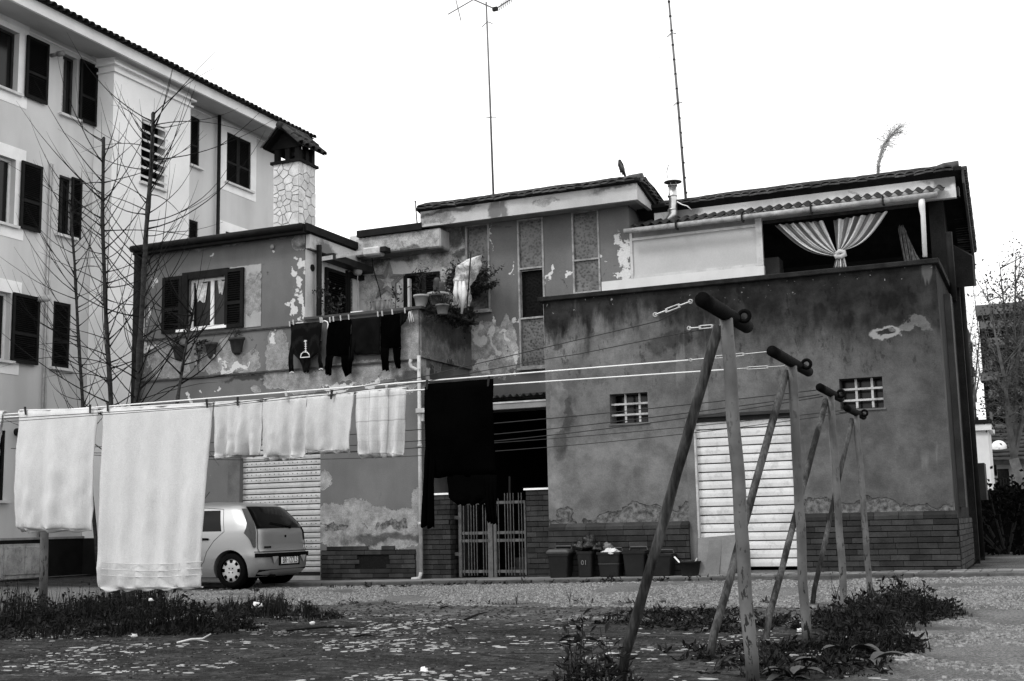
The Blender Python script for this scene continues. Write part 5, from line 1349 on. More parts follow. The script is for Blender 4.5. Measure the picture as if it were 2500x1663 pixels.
# ---- balcony washing
Yb = F - .12
M_bc = simple('dark_laundry', .004, .95, .4, 5, 90, .5, spec=.05)
def dotmat():
    g = G('dotted_dark_jersey'); v = g.voro(46, stretch=(1, 1, 1), rnd=0.1); return g.done(g.rng(v, .22, .3, .03, .003), .9, v, .2, spec=.05)
M_dot = dotmat()
def K4(rows):
    out = []
    for yl, yr, xl, xr_ in rows:
        a, b = k4(xl, yl), k4(xr_, yr); out.append((a[1], b[1], a[0], b[0]))
    return out
s1 = thing('sports_top', 'dark dotted sports top with a white emblem, leftmost on the balcony line', 'garment', PY(*k4(300, 1070), Yb))
def gm(rowsets, mat, parent, name, Y, folds, seed):
    mb = MB(); mb.uv = []
    for i, rows in enumerate(rowsets):
        s_m = sheet(R5(*K4(rows)), Y - .004 * i, folds, 2, seed + i * 3, nx=16, sub=6); n = len(mb.v); mb.v += s_m.v; mb.uv += s_m.uv; mb.f += [tuple(a + n for a in f) for f in s_m.f]
    return mb.build(name, mat, parent, True, solid=.012)
gm([[(1070, 1052, 186, 425), (1200, 1190, 195, 420), (1300, 1290, 215, 405), (1350, 1340, 262, 345), (1440, 1440, 282, 325)], [(1200, 1200, 190, 225), (1330, 1330, 178, 215), (1440, 1430, 178, 210)], [(1200, 1200, 395, 425), (1320, 1320, 400, 428), (1405, 1400, 403, 436)]], M_dot, s1, 'body', Yb, .015, 1)
Mw = simple('white_print', .8, .8, .05)
q = [PY(*k4(x, y), Yb - .07) for x, y in ((262, 1325), (268, 1300), (285, 1285), (312, 1285), (328, 1303), (332, 1322), (262, 1328))]; MB().tube(q, .009, 6).build('emblem', Mw, s1)
MB().tube([PY(*k4(303, 1285), Yb - .07), PY(*k4(300, 1200), Yb - .07)], .007, 6).build('emblem', Mw, s1)
for i in range(5): MB().tube([PY(*k4(292, 1275 - i * 17), Yb - .075), PY(*k4(311, 1274 - i * 17), Yb - .075)], .004, 5).build('emblem_rung', Mw, s1)
MB().tube([PY(*k4(x, y), Yb - .07) for x, y in ((290, 1205), (297, 1195), (310, 1197))], .007, 6).build('emblem', Mw, s1)
for x, y in ((195, 1440), (420, 1415)):
    MB().tube([PY(*k4(x - 16, y + 4), Yb - .03), PY(*k4(x, y - 4), Yb - .045), PY(*k4(x + 16, y + 2), Yb - .03)], .008, 6).build('cuff', Mw, s1)
def gthing(name, sets, label, mat, folds, seed):
    s0 = sets[0][0]; t = thing(name, label, 'garment', PY(*k4((s0[2] + s0[3]) / 2, s0[0]), Yb)); gm(sets, mat, t, 'cloth', Yb, folds, seed); return t
gthing('trousers', [[(1048, 1032, 476, 655), (1200, 1195, 472, 650), (1320, 1315, 462, 660)], [(1310, 1310, 460, 520), (1455, 1465, 450, 500)], [(1310, 1310, 575, 672), (1470, 1450, 603, 655)]], 'black pair of trousers beside the dotted sports top on the balcony line', M_dark_cloth, .03, 4)
gthing('dark_shirt', [[(1032, 1008, 655, 885), (1150, 1140, 660, 875), (1270, 1262, 670, 875), (1305, 1300, 690, 880)], [(1150, 1150, 640, 690), (1360, 1350, 638, 668)]], 'dark shirt with a gathered hem in the middle of the balcony line', M_bc, .03, 6)
gthing('trousers', [[(1005, 985, 882, 1030), (1150, 1140, 878, 1030), (1260, 1250, 880, 1032)], [(1250, 1250, 880, 945), (1425, 1430, 895, 945)], [(1250, 1250, 968, 1032), (1405, 1410, 990, 1028)]], 'black pair of trousers hanging next to the striped cloth at the balcony corner', M_dark_cloth, .03, 8)
st = thing('striped_cloth', 'small dark cloth with white stripes hung at the balcony corner', 'garment', PY(*k4(1080, 975), Yb))
gm([[(985, 965, 1026, 1092), (1050, 1030, 1030, 1085), (1090, 1050, 1030, 1068)]], M_bc, st, 'cloth', Yb, .02, 9)
def stripem():
    g = G('striped_cotton'); u = g.xyz(g.tc('UV'))[0]; s = g.math('FRACT', g.math('MULTIPLY', u, 4.0)); return g.done(g.mix(g.math('GREATER_THAN', s, .5), .02, .6), .9)
M_str = stripem(); gm([[(978, 970, 1088, 1112), (1020, 1015, 1092, 1130), (1060, 1058, 1096, 1135)]], M_str, st, 'striped_part', Yb, .01, 2)
A, B_ = PY(*k4(170, 1060), Yb), PY(*k4(1110, 962), Yb)
tag(MB().tube([A, B_], .008, 6).build('clothes_line', M_wire, None, org=A), 'short dark line stretched along the balcony edge', 'clothes line')
k = 0
for x, y, desc in ((180, 1070, 'at the left shoulder of the sports top'), (208, 1058, 'near the left shoulder of the sports top'), (415, 1040, 'at the right shoulder of the sports top'), (428, 1040, 'just right of the sports top'), (488, 1038, 'at the left of the black trousers'), (515, 1032, 'on the waist of the black trousers'), (570, 1025, 'mid waist of the black trousers'),
             (632, 1018, 'between trousers and dark shirt'), (855, 995, 'at the right shoulder of the dark shirt'), (888, 990, 'between dark shirt and second trousers'), (965, 978, 'on the waist of the second trousers'), (1062, 968, 'on the striped cloth')):
    p = PY(*k4(x, y), Yb - .03); t = MB().bar(p + Vector((0, -.01, .05)), p + Vector((.01, -.01, -.05)), .02, .02).build('clothes_peg', M_pegl, None, org=p); tag(t, 'white peg ' + desc + ' on the balcony line', 'clothes peg', 'white pegs on the balcony line')
h0 = PY(*k4(455, 1050), Yb); MBH = MB().tube([PY(*k4(x, y), Yb - .02) for x, y in ((430, 1050), (450, 1045), (470, 1055), (474, 1075), (468, 1110))], .012, 6); tag(MBH.build('plastic_hanger', Mw, None, True, org=h0), 'white plastic hanger hooked between the sports top and trousers', 'hanger')
a, b = PY(*k4(655, 1000), F + .1), PY(*k4(745, 1010), F + .1); tag(MB().box(a.x, b.x, F + .05, F + .2, z_par + .051, z_par + .09).build('pale_tray', Mw, None, org=(a.x, F, z_par + .05)), 'narrow pale tray lying on the balcony wall above the shirt', 'tray')

# ================================================================ PLANTS ON THE BALCONY AND WALL
M_pot = simple('terracotta_pot', .12, .85, .3, 8); M_pot_l = simple('pale_plastic_pot', .3, .6, .1); M_pot_d = simple('dark_plastic_pot', .035, .6, .2)
M_leaf = simple('dark_leaf', .014, .6, .5, 9, 60, .2, spec=.25, objvar=.3); M_leaf2 = simple('grey_leaf', .045, .6, .4, 9, spec=.25); M_stem = simple('stem_bark', .03, .9)
M_soil = simple('soil', .02, .95)
def pot(t, c, r, h_, mat, saucer=None):
    MB().lathe([(r * .72, 0), (r * .97, h_ * .84), (r * 1.08, h_ * .84), (r * 1.08, h_), (r * .96, h_), (r * .94, h_ * .9)], c, 20, False).build('pot', mat, t, True)
    MB().lathe([(0, 0), (r * .95, 0)], (c[0], c[1], c[2] + h_ * .9), 16, False).build('soil', M_soil, t)
    MB().lathe([(0, .002), (r * .73, .002)], c, 16, False).build('pot_base', mat, t)
def leaf(mb, p, d, L, wd, up=None):
    d = Vector(d).normalized(); up = up or Vector((random.uniform(-1, 1), random.uniform(-1, 1), random.uniform(-.2, 1))); s = d.cross(up)
    if s.length < 1e-4: s = Vector((1, 0, 0))
    s = s.normalized() * wd / 2; q = p + d * L; m_ = p + d * L * .5 + s.cross(d).normalized() * L * .08
    n = len(mb.v); mb.v += [tuple(p), tuple(m_ + s), tuple(q), tuple(m_ - s)]; mb.f += [(n, n + 1, n + 2), (n, n + 2, n + 3)]
def shrub(t, c, r, h_, n, L, wd, mat, stems=6, droop=0, name='foliage'):
    c = Vector(c); st_ = MB(); tips = []
    for i in range(stems):
        a = random.uniform(0, 6.28); e = c + Vector((math.cos(a) * r * random.uniform(.3, 1), math.sin(a) * r * random.uniform(.3, 1), h_ * random.uniform(.5, 1) - droop * random.random()))
        m_ = c + (e - c) * .5 + Vector((0, 0, h_ * .2)); st_.tube([c, m_, e], [.008, .006, .003], 5); tips += [m_, e, (m_ + e) / 2]
    st_.build('stems', M_stem, t); lf = MB()
    for i in range(n):
        q = random.choice(tips) + Vector((random.gauss(0, r * .22), random.gauss(0, r * .22), random.gauss(0, h_ * .14)))
        leaf(lf, q, (random.uniform(-1, 1), random.uniform(-1, 1), random.uniform(-.6, 1)), L * random.uniform(.6, 1.3), wd)
    return lf.build(name, mat, t)
# three half pots on the house front
for i, (x0, x1, y0, y1, lb) in enumerate(((1168, 1250, 960, 1040, 'half round pot below the window, leftmost, behind the thin tree stem'), (1392, 1468, 945, 1028, 'half round pot with ivy trailing down its left side below the window'), (1558, 1655, 912, 1000, 'largest half round pot, below the right shutter of the front window'))):
    a, b = PY(*k2(x0, y0), F - .1), PY(*k2(x1, y1), F - .1); c = Vector(((a.x + b.x) / 2, F - .02, b.z)); r = (b.x - a.x) / 2; hh = a.z - b.z
    t = thing('wall_pot', lb, 'flower pot', (c.x, F, c.z), 'half pots fixed to the house front')
    prof = [(r * .25, -.05), (r * .6, 0.0), (r * .92, hh * .82), (r * 1.05, hh * .82), (r * 1.05, hh)]; mb = MB(); n = 12
    for rr, z in prof:
        for k in range(n + 1): an = math.pi + math.pi * k / n; mb.v.append((c.x + rr * math.cos(an), c.y + rr * .85 * math.sin(an), c.z + z))
    for q in range(len(prof) - 1):
        for k in range(n): A_ = q * (n + 1) + k; mb.f.append((A_, A_ + 1, A_ + n + 2, A_ + n + 1))
    mb.build('pot', simple('dark_clay_pot', .045, .8, .3, 8), t, True, solid=.012)
    top = Vector((c.x, c.y - r * .4, c.z + hh * .95))
    if i != 1: shrub(t, top, r * .7, .16, 26, .08, .025, M_leaf2 if i == 2 else M_leaf, 5)
    else:
        lf = MB(); sm = MB()
        for s in range(9):
            pts = [top + Vector((-.05 * s * .5, 0, .05)), top + Vector((-r - .05 * random.random() - .02 * s, -.02, .02)), top + Vector((-r - .1 - .05 * random.random(), -.02, -.3 - .3 * random.random()))]; sm.tube(pts, .004, 4)
            for k in range(14):
                u = random.random(); q = pts[0].lerp(pts[1], u * 2) if u < .5 else pts[1].lerp(pts[2], u * 2 - 1); leaf(lf, q + Vector((random.gauss(0, .04), random.gauss(0, .02), random.gauss(0, .03))), (random.uniform(-1, 1), -.5, random.uniform(-1, .4)), .06, .05)
        sm.build('stems', M_stem, t); lf.build('ivy_leaves', M_leaf, t)
p = PY(*k2(1468, 1040), F); tag(MB().tube([(p.x, F - .03, p.z), (p.x, F - .06, p.z)], .05, 14).build('round_bracket', M_pot_l, None, True, org=(p.x, F, p.z)), 'small round pale fitting on the wall under the ivy pot', 'wall fitting')
p = PY(*k2(1868, 290), F); tag(MB().tube([(p.x, F - .03, p.z), (p.x, F - .05, p.z)], .045, 14).build('round_bracket', M_pot_l, None, True, org=(p.x, F, p.z)), 'small round pale fitting high on the wall under the roof edge', 'wall fitting')
zp = z_par + .05
def bp(x, y, Y=None): return PY(*k4(x, y), Y or F + .15)
a, b = bp(1137, 950), bp(1237, 950); t = thing('flower_pot', 'pale round pot with a thin bare plant at the balcony corner', 'flower pot', ((a.x + b.x) / 2, F + .15, zp)); c = Vector(((a.x + b.x) / 2, F + .15, zp)); pot(t, c, (b.x - a.x) / 2, .24, M_pot_l)
mb = MB(); lf = MB(); base = c + Vector((.03, 0, .2)); tip = bp(1150, 700)
for pts in (((1185, 870), (1165, 800), (1140, 770)), ((1165, 800), (1180, 740), (1200, 650)), ((1180, 740), (1160, 690)), ((1190, 700), (1215, 690))):
    q = [bp(*v) for v in pts]; mb.tube(q, .006, 5)
    for v in q[1:]:
        for k in range(16): leaf(lf, v + Vector((random.gauss(0, .06), random.gauss(0, .05), random.gauss(0, .05))), (random.uniform(-1, 1), random.uniform(-1, 1), random.uniform(-1, .5)), .09, .02)
mb.build('stem', M_stem, t); lf.build('leaves', M_leaf, t)
a, b = bp(1240, 900, F + .4), bp(1385, 900, F + .4); c = Vector(((a.x + b.x) / 2, F + .42, zp + .02)); t = thing('flower_pot', 'wide pale bowl pot holding a stubby ribbed cactus', 'flower pot', c); pot(t, c, (b.x - a.x) / 2, .28, M_pot_l)
for dx, hh, r in ((-.02, .34, .075), (.07, .26, .07)):
    mb = MB(); n = 24; prof = [(r * .7, 0), (r, hh * .2), (r * .85, hh * .35), (r, hh * .5), (r * .82, hh * .65), (r * .9, hh * .8), (r * .5, hh * .97), (0.001, hh)]
    for rr, z in prof:
        for k in range(n): rr2 = rr * (1 + .1 * (k % 2)); mb.v.append((c.x + dx + rr2 * math.cos(6.2832 * k / n), c.y + rr2 * math.sin(6.2832 * k / n), c.z + .25 + z))
    for q in range(len(prof) - 1):
        for k in range(n): mb.f.append((q * n + k, q * n + (k + 1) % n, q * n + n + (k + 1) % n, q * n + n + k))
    mb.build('cactus', M_leaf2, t, True)
for (x, y, r, hh, mt, lb, dy) in ((1275, 975, .1, .2, M_pot_d, 'dark square pot squeezed under the cactus bowl', .0), (1350, 1025, .12, .18, M_pot, 'clay pot of spiky grass hanging at the balcony corner', -.1), (1475, 1050, .13, .2, M_pot_d, 'dark pot with trailing stems in the middle of the plant shelf', .5), (1580, 1070, .13, .2, M_pot_d, 'dark pot of drooping leaves on the plant shelf', .8), (1680, 1075, .14, .3, M_pot_d, 'dark round pot under the bushy plant at the end of the shelf', 1.5), (1500, 985, .13, .2, M_pot, 'clay pot wrapped in clear plastic on the shelf', .6)):
    q = PX(*k4(x, y), XB + .14) if dy > .2 else PY(*k4(x, y), F - .1); 
    if dy > .2: q = Vector((XB + .14, min(max(q.y, F + .3), C - .4), z_par + .03))
    else: q = Vector((q.x, F - .1 if dy < 0 else F + .05, z_par + .05 if dy == 0 else z_par - .16))
    t = thing('flower_pot', lb, 'flower pot', q, 'small pots on the balcony shelf'); pot(t, q, r, hh, mt); top = q + Vector((0, 0, hh))
    if 'spiky' in lb:
        lf = MB()
        for k in range(46): leaf(lf, top, (random.uniform(-1, 1), random.uniform(-1, 1), random.uniform(.5, 1.4)), random.uniform(.12, .28), .012)
        lf.build('blades', M_leaf2, t)
    elif 'trailing' in lb or 'drooping' in lb: shrub(t, top, .2, .14, 90, .11, .03, M_leaf, 9, .35)
    elif 'bushy' in lb:
        c2 = top; shrub(t, c2, .42, .75, 2200, .1, .035, M_leaf, 26); lf = MB(); sm = MB()
        for s in range(7):
            e = c2 + Vector((.45 + .35 * random.random(), random.uniform(-.3, .3), .35 + .4 * random.random())); m_ = (c2 + e) / 2 + Vector((0, 0, .1)); sm.tube([c2, m_, e], [.008, .006, .003], 5)
            for k in range(120): u = random.uniform(.2, 1); q2 = c2.lerp(m_, u * 2) if u < .5 else m_.lerp(e, u * 2 - 1); leaf(lf, q2 + Vector((random.gauss(0, .03),) * 3), (random.uniform(-1, 1), random.uniform(-1, 1), random.uniform(-1, 1)), .07, .025)
        sm.build('side_stems', M_stem, t); lf.build('side_foliage', M_leaf, t)
    elif 'wrapped' not in lb: shrub(t, top, .1, .12, 20, .07, .03, M_leaf, 4)
q = Vector((XB + .16, F + .25, z_par + .03)); t = thing('trailing_plant', 'dark tangled plant spilling over the right corner of the balcony shelf', 'plant', q)
for dy_ in (0, .35, .7, 1.05, 1.4):
    shrub(t, q + Vector((.03, dy_, .06)), .26, .2, 260, .09, .03, M_leaf, 9, .42)
# plant wrapped in clear plastic with a black stake
def plastic():
    g = G('cloudy_plastic'); n = g.noise(6, 5, .6, dist=1.5); g.done(g.rng(n, .3, .7, .35, .7), .3, n, .9, .03, spec=.5)
    tr = g.t.nodes.new('ShaderNodeBsdfTransparent'); mx = g.t.nodes.new('ShaderNodeMixShader'); g.t.links.new(g.rng(n, .4, .62, .45, .9), mx.inputs[0]); g.t.links.new(tr.outputs[0], mx.inputs[1]); g.t.links.new(g.b.outputs[0], mx.inputs[2]); g.t.links.new(mx.outputs[0], g.out.inputs[0]); return g.m
M_plastic = plastic()
Yw = F + .9
wp = thing('wrapped_plant', 'plant wrapped in cloudy plastic sheet with a black stake on the balcony', 'wrapped plant', PY(*k4(1500, 950), Yw))
rows = [(540, 1650, 1652), (580, 1520, 1640), (640, 1455, 1630), (700, 1440, 1615), (745, 1430, 1590), (780, 1450, 1555), (860, 1430, 1565), (940, 1425, 1555)]; mb = MB(); n = 20; fine = []
for i in range(len(rows) - 1):
    for k in range(4): fine.append([rows[i][c] + (rows[i + 1][c] - rows[i][c]) * k / 4 for c in range(3)])
fine.append(list(rows[-1]))
for j, (y, xl, xr_) in enumerate(fine):
    A, B_ = PY(*k4(xl, y), Yw), PY(*k4(xr_, y), Yw); c = (A + B_) / 2; r = (B_ - A).length / 2
    for k in range(n):
        an = 6.2832 * k / n; w_ = 1 + .25 * noise.noise((math.cos(an) * 1.8, math.sin(an) * 1.8, j * .35)); mb.v.append((c.x + r * w_ * math.cos(an), Yw + r * .7 * w_ * math.sin(an), c.z + .03 * noise.noise((k, j, 1))))
for j in range(len(fine) - 1):
    for k in range(n): mb.f.append((j * n + k, j * n + (k + 1) % n, j * n + n + (k + 1) % n, j * n + n + k))
mb.build('plastic_sheet', M_plastic, wp, True)
MB().tube([PY(*k4(1568, 515), Yw - .18), PY(*k4(1550, 760), Yw - .2), PY(*k4(1535, 980), Yw - .05)], .012, 6).build('stake', M_dpipe, wp)
shrub(wp, PY(*k4(1500, 930), Yw), .12, .35, 120, .09, .04, M_leaf2, 8)
mb = MB()
for k in range(3):
    a = PY(*k4(1455 + k * 28, 745), Yw - .2); mb.tube([a, a + Vector((.03 * math.sin(k), -.03, -.22)), a + Vector((.06 * math.sin(k * 2), -.02, -.42 - .1 * (k % 3)))], [.03, .055, .02], 6)
mb.build('plastic_folds', simple('white_plastic', .6, .4), wp, True)
# climber on the dark pipe and small plants inside the balcony
q = PX(*k4(400, 880), XH + .16); t = thing('climbing_plant', 'small dark climber clinging to the dark pipe above the sports top', 'plant', q); shrub(t, Vector((XH + .2, q.y - .05, q.z)), .22, .2, 70, .06, .03, M_leaf, 7)
q = PX(*k4(490, 960), XH + .3); t = thing('potted_bush', 'low dark bush behind the balcony wall in front of the side shutter', 'plant', (XH + .35, q.y, 3.9)); pot(t, Vector((XH + .35, q.y, 3.9)), .16, .3, M_pot_d); shrub(t, Vector((XH + .35, q.y, 4.3)), .28, q.z - 3.95, 380, .07, .04, M_leaf, 16)
q = PY(*k4(880, 930), C - .35); t = thing('draped_cloth', 'crumpled pale cloths draped over a rack under the wall star', 'cloth', (q.x, C - .3, 3.9))
for i, (x0, x1, y0) in enumerate(((800, 830, 900), (830, 905, 880), (905, 960, 880))):
    gm([[(y0, y0 - 4, x0, x1), (y0 + 60, y0 + 55, x0 - 3, x1), (1010, 1005, x0, x1 - 6)]], simple('grey_cloth', .26, .9, .3, 9), t, 'cloth', C - .35, .05, i * 5 + 2)
a, b = PY(*k4(795, 905), C - .35), PY(*k4(965, 885), C - .35); MB().tube([a, b], .012, 6).build('rail', M_dpipe, t)
q = PY(*k4(985, 880), C - .2); t = thing('thin_plant', 'thin leggy plant right of the wall star', 'plant', (q.x, C - .2, 3.9)); mb = MB().tube([(q.x, C - .2, 3.9), (q.x + .02, C - .2, q.z), (q.x + .03, C - .2, q.z + .35)], .008, 5); mb.build('stem', M_stem, t); lf = MB()
for k in range(40): leaf(lf, Vector((q.x + .03, C - .22, q.z + random.uniform(-.3, .3))) + Vector((random.gauss(0, .07), 0, 0)), (random.uniform(-1, 1), -.3, random.uniform(-.5, 1)), .08, .035)
lf.build('leaves', M_leaf, t)

# ================================================================ TERRACE: curtain, bamboo
def curtm():
    g = G('striped_curtain'); u = g.xyz(g.tc('UV'))[0]; s = g.math('FRACT', g.math('MULTIPLY', u, 5.0)); f = g.noise(40, 3)
    return g.done(g.math('MULTIPLY', g.mix(g.rng(s, .48, .52), .12, .62), g.rng(f, .3, .7, .9, 1.1)), .85)
M_cur = curtm()
Yc = C + .1; cur = thing('terrace_curtain', 'striped curtain tied in a knot across the terrace opening', 'curtain', PY(*k7(575, 855), Yc))
def drape(top, bot, seed):
    mb = MB(); mb.uv = []; n, m = 40, 16; T = [Vector(PY(*k7(*q), Yc)) for q in top]; B_ = [Vector(PY(*k7(*q), Yc)) for q in bot]
    for j in range(m + 1):
        v = j / m
        for i in range(n + 1):
            u = i / n; a = T[0].lerp(T[1], u); b = B_[0].lerp(B_[1], u); p = a.lerp(b, v); sagz = -.16 * math.sin(math.pi * v) * (1 - u if seed == 0 else u) * 1.0
            p = p + Vector((0, .05 * math.sin(u * 7 * 6.28) * (1 - v * .6) - .1 * v, sagz)); mb.v.append(tuple(p)); mb.uv.append((u, v))
    for j in range(m):
        for i in range(n): a = j * (n + 1) + i; mb.f.append((a, a + 1, a + n + 2, a + n + 1))
    return mb.build('drape', M_cur, cur, True, solid=.004)
drape([(118, 570), (455, 540)], [(538, 795), (552, 765)], 0)
drape([(527, 535), (905, 475)], [(560, 765), (600, 752)], 1)
mb = MB().tube([PY(*k7(x, y), Yc - .12) for x, y in ((545, 775), (570, 752), (600, 757), (606, 775), (580, 790), (548, 790), (545, 775))], .045, 8); mb.build('knot', M_towel2, cur, True)
mb = MB(); mb.uv = []; n = 20
for j in range(6):
    v = j / 5
    for i in range(n + 1): u = i / n; p = PY(*k7(548 + (600 - 548) * u + (u - .5) * 40 * v, 785 + 80 * v), Yc - .1); mb.v.append((p.x, p.y + .03 * math.sin(u * 20), p.z)); mb.uv.append((u, v))
for j in range(5):
    for i in range(n): a = j * (n + 1) + i; mb.f.append((a, a + 1, a + n + 2, a + n + 1))
mb.build('tail', M_cur, cur, True, solid=.004)
bam = thing('reed_bundle', 'dark bundle of dry reeds leaning inside the terrace by the white post', 'reeds', PY(*k7(1080, 830), C + .3)); mb = MB()
for i in range(46):
    x = 1025 + 2.6 * i; tx = 985 + 2.2 * i; b_ = PY(*k7(x, 830), C + .3 + random.uniform(-.1, .1)); tp = PY(*k7(tx + random.uniform(-8, 8), 575 + max(0, i - 12) * 5.5 + random.uniform(-12, 22)), C + .35); mb.tube([b_, (b_ + tp) / 2 + Vector((random.uniform(-.02, .02), 0, 0)), tp], [.011, .01, .006], 5)
mb.build('reeds', simple('dry_reed', .1, .8, .5, 14, objvar=.3), bam)
tag(MB().box(PY(*k7(45, 880), C + .6).x, PY(*k7(160, 880), C + .6).x, C + .5, C + .9, z_cap0 - .8, PY(*k7(100, 800), C + .6).z).build('terrace_cupboard', simple('dark_cupboard', .05, .7), None, bev=.02, org=(PY(*k7(100, 880), C + .6).x, C + .7, z_cap0 - .8)), 'dim grey cupboard just inside the left end of the terrace opening', 'cupboard')

# ================================================================ ROOFTOP: flue, antennas, pigeon, dry plant
M_steel = simple('flue_steel', .5, .28, .15, 8, metal=.85); M_mast = simple('mast_metal', .12, .5)
Yf = C + .35; fx = PY(*k6(1033, 300), Yf)
fl_ = thing('flue_pipe', 'shiny metal flue with a flat round cowl above the corrugated canopy', 'flue', (fx.x, Yf, fx.z - .6))
pts = [PY(*k6(990, 500), Yf - .05), PY(*k6(1037, 435), Yf), PY(*k6(1035, 330), Yf), PY(*k6(1030, 228), Yf)]
MB().tube(pts, .082, 18).build('pipe', M_steel, fl_, True)
for y in (222, 300, 400): p = PY(*k6(1031, y), Yf); MB().tube([(p.x, Yf, p.z - .012), (p.x, Yf, p.z + .012)], .095, 18).build('collar', M_steel, fl_, True)
p = PY(*k6(1033, 190), Yf); MB().lathe([(.175, 0), (.17, .012), (.0, .04)], (p.x, Yf, p.z - .02), 24, False).build('cowl', simple('cowl_metal', .12, .4), fl_, True)
for k in range(3): a = k * 2.1; MB().tube([(p.x + .06 * math.cos(a), Yf + .06 * math.sin(a), p.z - .12), (p.x + .06 * math.cos(a), Yf + .06 * math.sin(a), p.z)], .006, 5).build('cowl_strut', M_steel, fl_)
tag(MB().tube([PY(*k6(1065, 340), Yf - .02), PY(*k6(1100, 360), Yf - .05), PY(*k6(1140, 372), Yf - .05), PY(*k6(1172, 402), Yf)], .012, 6).build('white_cable', M_rope, None, True, org=PY(*k6(1065, 340), Yf)), 'short white cable trailing from the metal flue', 'cable')
Ym = 24.5
m1 = thing('tv_mast', 'tall left antenna mast with aerial arms at the top edge of the photo', 'antenna', PY(1206, 490, Ym), 'antenna masts on the roofs')
base1 = PY(1206, 492, Ym); top1 = PY(1187, 5, Ym)
MB().tube([base1 - Vector((0, 0, .5)), base1.lerp(top1, .5), top1], [.028, .024, .018], 8).build('mast', M_mast, m1, True)
def W12(x, y): return PY(*k12(x, y), Ym)
for a, b, r in (((195, -4), (300, 42), .016), ((83, 66), (200, -2), .012), ((118, -4), (142, 95), .01), ((300, 42), (375, -5), .014)): MB().tube([W12(*a), W12(*b)], r, 6).build('aerial_arm', M_mast, m1)
for k in range(7): p = Vector(W12(318 + k * 9, 32 - k * 6)); MB().bar(p - Vector((.0, .0, .09)), p + Vector((.06, 0, .09)), .012, .012).build('aerial_element', M_mast, m1)
MB().box(W12(300, 42).x - .06, W12(300, 42).x + .06, Ym - .04, Ym + .04, W12(300, 42).z - .04, W12(300, 42).z + .04).build('junction', M_dpipe, m1)
for (y, sx) in ((100, 12), (540, 12)): p = Vector(W12(263 if y == 100 else 281, y)); MB().tube([p + Vector((-.13, 0, -.1 if y == 100 else 0)), p, p + Vector((.13, 0, -.07 if y == 100 else -.02))], .01, 5).build('stay_clamp', M_dpipe, m1)
m2 = thing('tv_mast', 'tall right antenna mast leaning left, rising behind the metal flue', 'antenna', PY(1677, 490, Ym), 'antenna masts on the roofs')
b2_, t2_ = PY(1677, 492, Ym), PY(1631, -20, Ym)
MB().tube([b2_ - Vector((0, 0, .5)), b2_.lerp(t2_, .5), t2_], [.03, .027, .02], 8).build('mast', M_mast, m2, True)
for y in (155, 475):
    p = b2_.lerp(t2_, (492 - y / 1.886) / 512); MB().tube([p + Vector((-.1, 0, -.08)), p, p + Vector((.1, 0, -.05))], .01, 5).build('stay_clamp', M_dpipe, m2)
    MB().tube([p, p + Vector((-.32, 0, -.55))], .004, 4).build('stay_wire', M_mast, m2)
for k in range(14): p = b2_.lerp(t2_, .04 + k * .07); MB().tube([p - Vector((0, 0, .015)), p + Vector((0, 0, .015))], .031, 6).build('cable_tie', M_dpipe, m2)
p0 = PY(*k4(1155, 300), C - .2); tag(MB().tube([p0, PY(*k4(1142, 150), C - .2), PY(*k4(1141, 128), C - .2)], [.014, .012, .02], 6).build('short_rod', M_mast, None, org=p0), 'short thin rod sticking up at the left end of the upper roof', 'rod')
p0 = PY(*k12(1092, 820), C + .6); tag(MB().tube([p0, PY(*k12(1090, 790), C + .6), PY(*k12(1098, 758), C + .6)], .008, 5).build('thin_twig', M_stem, None, org=p0), 'thin dark twig standing beside the metal flue cowl', 'twig')
# pigeon
pg = PY(1516, 424, Ef + .25)
def pigeon(pg):
    me = bpy.data.meshes.new('pigeon'); bm = bmesh.new()
    P = [(0, 0, .13), (.0, 0, .2), (-.015, 0, .27), (-.02, -.005, .305), (.03, .03, .07), (.06, .05, .0), (.08, .06, -.06)]
    R_ = [.062, .06, .034, .03, .045, .026, .012]; lay = bm.verts.layers.skin.verify(); vs = [bm.verts.new(q) for q in P]; bm.verts.ensure_lookup_table()
    for a, b in ((0, 1), (1, 2), (2, 3), (0, 4), (4, 5), (5, 6)): bm.edges.new((vs[a], vs[b]))
    for v_, r in zip(vs, R_): v_[lay].radius = (r, r)
    vs[0][lay].use_root = True
    bm.to_mesh(me); bm.free(); o = bpy.data.objects.new('pigeon', me); scene.collection.objects.link(o); o.modifiers.new('skin', 'SKIN'); s = o.modifiers.new('sub', 'SUBSURF'); s.levels = s.render_levels = 2
    me.materials.append(simple('pigeon_plumage', .03, .7, .6, 10)); o.location = pg; ORG[o.name] = Vector((0, 0, 0)); return o
po = pigeon(pg + Vector((0, 0, -.02))); tag(po, 'dark pigeon perched on the roof edge near the ridge tile', 'pigeon')
MB().add([(-.045, -.03, .305), (-.045, -.02, .315), (-.075, -.03, .3), (-.045, -.03, .295)], [(0, 1, 2), (1, 3, 2), (0, 2, 3)]).build('beak', M_pot_l, po)
for s in (-.015, .025): MB().tube([(s, 0, .08), (s, 0, .0), (s, 0, -.02)], .007, 5).build('leg', M_pot, po)
MB().tube([(.02, -.06, .2), (.045, -.05, .12), (.07, .02, .02)], [.01, .03, .008], 8).build('wing', simple('pigeon_wing', .09, .7, .4), po, True)
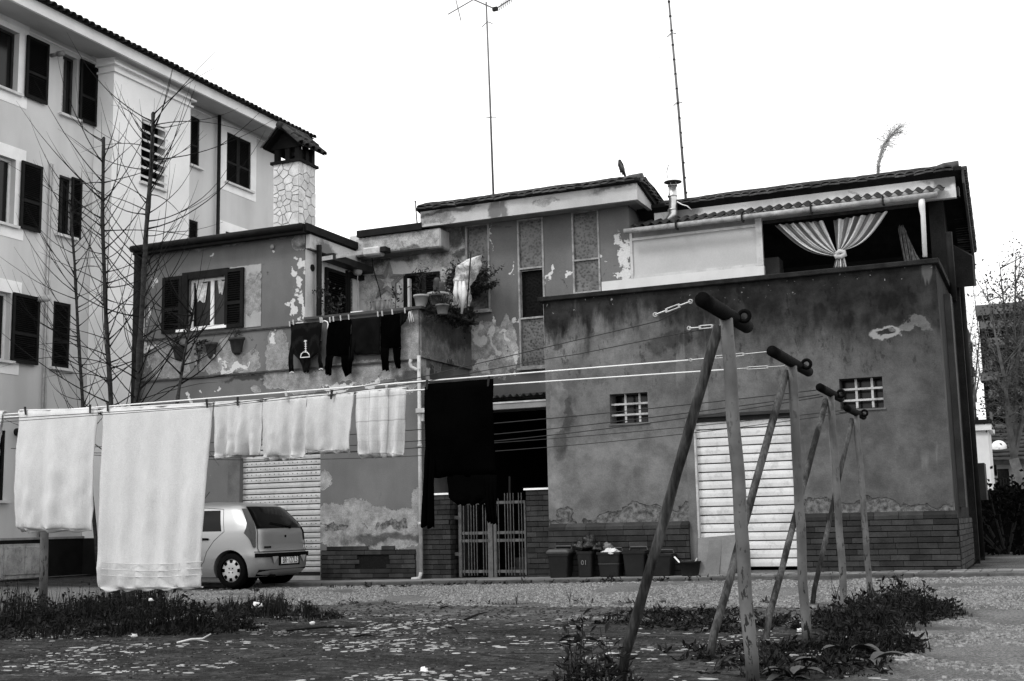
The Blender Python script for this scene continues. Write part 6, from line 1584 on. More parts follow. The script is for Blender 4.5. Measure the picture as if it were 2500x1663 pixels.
# dry plant growing on the roof
Yd = C + .9; dpm = thing('dry_roof_plant', 'dry feathery plant growing out of the right roof and bending right', 'plant', PY(*k12(2065, 805), Yd)); mb = MB(); lf = MB()
for s in range(9):
    k0 = random.uniform(-6, 6); pts = [PY(*k12(x + k0 + random.uniform(-3, 3), y + random.uniform(-8, 8)), Yd + random.uniform(-.1, .1)) for x, y in ((2062, 815), (2065, 760), (2085, 690), (2115, 630), (2160 + s * 4, 600 - (s % 4) * 12))]
    mb.tube(pts, [.009, .008, .007, .005, .003], 4)
    for k in range(40):
        u = random.uniform(.15, 3.99); i = int(u); q = pts[i].lerp(pts[i + 1], u - i); e = q + Vector((random.uniform(-.12, .14), random.uniform(-.1, .1), random.uniform(-.08, .12))) * (1.4 if u > 2.4 else .5); mb.tube([q, e], [.004, .002], 3, False)
        if u > 2: leaf(lf, e, (random.uniform(-1, 1), 0, random.uniform(-1, 1)), .035, .015)
mb.build('stems', simple('dry_stem', .3, .9), dpm); stuff(lf.build('seed_heads', simple('dry_stem', .12), dpm))
# ================================================================ RUBBISH BINS, BUCKET, BOARDS
M_bin = simple('dark_bin_plastic', .01, .55, .25, 5, 50, .15, spec=.2); M_binl = simple('grey_bin_lid', .045, .5, .25, 6, spec=.35); M_bag = simple('black_rubbish_bag', .01, .35, .3, 8, 20, .8, .03, spec=.4)
M_wbag = simple('white_rubbish_bag', .6, .5, .15, 9, 20, .8, .03)
def bin_(x0, x1, yt, yb, lb, lid, handle=True, text=None, band=False):
    Yb_ = RB - .42; a, b = PY(*k8(x0, yt), Yb_), PY(*k8(x1, yt), Yb_); w_ = b.x - a.x; cx = (a.x + b.x) / 2; g0 = zs(cx); H = a.z - g0; dp = w_ * .78
    t = thing('rubbish_bin', lb, 'bin', (cx, Yb_ + dp / 2, g0), 'bins in a row by the wall')
    def ring(s, z, r=.03):
        hw, hd = w_ / 2 * s, dp / 2 * s; pts = []
        for (sx, sy, a0) in ((1, -1, -90), (1, 1, 0), (-1, 1, 90), (-1, -1, 180)):
            for q in range(4): an = math.radians(a0 + q * 30); pts.append((cx + sx * (hw - r) + r * math.cos(an), Yb_ + dp / 2 + sy * (hd - r) + r * math.sin(an), g0 + z))
        return pts
    def loft(levels, name, mat, par, cap=(1, 1)):
        mb = MB(); n = 16
        for s, z in levels: mb.v += ring(s, z)
        for q in range(len(levels) - 1):
            for k in range(n): mb.f.append((q * n + k, q * n + (k + 1) % n, q * n + n + (k + 1) % n, q * n + n + k))
        if cap[0]: mb.f.append(tuple(range(n))[::-1])
        if cap[1]: mb.f.append(tuple((len(levels) - 1) * n + k for k in range(n)))
        return mb.build(name, mat, par, False)
    top = H * (.86 if lid == 'closed' else .98)
    loft([(.76, 0), (.78, .02), (.92, top * .9), (1.0, top * .9), (1.0, top), (.95, top), (.93, top * .93), (.78, top * .5)], 'body', M_bin, t, (1, 1))
    if band: loft([(.86, H * .5), (.9, H * .5), (.9, H * .53), (.86, H * .53)], 'band', M_binl, t, (0, 0))
    if lid == 'closed': loft([(1.06, top + .002), (1.06, top + .03), (.9, H), (.5, H + .015)], 'lid', M_binl, t)
    if lid == 'open':
        c = cx; MB().hexa([(c - w_ * .5, Yb_ + dp + .02, g0 + H), (c + w_ * .5, Yb_ + dp + .02, g0 + H), (c + w_ * .5, Yb_ + dp + .05, g0 + H), (c - w_ * .5, Yb_ + dp + .05, g0 + H), (c - w_ * .45, Yb_ + dp + .1, g0 + H * .62), (c + w_ * .45, Yb_ + dp + .1, g0 + H * .62), (c + w_ * .45, Yb_ + dp + .13, g0 + H * .62), (c - w_ * .45, Yb_ + dp + .13, g0 + H * .62)]).build('lid', M_binl, t)
    if handle: MB().tube([(cx - w_ * .38, Yb_ + dp * .95, g0 + H + .0), (cx - w_ * .34, Yb_ + dp * .97, g0 + H + .05), (cx + w_ * .34, Yb_ + dp * .97, g0 + H + .05), (cx + w_ * .38, Yb_ + dp * .95, g0 + H)], .014, 6).build('handle', M_binl, t)
    if text:
        M = Matrix.Translation(Vector((0, -dp / 2 * .9 - .008, H * .55))) @ Matrix.Rotation(math.radians(90), 4, 'X'); o = text_mesh(text, .11, simple('grey_print', .12, .7), 'lettering', t, M); o.parent = t
        o.location = (0, 0, 0)
    ORGt = ORG[t.name]
    return t, cx, Yb_ + dp / 2, g0 + H, w_
def lump(par, name, mat, c, r, seed, sq=.6, n=14):
    mb = MB()
    for j in range(n + 1):
        ph = math.pi * j / n
        for k in range(n): th = 6.2832 * k / n; d = Vector((math.sin(ph) * math.cos(th), math.sin(ph) * math.sin(th), math.cos(ph))); q = r * (1 + .7 * noise.noise(d * 1.7 + Vector((seed, 0, 0))) + .25 * noise.noise(d * 5 + Vector((seed, 3, 0)))); mb.v.append((c[0] + d.x * q, c[1] + d.y * q * .8, c[2] + d.z * q * sq))
    for j in range(n):
        for k in range(n): mb.f.append((j * n + k, j * n + (k + 1) % n, j * n + n + (k + 1) % n, j * n + n + k))
    return mb.build(name, mat, par, True, org=None if par else c)
t, cx, cy, cz, w_ = bin_(95, 248, 1262, 1462, 'closed dark bin with a grey lid, leftmost of the bins beside the gate pier', 'closed')
t, cx, cy, cz, w_ = bin_(300, 412, 1270, 1465, 'dark bin with faint 01 lettering, second from the left, heaped with black bags', 'none', False, '01')
for i, (dx, dz, r) in enumerate(((-.12, .08, .12), (.04, .14, .14), (.18, .07, .1))):
    tag(lump(None, 'rubbish_bag', M_bag, (cx + dx, cy + .05, cz + dz - .02), r, i * 3.1, .8), ['black rubbish bag at the left on top of the lettered bin', 'biggest black rubbish bag heaped on the lettered bin', 'black rubbish bag slipping right off the lettered bin'][i], 'bag', 'black bags on the second bin')
tag(lump(None, 'rubbish_bag', simple('grey_bag', .13, .5, .4, 9), (cx + .36, cy + .1, cz + .05), .09, 9, .8), 'crumpled grey bag between the second and third bins', 'bag')
t, cx, cy, cz, w_ = bin_(438, 606, 1275, 1462, 'dark open bin with a pale bag inside, third from the left', 'open', True, None, True)
tag(lump(None, 'rubbish_bag', M_wbag, (cx + .02, cy - .05, cz - .01), .13, 5, .45), 'white crumpled bag sticking out of the third bin', 'bag')
bin_(615, 783, 1268, 1458, 'dark open bin, fourth from the left, its lid folded back', 'open')
bin_(795, 968, 1290, 1458, 'dark open bin, fifth from the left, partly behind the leaning post brace', 'open')
a, b = PY(*k8(1025, 1340), RB - .4), PY(*k8(1168, 1340), RB - .4); cx = (a.x + b.x) / 2; g0 = zs(cx); H = a.z - g0; r = (b.x - a.x) / 2
t = thing('round_tub', 'low round dark tub holding sticks, right of the bins', 'tub', (cx, RB - .4, g0)); MB().lathe([(r * .8, 0), (r * .98, H * .9), (r * 1.05, H * .9), (r * 1.05, H), (r * .95, H), (r * .9, H * .7), (0, H * .7)], (cx, RB - .4, g0), 24, False).build('tub', M_bin, t, True)
for j, (x0, y0, x1, y1, m_) in enumerate(((1040, 1340, 1140, 1335, M_binl), (1050, 1338, 1150, 1350, M_stem), (1130, 1350, 1145, 1322, M_ppipe))):
    tag(MB().tube([PY(*k8(x0, y0), RB - .5), PY(*k8(x1, y1), RB - .3)], .012, 6).build('stick', m_, None, org=PY(*k8(x0, y0), RB - .5)), ['thin grey stick lying across the dark tub', 'thin dark stick lying across the dark tub', 'short pale stick poking up at the right of the dark tub'][j], 'stick', 'sticks in the tub')
tag(MB().bar(PY(*k8(988, 1310), RB - .5), PY(*k8(1025, 1350), RB - .5), .03, .02).build('white_batten', M_trim, None, org=PY(*k8(1000, 1330), RB - .5)), 'short white batten leaning between the fifth bin and the tub', 'batten')
M_board = simple('grey_board', .15, .75, .2, 3, 40, .2)
def board(q, lb, lean, th, mat, off=0):
    P = [PY(*k8(x, y), RB - .12) for x, y in q]; g0 = zs(P[0].x)
    v = []
    for d in (0, th):
        for i, p in enumerate(P):
            z = max(p.z, g0 + .004); v.append((p.x, (RB - .42 if i in (0, 1) else RB - .14) - off + d, z))
    o = MB().add(v, [(0, 1, 2, 3), (7, 6, 5, 4), (0, 4, 5, 1), (1, 5, 6, 2), (2, 6, 7, 3), (3, 7, 4, 0)]).build('leaning_board', mat, None, org=v[0]); tag(o, lb, 'board', 'boards leaning on the garage door')
board(((1185, 1440), (1440, 1430), (1424, 1155), (1156, 1180)), 'wide grey board leaning on the left of the white garage door', .3, .02, M_board)
board(((1240, 1442), (1333, 1441), (1326, 1190), (1236, 1197)), 'narrow grey board leaning on the wide board by the white garage door', .3, .018, simple('grey_board_dark', .13, .75, .2, 3), .03)

# ================================================================ CAR
M_car = None
def carpaint():
    g = G('silver_car_paint'); n = g.noise(400, 1); g.done(g.rng(n, .3, .7, .24, .31), .34, metal=.5, spec=.5); g.b.inputs['Coat Weight'].default_value = .35; g.b.inputs['Coat Roughness'].default_value = .08; return g.m
M_car = carpaint(); M_cglass = simple('car_glass', .003, .1, .05, spec=.14, bstr=0); M_rubber2 = simple('black_rubber', .003, .8, .2, spec=.05); M_tail = simple('dark_tail_lamp', .015, .15, .2, spec=.5); M_hub = simple('hubcap_silver', .4, .4, .1, metal=.3, dirt=.2); M_seam = simple('panel_gap', .001, .9, spec=0)
xr = PY(640, 1350, 17.72).x; CY = 17.70 + .83
car = thing('parked_car', 'silver hatchback parked by the left garage, half hidden by the largest towel', 'car', (xr, CY, 0), local=True, rz=math.pi)
# local frame: u forward, v to its right; after the half turn the flank v=+.83 ... faces the viewer side
def itp(tab, z):
    if z <= tab[0][0]: return tab[0][1]
    for (a, p), (b, q) in zip(tab, tab[1:]):
        if z <= b: t_ = (z - a) / (b - a); return p + (q - p) * t_
    return tab[-1][1]
UR = [(.18, .14), (.24, .05), (.34, .0), (.56, .0), (.60, .035), (.66, .07), (.92, .085), (.98, .115), (1.10, .21), (1.25, .345), (1.36, .455), (1.41, .53), (1.445, .68), (1.47, 1.0), (1.485, 1.4)]
UF = [(.18, 3.70), (.3, 3.79), (.5, 3.80), (.62, 3.74), (.72, 3.62), (.82, 3.35), (.92, 2.95), (.97, 2.72), (1.2, 2.32), (1.38, 2.02), (1.44, 1.85), (1.475, 1.65), (1.485, 1.5)]
WW = [(.18, .76), (.3, .81), (.5, .83), (.7, .83), (.86, .822), (.95, .807), (1.0, .79), (1.1, .752), (1.2, .705), (1.36, .62), (1.41, .575), (1.445, .49), (1.472, .34), (1.485, .15)]
def surf(z, s, side='rear'):
    """rear face point at lateral fraction s; u from the rear profile"""
    w_ = itp(WW, z); rd = itp([(.9, .32), (1.1, .22)], z); n_ = 3.2
    return Vector((itp(UR, z) + rd * (1 - (max(0, 1 - abs(s) ** n_)) ** (1 / n_)), w_ * s, z))
def flank(u, z, sgn):
    w_ = itp(WW, z); ur, uf = itp(UR, z), itp(UF, z); b = 1 - .035 * ((u - 1.9) / 1.9) ** 2
    return Vector((u, sgn * w_ * b, z))
zl = [.18, .21, .24, .28, .34, .42, .50, .56, .58, .60, .63, .66, .74, .82, .88, .92, .95, .98, 1.0, 1.05, 1.10, 1.18, 1.25, 1.31, 1.36, 1.39, 1.41, 1.43, 1.45, 1.465, 1.475, 1.485]
mb = MB(); NR = 22
sv = [math.sin(math.pi / 2 * (-1 + 2 * i / NR)) for i in range(NR + 1)]
ring_n = None
for z in zl:
    w_ = itp(WW, z); ur, uf = itp(UR, z), itp(UF, z); rd = itp([(.9, .32), (1.1, .22)], z); rd = min(rd, (uf - ur) * .4); pts = []
    for s in sv:
        n_ = 3.2; k = (max(0, 1 - abs(s) ** n_)) ** (1 / n_); b0 = 1 - .035; pts.append((ur + rd * (1 - k), w_ * s * (b0 + (1 - abs(s)) * .0), z))
    for i in range(1, 16): u = ur + rd + (uf - ur - rd - .5 * min(1, (uf - ur) * .4)) * i / 16; b = 1 - .035 * ((u - 1.9) / 1.9) ** 2; pts.append((u, w_ * b, z))
    fd = .5 * min(1, (uf - ur) * .4)
    for s in reversed(sv): k = (max(0, 1 - abs(s) ** 2.4)) ** (1 / 2.4); pts.append((uf - fd * (1 - k), w_ * s * .965, z))
    for i in range(15, 0, -1): u = ur + rd + (uf - ur - rd - .5 * min(1, (uf - ur) * .4)) * i / 16; b = 1 - .035 * ((u - 1.9) / 1.9) ** 2; pts.append((u, -w_ * b, z))
    ring_n = len(pts); mb.v += pts
for j in range(len(zl) - 1):
    for k in range(ring_n): a = j * ring_n + k; b = j * ring_n + (k + 1) % ring_n; mb.f.append((a, b, b + ring_n, a + ring_n))
mb.f.append(tuple(range(ring_n))[::-1]); mb.f.append(tuple((len(zl) - 1) * ring_n + k for k in range(ring_n)))
body = mb.build('body', M_car, car, False)
WU = (.66, 3.10)
cut = MB()
for u in WU: cut.tube([(u, -1, .30), (u, -.5, .30)], .345, 32); cut.tube([(u, .5, .30), (u, 1, .30)], .345, 32)
co = cut.build('cutter', M_seam, None, org=(0, 0, 0)); co.parent = car
md = body.modifiers.new('arches', 'BOOLEAN'); md.object = co; md.operation = 'DIFFERENCE'; md.solver = 'EXACT'
bpy.context.view_layer.update(); me = bpy.data.meshes.new_from_object(body.evaluated_get(bpy.context.evaluated_depsgraph_get())); body.modifiers.clear(); body.data = me; bpy.data.objects.remove(co)
me.name = 'body'; me.polygons.foreach_set('use_smooth', [True] * len(me.polygons))
bm = bmesh.new(); bm.from_mesh(me)
for e_ in bm.edges:
    if len(e_.link_faces) == 2 and e_.calc_face_angle(0) > math.radians(32): e_.smooth = False
bm.to_mesh(me); bm.free()
if len(me.materials) > 1:
    me.polygons.foreach_set('material_index', [0] * len(me.polygons))
def patch(fn, us, vs_, name, mat, par, off=.004, smooth=True):
    mb = MB(); nu, nv_ = len(us), len(vs_)
    for v in vs_:
        for u in us:
            p = fn(u, v); p1 = fn(u + .01, v) - p; p2 = fn(u, v + .01) - p; n = p1.cross(p2)
            n = n.normalized() if n.length > 1e-9 else Vector((0, 0, 1)); c = Vector((1.9, 0, .6))
            if n.dot(p - c) < 0: n = -n
            mb.v.append(tuple(p + n * off))
    for j in range(nv_ - 1):
        for i in range(nu - 1): a = j * nu + i; mb.f.append((a, a + 1, a + nu + 1, a + nu))
    return mb.build(name, mat, par, smooth)
def lin(a, b, n): return [a + (b - a) * i / n for i in range(n + 1)]
patch(lambda s, z: surf(z, s * (1.0 - .02 * 0)), lin(-.86, .86, 24), [1.0, 1.03, 1.08, 1.14, 1.2, 1.26, 1.31, 1.35, 1.38], 'rear_window', M_cglass, car, .006)
MB().add([tuple(surf(z, s) + Vector((-.012, 0, .006))) for z, s in ((1.05, -.35), (1.05, .2), (1.25, .22), (1.25, -.33))], [(0, 1, 2, 3)]).build('window_reflection', M_cglass, car) if False else None
for sg in (-1, 1):
    fr_ = lambda u, t_, sg=sg: flank(u, .965 + t_ * .36, sg)
    def qfn(a0, a1, b0, b1):     # window outline: bottom edge a0..a1, top edge b0..b1
        return lambda s, t_, sg=sg: flank(a0 + (a1 - a0) * s + ((b0 - a0) + ((b1 - a1) - (b0 - a0)) * s) * t_, .965 + t_ * .36, sg)
    patch(qfn(.86, 1.62, 1.00, 1.58), lin(0, 1, 8), lin(0, 1, 8), 'side_window', M_cglass, car)
    patch(qfn(1.70, 2.62, 1.66, 2.20), lin(0, 1, 8), lin(0, 1, 8), 'side_window', M_cglass, car)
    # door seams
    for pts in ([(.80, .96), (.94, 1.345), (1.66, 1.40)], [(1.66, .42), (1.66, .9), (1.66, 1.38)], [(.80, .96), (1.0, .80), (1.14, .62), (1.20, .45), (1.30, .34)], [(1.25, .33), (2.6, .33)]):
        q = []
        for (u0, z0), (u1, z1) in zip(pts, pts[1:]):
            for k in range(9): q.append(flank(u0 + (u1 - u0) * k / 8, z0 + (z1 - z0) * k / 8, sg) + Vector((0, sg * .001, 0)))
        q = [p for i, p in enumerate(q) if i == 0 or (p - q[i - 1]).length > 1e-5]; MB().tube(q, .004, 5).build('door_seam', M_seam, car)
    p = flank(1.2, .83, sg); q = [p + Vector((dx, sg * dy, dz)) for dx, dy, dz in ((-.09, .0, 0), (-.05, .02, .005), (.05, .02, .005), (.09, .0, 0))]; MB().tube(q, .02, 8).build('door_handle', M_rubber2, car, True)
    # tail lamps up the pillar
    tl_ = lambda s, z, sg=sg: surf(z, sg * s)
    mbp = patch(lambda s, t_, sg=sg: surf(.68 + t_ * .66, sg * (.90 + .045 * s + (.055 * s) * min(1, t_ * 3) - .03 * max(0, t_ - .42))), lin(0, 1, 6), lin(0, 1, 16), 'tail_lamp', M_tail, car, .014)
# bumper strip, hatch gaps, plate
bs = [surf(.545, s) + Vector((-.012, 0, 0)) for s in lin(-.97, .97, 30)]
mb = MB(); 
for q in bs:
    n = Vector((q.x - 1.2, q.y * 1.4, 0)).normalized() * .01
    for dz, k in ((-.035, 0), (-.03, 1), (.03, 1), (.035, 0)): mb.v.append(tuple(q + n * k + Vector((0, 0, dz))))
for i in range(30):
    for k in range(3): a = i * 4 + k; mb.f.append((a, a + 4, a + 5, a + 1))
mb.build('bumper_strip', M_rubber2, car)
for zz, m_ in ((.605, .95),): MB().tube([surf(zz, s) + Vector((-.004, 0, 0)) for s in lin(-m_, m_, 30)], .006, 5).build('hatch_gap', M_seam, car)
for sg in (-1, 1): MB().tube([surf(z, sg * .865) + Vector((-.003, 0, 0)) for z in lin(.61, 1.38, 16)], .005, 5).build('hatch_gap', M_seam, car)
mb = MB(); n = 24; mb.v = [tuple(surf(.30 + 0, s) + Vector((-.003, 0, 0))) for s in lin(-.9, .9, n)] + [tuple(surf(.19, s) + Vector((-.003, 0, 0))) for s in lin(-.9, .9, n)]
mb.f = [(i, i + 1, n + 2 + i, n + 1 + i) for i in range(n)]; mb.build('bumper_skirt', M_rubber2, car)
pl = MB().box(-.022, -.006, -.26, .26, .385, .50).build('number_plate', simple('plate_white', .7, .4, .03), car, bev=.004)
Mt = Matrix.Translation(Vector((-.0235, .0, .442))) @ Matrix.Rotation(math.radians(-90), 4, 'Z') @ Matrix.Rotation(math.radians(90), 4, 'X') @ Matrix.Diagonal((.82, 1, 1, 1))
text_mesh('BR\u00b7127LS', .145, simple('plate_black', .01, .6), 'plate_lettering', pl, Mt, .0015)
MB().box(-.016, -.001, -.31, .31, .36, .525).build('plate_recess', M_rubber2, car)
for sg in (-1, 1): MB().add([(-.015, sg * .33, .52), (-.015, sg * .52, .52), (-.005, sg * .46, .40)], [(0, 1, 2)]).build('reflector', M_hub, car)
p = surf(1.02, -.25) + Vector((-.02, 0, 0)); MB().tube([p, surf(1.06, 0.05) + Vector((-.03, 0, 0)), surf(1.10, .42) + Vector((-.03, 0, 0))], .009, 6).build('rear_wiper', M_rubber2, car); MB().tube([p + Vector((.02, 0, 0)), p + Vector((-.02, 0, 0))], .03, 10).build('wiper_hub', M_rubber2, car, True)
p = surf(.86, 0); MB().tube([p + Vector((.0, 0, 0)), p + Vector((-.012, 0, 0))], .022, 10).build('hatch_lock', M_rubber2, car, True)
for s0, s1, zz in ((.52, .72, .68), (-.8, -.72, .73)):
    a, b = surf(zz, s0), surf(zz, s1); MB().bar(a + Vector((-.006, 0, 0)), b + Vector((-.006, 0, 0)), .004, .035).build('badge', M_tail if s0 > 0 else M_hub, car)
MB().tube([(1.9, 0, 1.48), (1.72, 0, 1.68)], .005, 5).build('roof_aerial', M_rubber2, car)
MB().tube([(.45, .4, .2), (.0 + .02, .4, .19)], .025, 8).build('exhaust', M_rubber2, car)
def wheel(u, sg):
    w_ = thing_mesh = MB().lathe([(.20, -.09), (.275, -.095), (.295, -.07), (.298, 0), (.295, .07), (.275, .095), (.20, .09)], (0, 0, 0), 36, False)
    R_ = Matrix.Rotation(math.radians(90), 4, 'X'); vv = [tuple(R_ @ Vector(p) + Vector((u, sg * .70, .296))) for p in w_.v]; w_.v = vv; tyre = w_.build('wheel', M_rubber2, car, True)
    h = MB().lathe([(.0, .062), (.05, .07), (.12, .068), (.185, .058), (.2, .045)], (0, 0, 0), 36, False); h.v = [tuple(Matrix.Rotation(math.radians(90 if sg < 0 else -90), 4, 'X') @ Vector(p) + Vector((u, sg * (.70 + .01), .296))) for p in h.v]; h.build('hubcap', M_hub, tyre, True)
    for k in range(8):
        a = 6.2832 * k / 8; c = Vector((u + .155 * math.cos(a), sg * .777, .296 + .155 * math.sin(a))); t_ = Vector((-math.sin(a), 0, math.cos(a))); r_ = Vector((math.cos(a), 0, math.sin(a)))
        q = [c + t_ * x + r_ * y for x, y in ((-.025, -.028), (.025, -.028), (.034, .028), (-.034, .028))]; MB().add([tuple(p) for p in q], [(0, 1, 2, 3)]).build('hubcap_slot', M_seam, tyre)
    for k in range(4): a = 6.2832 * (k + .5) / 4; MB().tube([(u + .05 * math.cos(a), sg * .775, .296 + .05 * math.sin(a)), (u + .05 * math.cos(a), sg * .785, .296 + .05 * math.sin(a))], .012, 8).build('wheel_bolt', M_seam, tyre)
    MB().tube([(u, sg * .42, .30), (u, sg * .60, .30)], .34, 24).build('wheel_arch', M_seam, car)
for u in WU:
    for sg in (-1, 1): wheel(u, sg)
MB().box(.4, 3.5, -.55, .55, .16, .3).build('underbody', M_seam, car)

# ================================================================ BARE YOUNG TREES
def bark():
    g = G('young_bark'); n = g.noise(9, 5, .6, stretch=(1, 1, 2.5)); f = g.noise(50, 4); return g.done(g.math('MULTIPLY', g.rng(n, .3, .7, .016, .042), g.rng(f, .3, .7, .7, 1.2)), .85, f, .5, .01, spec=.1)
M_bark = bark(); M_twig = simple('dark_twig', .006, .85, .3, 9, 60, .2, spec=.1)
def sapling(pts_px, base_px, r0, r1, nb, label, seed, start=.15, Lb=(1.1, 2.7)):
    rnd = random.Random(seed); B = PZ(*base_px); d = (CR.transposed() @ (B - CAMP)).z * -1
    P = [B - Vector((0, 0, .1))] + [PD(x, y, d + .15 * k) for k, (x, y) in enumerate(pts_px)]
    t = thing('bare_tree', label, 'tree', B, 'bare young trees in the courtyard')
    full = []; 
    for i in range(len(P) - 1):
        for k in range(6): full.append(P[i].lerp(P[i + 1], k / 6) + Vector((.012 * noise.noise((i * 6 + k, seed, 0)), 0, 0)))
    full.append(P[-1]); n = len(full)
    rr = [(r0 + (r1 - r0) * i / (n - 1)) * (1 + .16 * noise.noise((i * .9, seed, 1)) + (.22 if (i * 7 + seed) % 5 == 0 else 0)) for i in range(n)]
    MB().tube(full, rr, 12).build('trunk', M_bark, t, True)
    lump(t, 'cut_top', M_twig, tuple(full[-1]), r1 * 1.15, seed, .9, 8)
    for b in range(nb):
        u = start + (1 - start) * (b + rnd.random() * .8) / nb; i = min(n - 2, int(u * (n - 1))); p = full[i].lerp(full[i + 1], rnd.random()); ax = (full[i + 1] - full[i]).normalized()
        # whips grow sideways first and curve upward
        a = rnd.uniform(0, 6.28) if b % 3 == 0 else (rnd.choice((0, math.pi)) + rnd.gauss(0, .6)) ; rt = Vector((CR[0][0], CR[1][0], 0)).normalized(); fw = Vector((rt.y * -1, rt.x, 0))
        out = rt * math.cos(a) + fw * math.sin(a); L = rnd.uniform(*Lb) * (1.15 - .45 * u); el = rnd.uniform(-.05, .9); curl = rnd.uniform(.25, 1.35); q = [p]; m = 12
        dirv = (out * math.cos(el) + Vector((0, 0, 1)) * math.sin(el)).normalized(); sgn = 1 if rnd.random() < .85 else -.5
        for k in range(m):
            dirv = (dirv + Vector((0, 0, 1)) * curl * .11 * sgn + Vector((rnd.gauss(0, .03), rnd.gauss(0, .03), rnd.gauss(0, .02)))).normalized(); q.append(q[-1] + dirv * L / m)
        r_ = .0056 + .0042 * (L / Lb[1]); br = MB().tube(q, [r_ * 1.8] + [max(.0012, r_ * (1 - k / m) ** .8) for k in range(m)], 5)
        if rnd.random() < .35:
            s_ = rnd.randint(3, 6); d2 = (q[s_ + 1] - q[s_]).normalized() + Vector((rnd.gauss(0, .4), rnd.gauss(0, .4), rnd.uniform(-.2, .5))); d2.normalize(); w2_ = [q[s_]]
            for k in range(7): d2 = (d2 + Vector((0, 0, .06))).normalized(); w2_.append(w2_[-1] + d2 * L * .07)
            br.tube(w2_, [r_ * .6 * (1 - k / 8) + .001 for k in range(8)], 4)
        br.build('branch', M_twig, t)
    return t
sapling([(224, 1210), (203, 1000), (190, 800), (182, 640), (170, 490)], (246, 1425), .040, .022, 52, 'leftmost bare young tree, its trunk passing between the two bath towels', 1, .3)
sapling([(278, 1240), (272, 1000), (258, 760), (250, 540), (253, 338)], (287, 1470), .040, .023, 58, 'second bare young tree with a knobbly cut top, in front of the pale stair tower', 2, .3)
sapling([(322, 1240), (333, 990), (346, 770), (357, 560), (370, 400), (374, 278)], (318, 1478), .048, .024, 66, 'tallest bare young tree, standing in front of the corner of the grey house', 3, .3)
sapling([(400, 1230), (432, 985), (445, 900), (456, 830), (474, 752)], (390, 1492), .028, .012, 26, 'smallest bare young tree, in front of the half round wall pots', 4, .5, (.7, 1.5))

# ================================================================ BACKGROUND RIGHT
M_far = simple('far_concrete', .11, .9, .2, .5); M_fard = simple('far_dark_loggia', .006, .9); M_farw = simple('white_tower_render', .75, .8, .06)
Yh = 200.0; ab = thing('apartment_block', 'far apartment block with stacked dark balconies behind the leafy tree', 'building', PY(2440, 1200, Yh))
def fb_(x0, x1, y0, y1, Y): a, b = PY(x0, y0, Y), PY(x1, y1, Y); return a.x, b.x, b.z, a.z
x0, x1, z0, z1 = fb_(2388, 2640, 770, 1300, Yh + 4.2); MB().box(x0, x1, Yh + 4.2, Yh + 20, -.2, z1).build('core', M_fard, ab)
nf = 12
for i in range(nf):
    yy = 785 + i * 42; a = PY(2392, yy, Yh); b = PY(2640, yy, Yh); zc = a.z; jit = (i % 3) * 1.2
    MB().box(a.x + jit, b.x, Yh, Yh + 4, zc - 1.2, zc + .0).build('balcony_parapet', M_far, ab)
    for k in range(5): xx = a.x + jit + 1.5 + k * 5.2; MB().box(xx, xx + .4, Yh + .2, Yh + 3.8, zc + .001, zc + 1.9).build('balcony_post', M_far, ab)
a, b = PY(2392, 770, Yh - .2), PY(2640, 740, Yh - .2); MB().box(a.x - .6, b.x, Yh - .2, Yh + 6, a.z, a.z + 1.6).build('roof_slab', M_far, ab)
x0, x1, z0, z1 = fb_(2362, 2396, 800, 1300, Yh + 8); ab2 = thing('side_block', 'narrow grey block standing left of the far balconies', 'building', (x0, Yh + 8, 0)); MB().box(x0, x1, Yh + 8, Yh + 16, -.2, z1).build('wall', M_far, ab2)
for i in range(6): MB().box(x0 + .6, x1 - .4, Yh + 7.9, Yh + 7.99, z1 - 4 - i * 4, z1 - 2.4 - i * 4).build('window', M_fard, ab2)
Yt = 42.0; x0, x1, z0, z1 = fb_(2380, 2424, 1052, 1215, Yt); tw = thing('white_tower', 'small bright white tower block with a flat overhanging roof behind the dark wall', 'building', (x0, Yt, 0))
MB().box(x0, x1, Yt, Yt + 2.4, -.2, z1).build('wall', M_farw, tw); MB().box(x0 - .2, x1 + .12, Yt - .12, Yt + 2.5, z1 + .001, z1 + .2).build('roof_slab', M_farw, tw)
MB().box(x0 - .2, x1 + .15, Yt - .15, Yt + 2.6, z1 + .201, z1 + .34).build('roof_edge', M_gut, tw)
a = PY(2400, 1182, Yt - .02); MB().box(x0, x1, Yt - .03, Yt - .001, a.z - .02, a.z + .02).build('ledge', M_gut, tw)
Yc2 = 46.0; x0, x1, z0, z1 = fb_(2432, 2620, 1128, 1215, Yc2); ct = thing('low_house', 'low grey house with a tiled roof and dark balcony door at the far right', 'house', (x0, Yc2, 0))
dx0, dx1, dz0, dz1 = fb_(2434, 2467, 1145, 1198, Yc2); wall('wall', simple('far_grey_render', .35, .85, .1), ct, 1, Yc2, .3, x0, x1, -.2, z1, [(dx0, dx1, dz0, dz1)])
MB().box(dx0, dx1, Yc2 + .2, Yc2 + .25, dz0, dz1).build('door_pane', M_glass, ct)
for k in range(9): xx = dx1 - .02 + .09 * k - .35; MB().tube([(xx, Yc2 - .25, dz0), (xx, Yc2 - .25, dz0 + .45)], .015, 4).build('railing_bar', M_dpipe, ct)
MB().box(dx0 + .3, dx1 + .3, Yc2 - .28, Yc2 - .22, dz0 + .45, dz0 + .5).build('railing_top', M_dpipe, ct)
MB().add([(x0 - .3, Yc2 - .5, z1), (x1, Yc2 - .5, z1), (x1, Yc2 + 4, z1 + 1.5), (x0 - .3, Yc2 + 4, z1 + 1.5), (x0 - .3, Yc2 - .5, z1 - .12), (x1, Yc2 - .5, z1 - .12)], [(0, 1, 2, 3), (4, 5, 1, 0)]).build('roof', M_tile, ct)
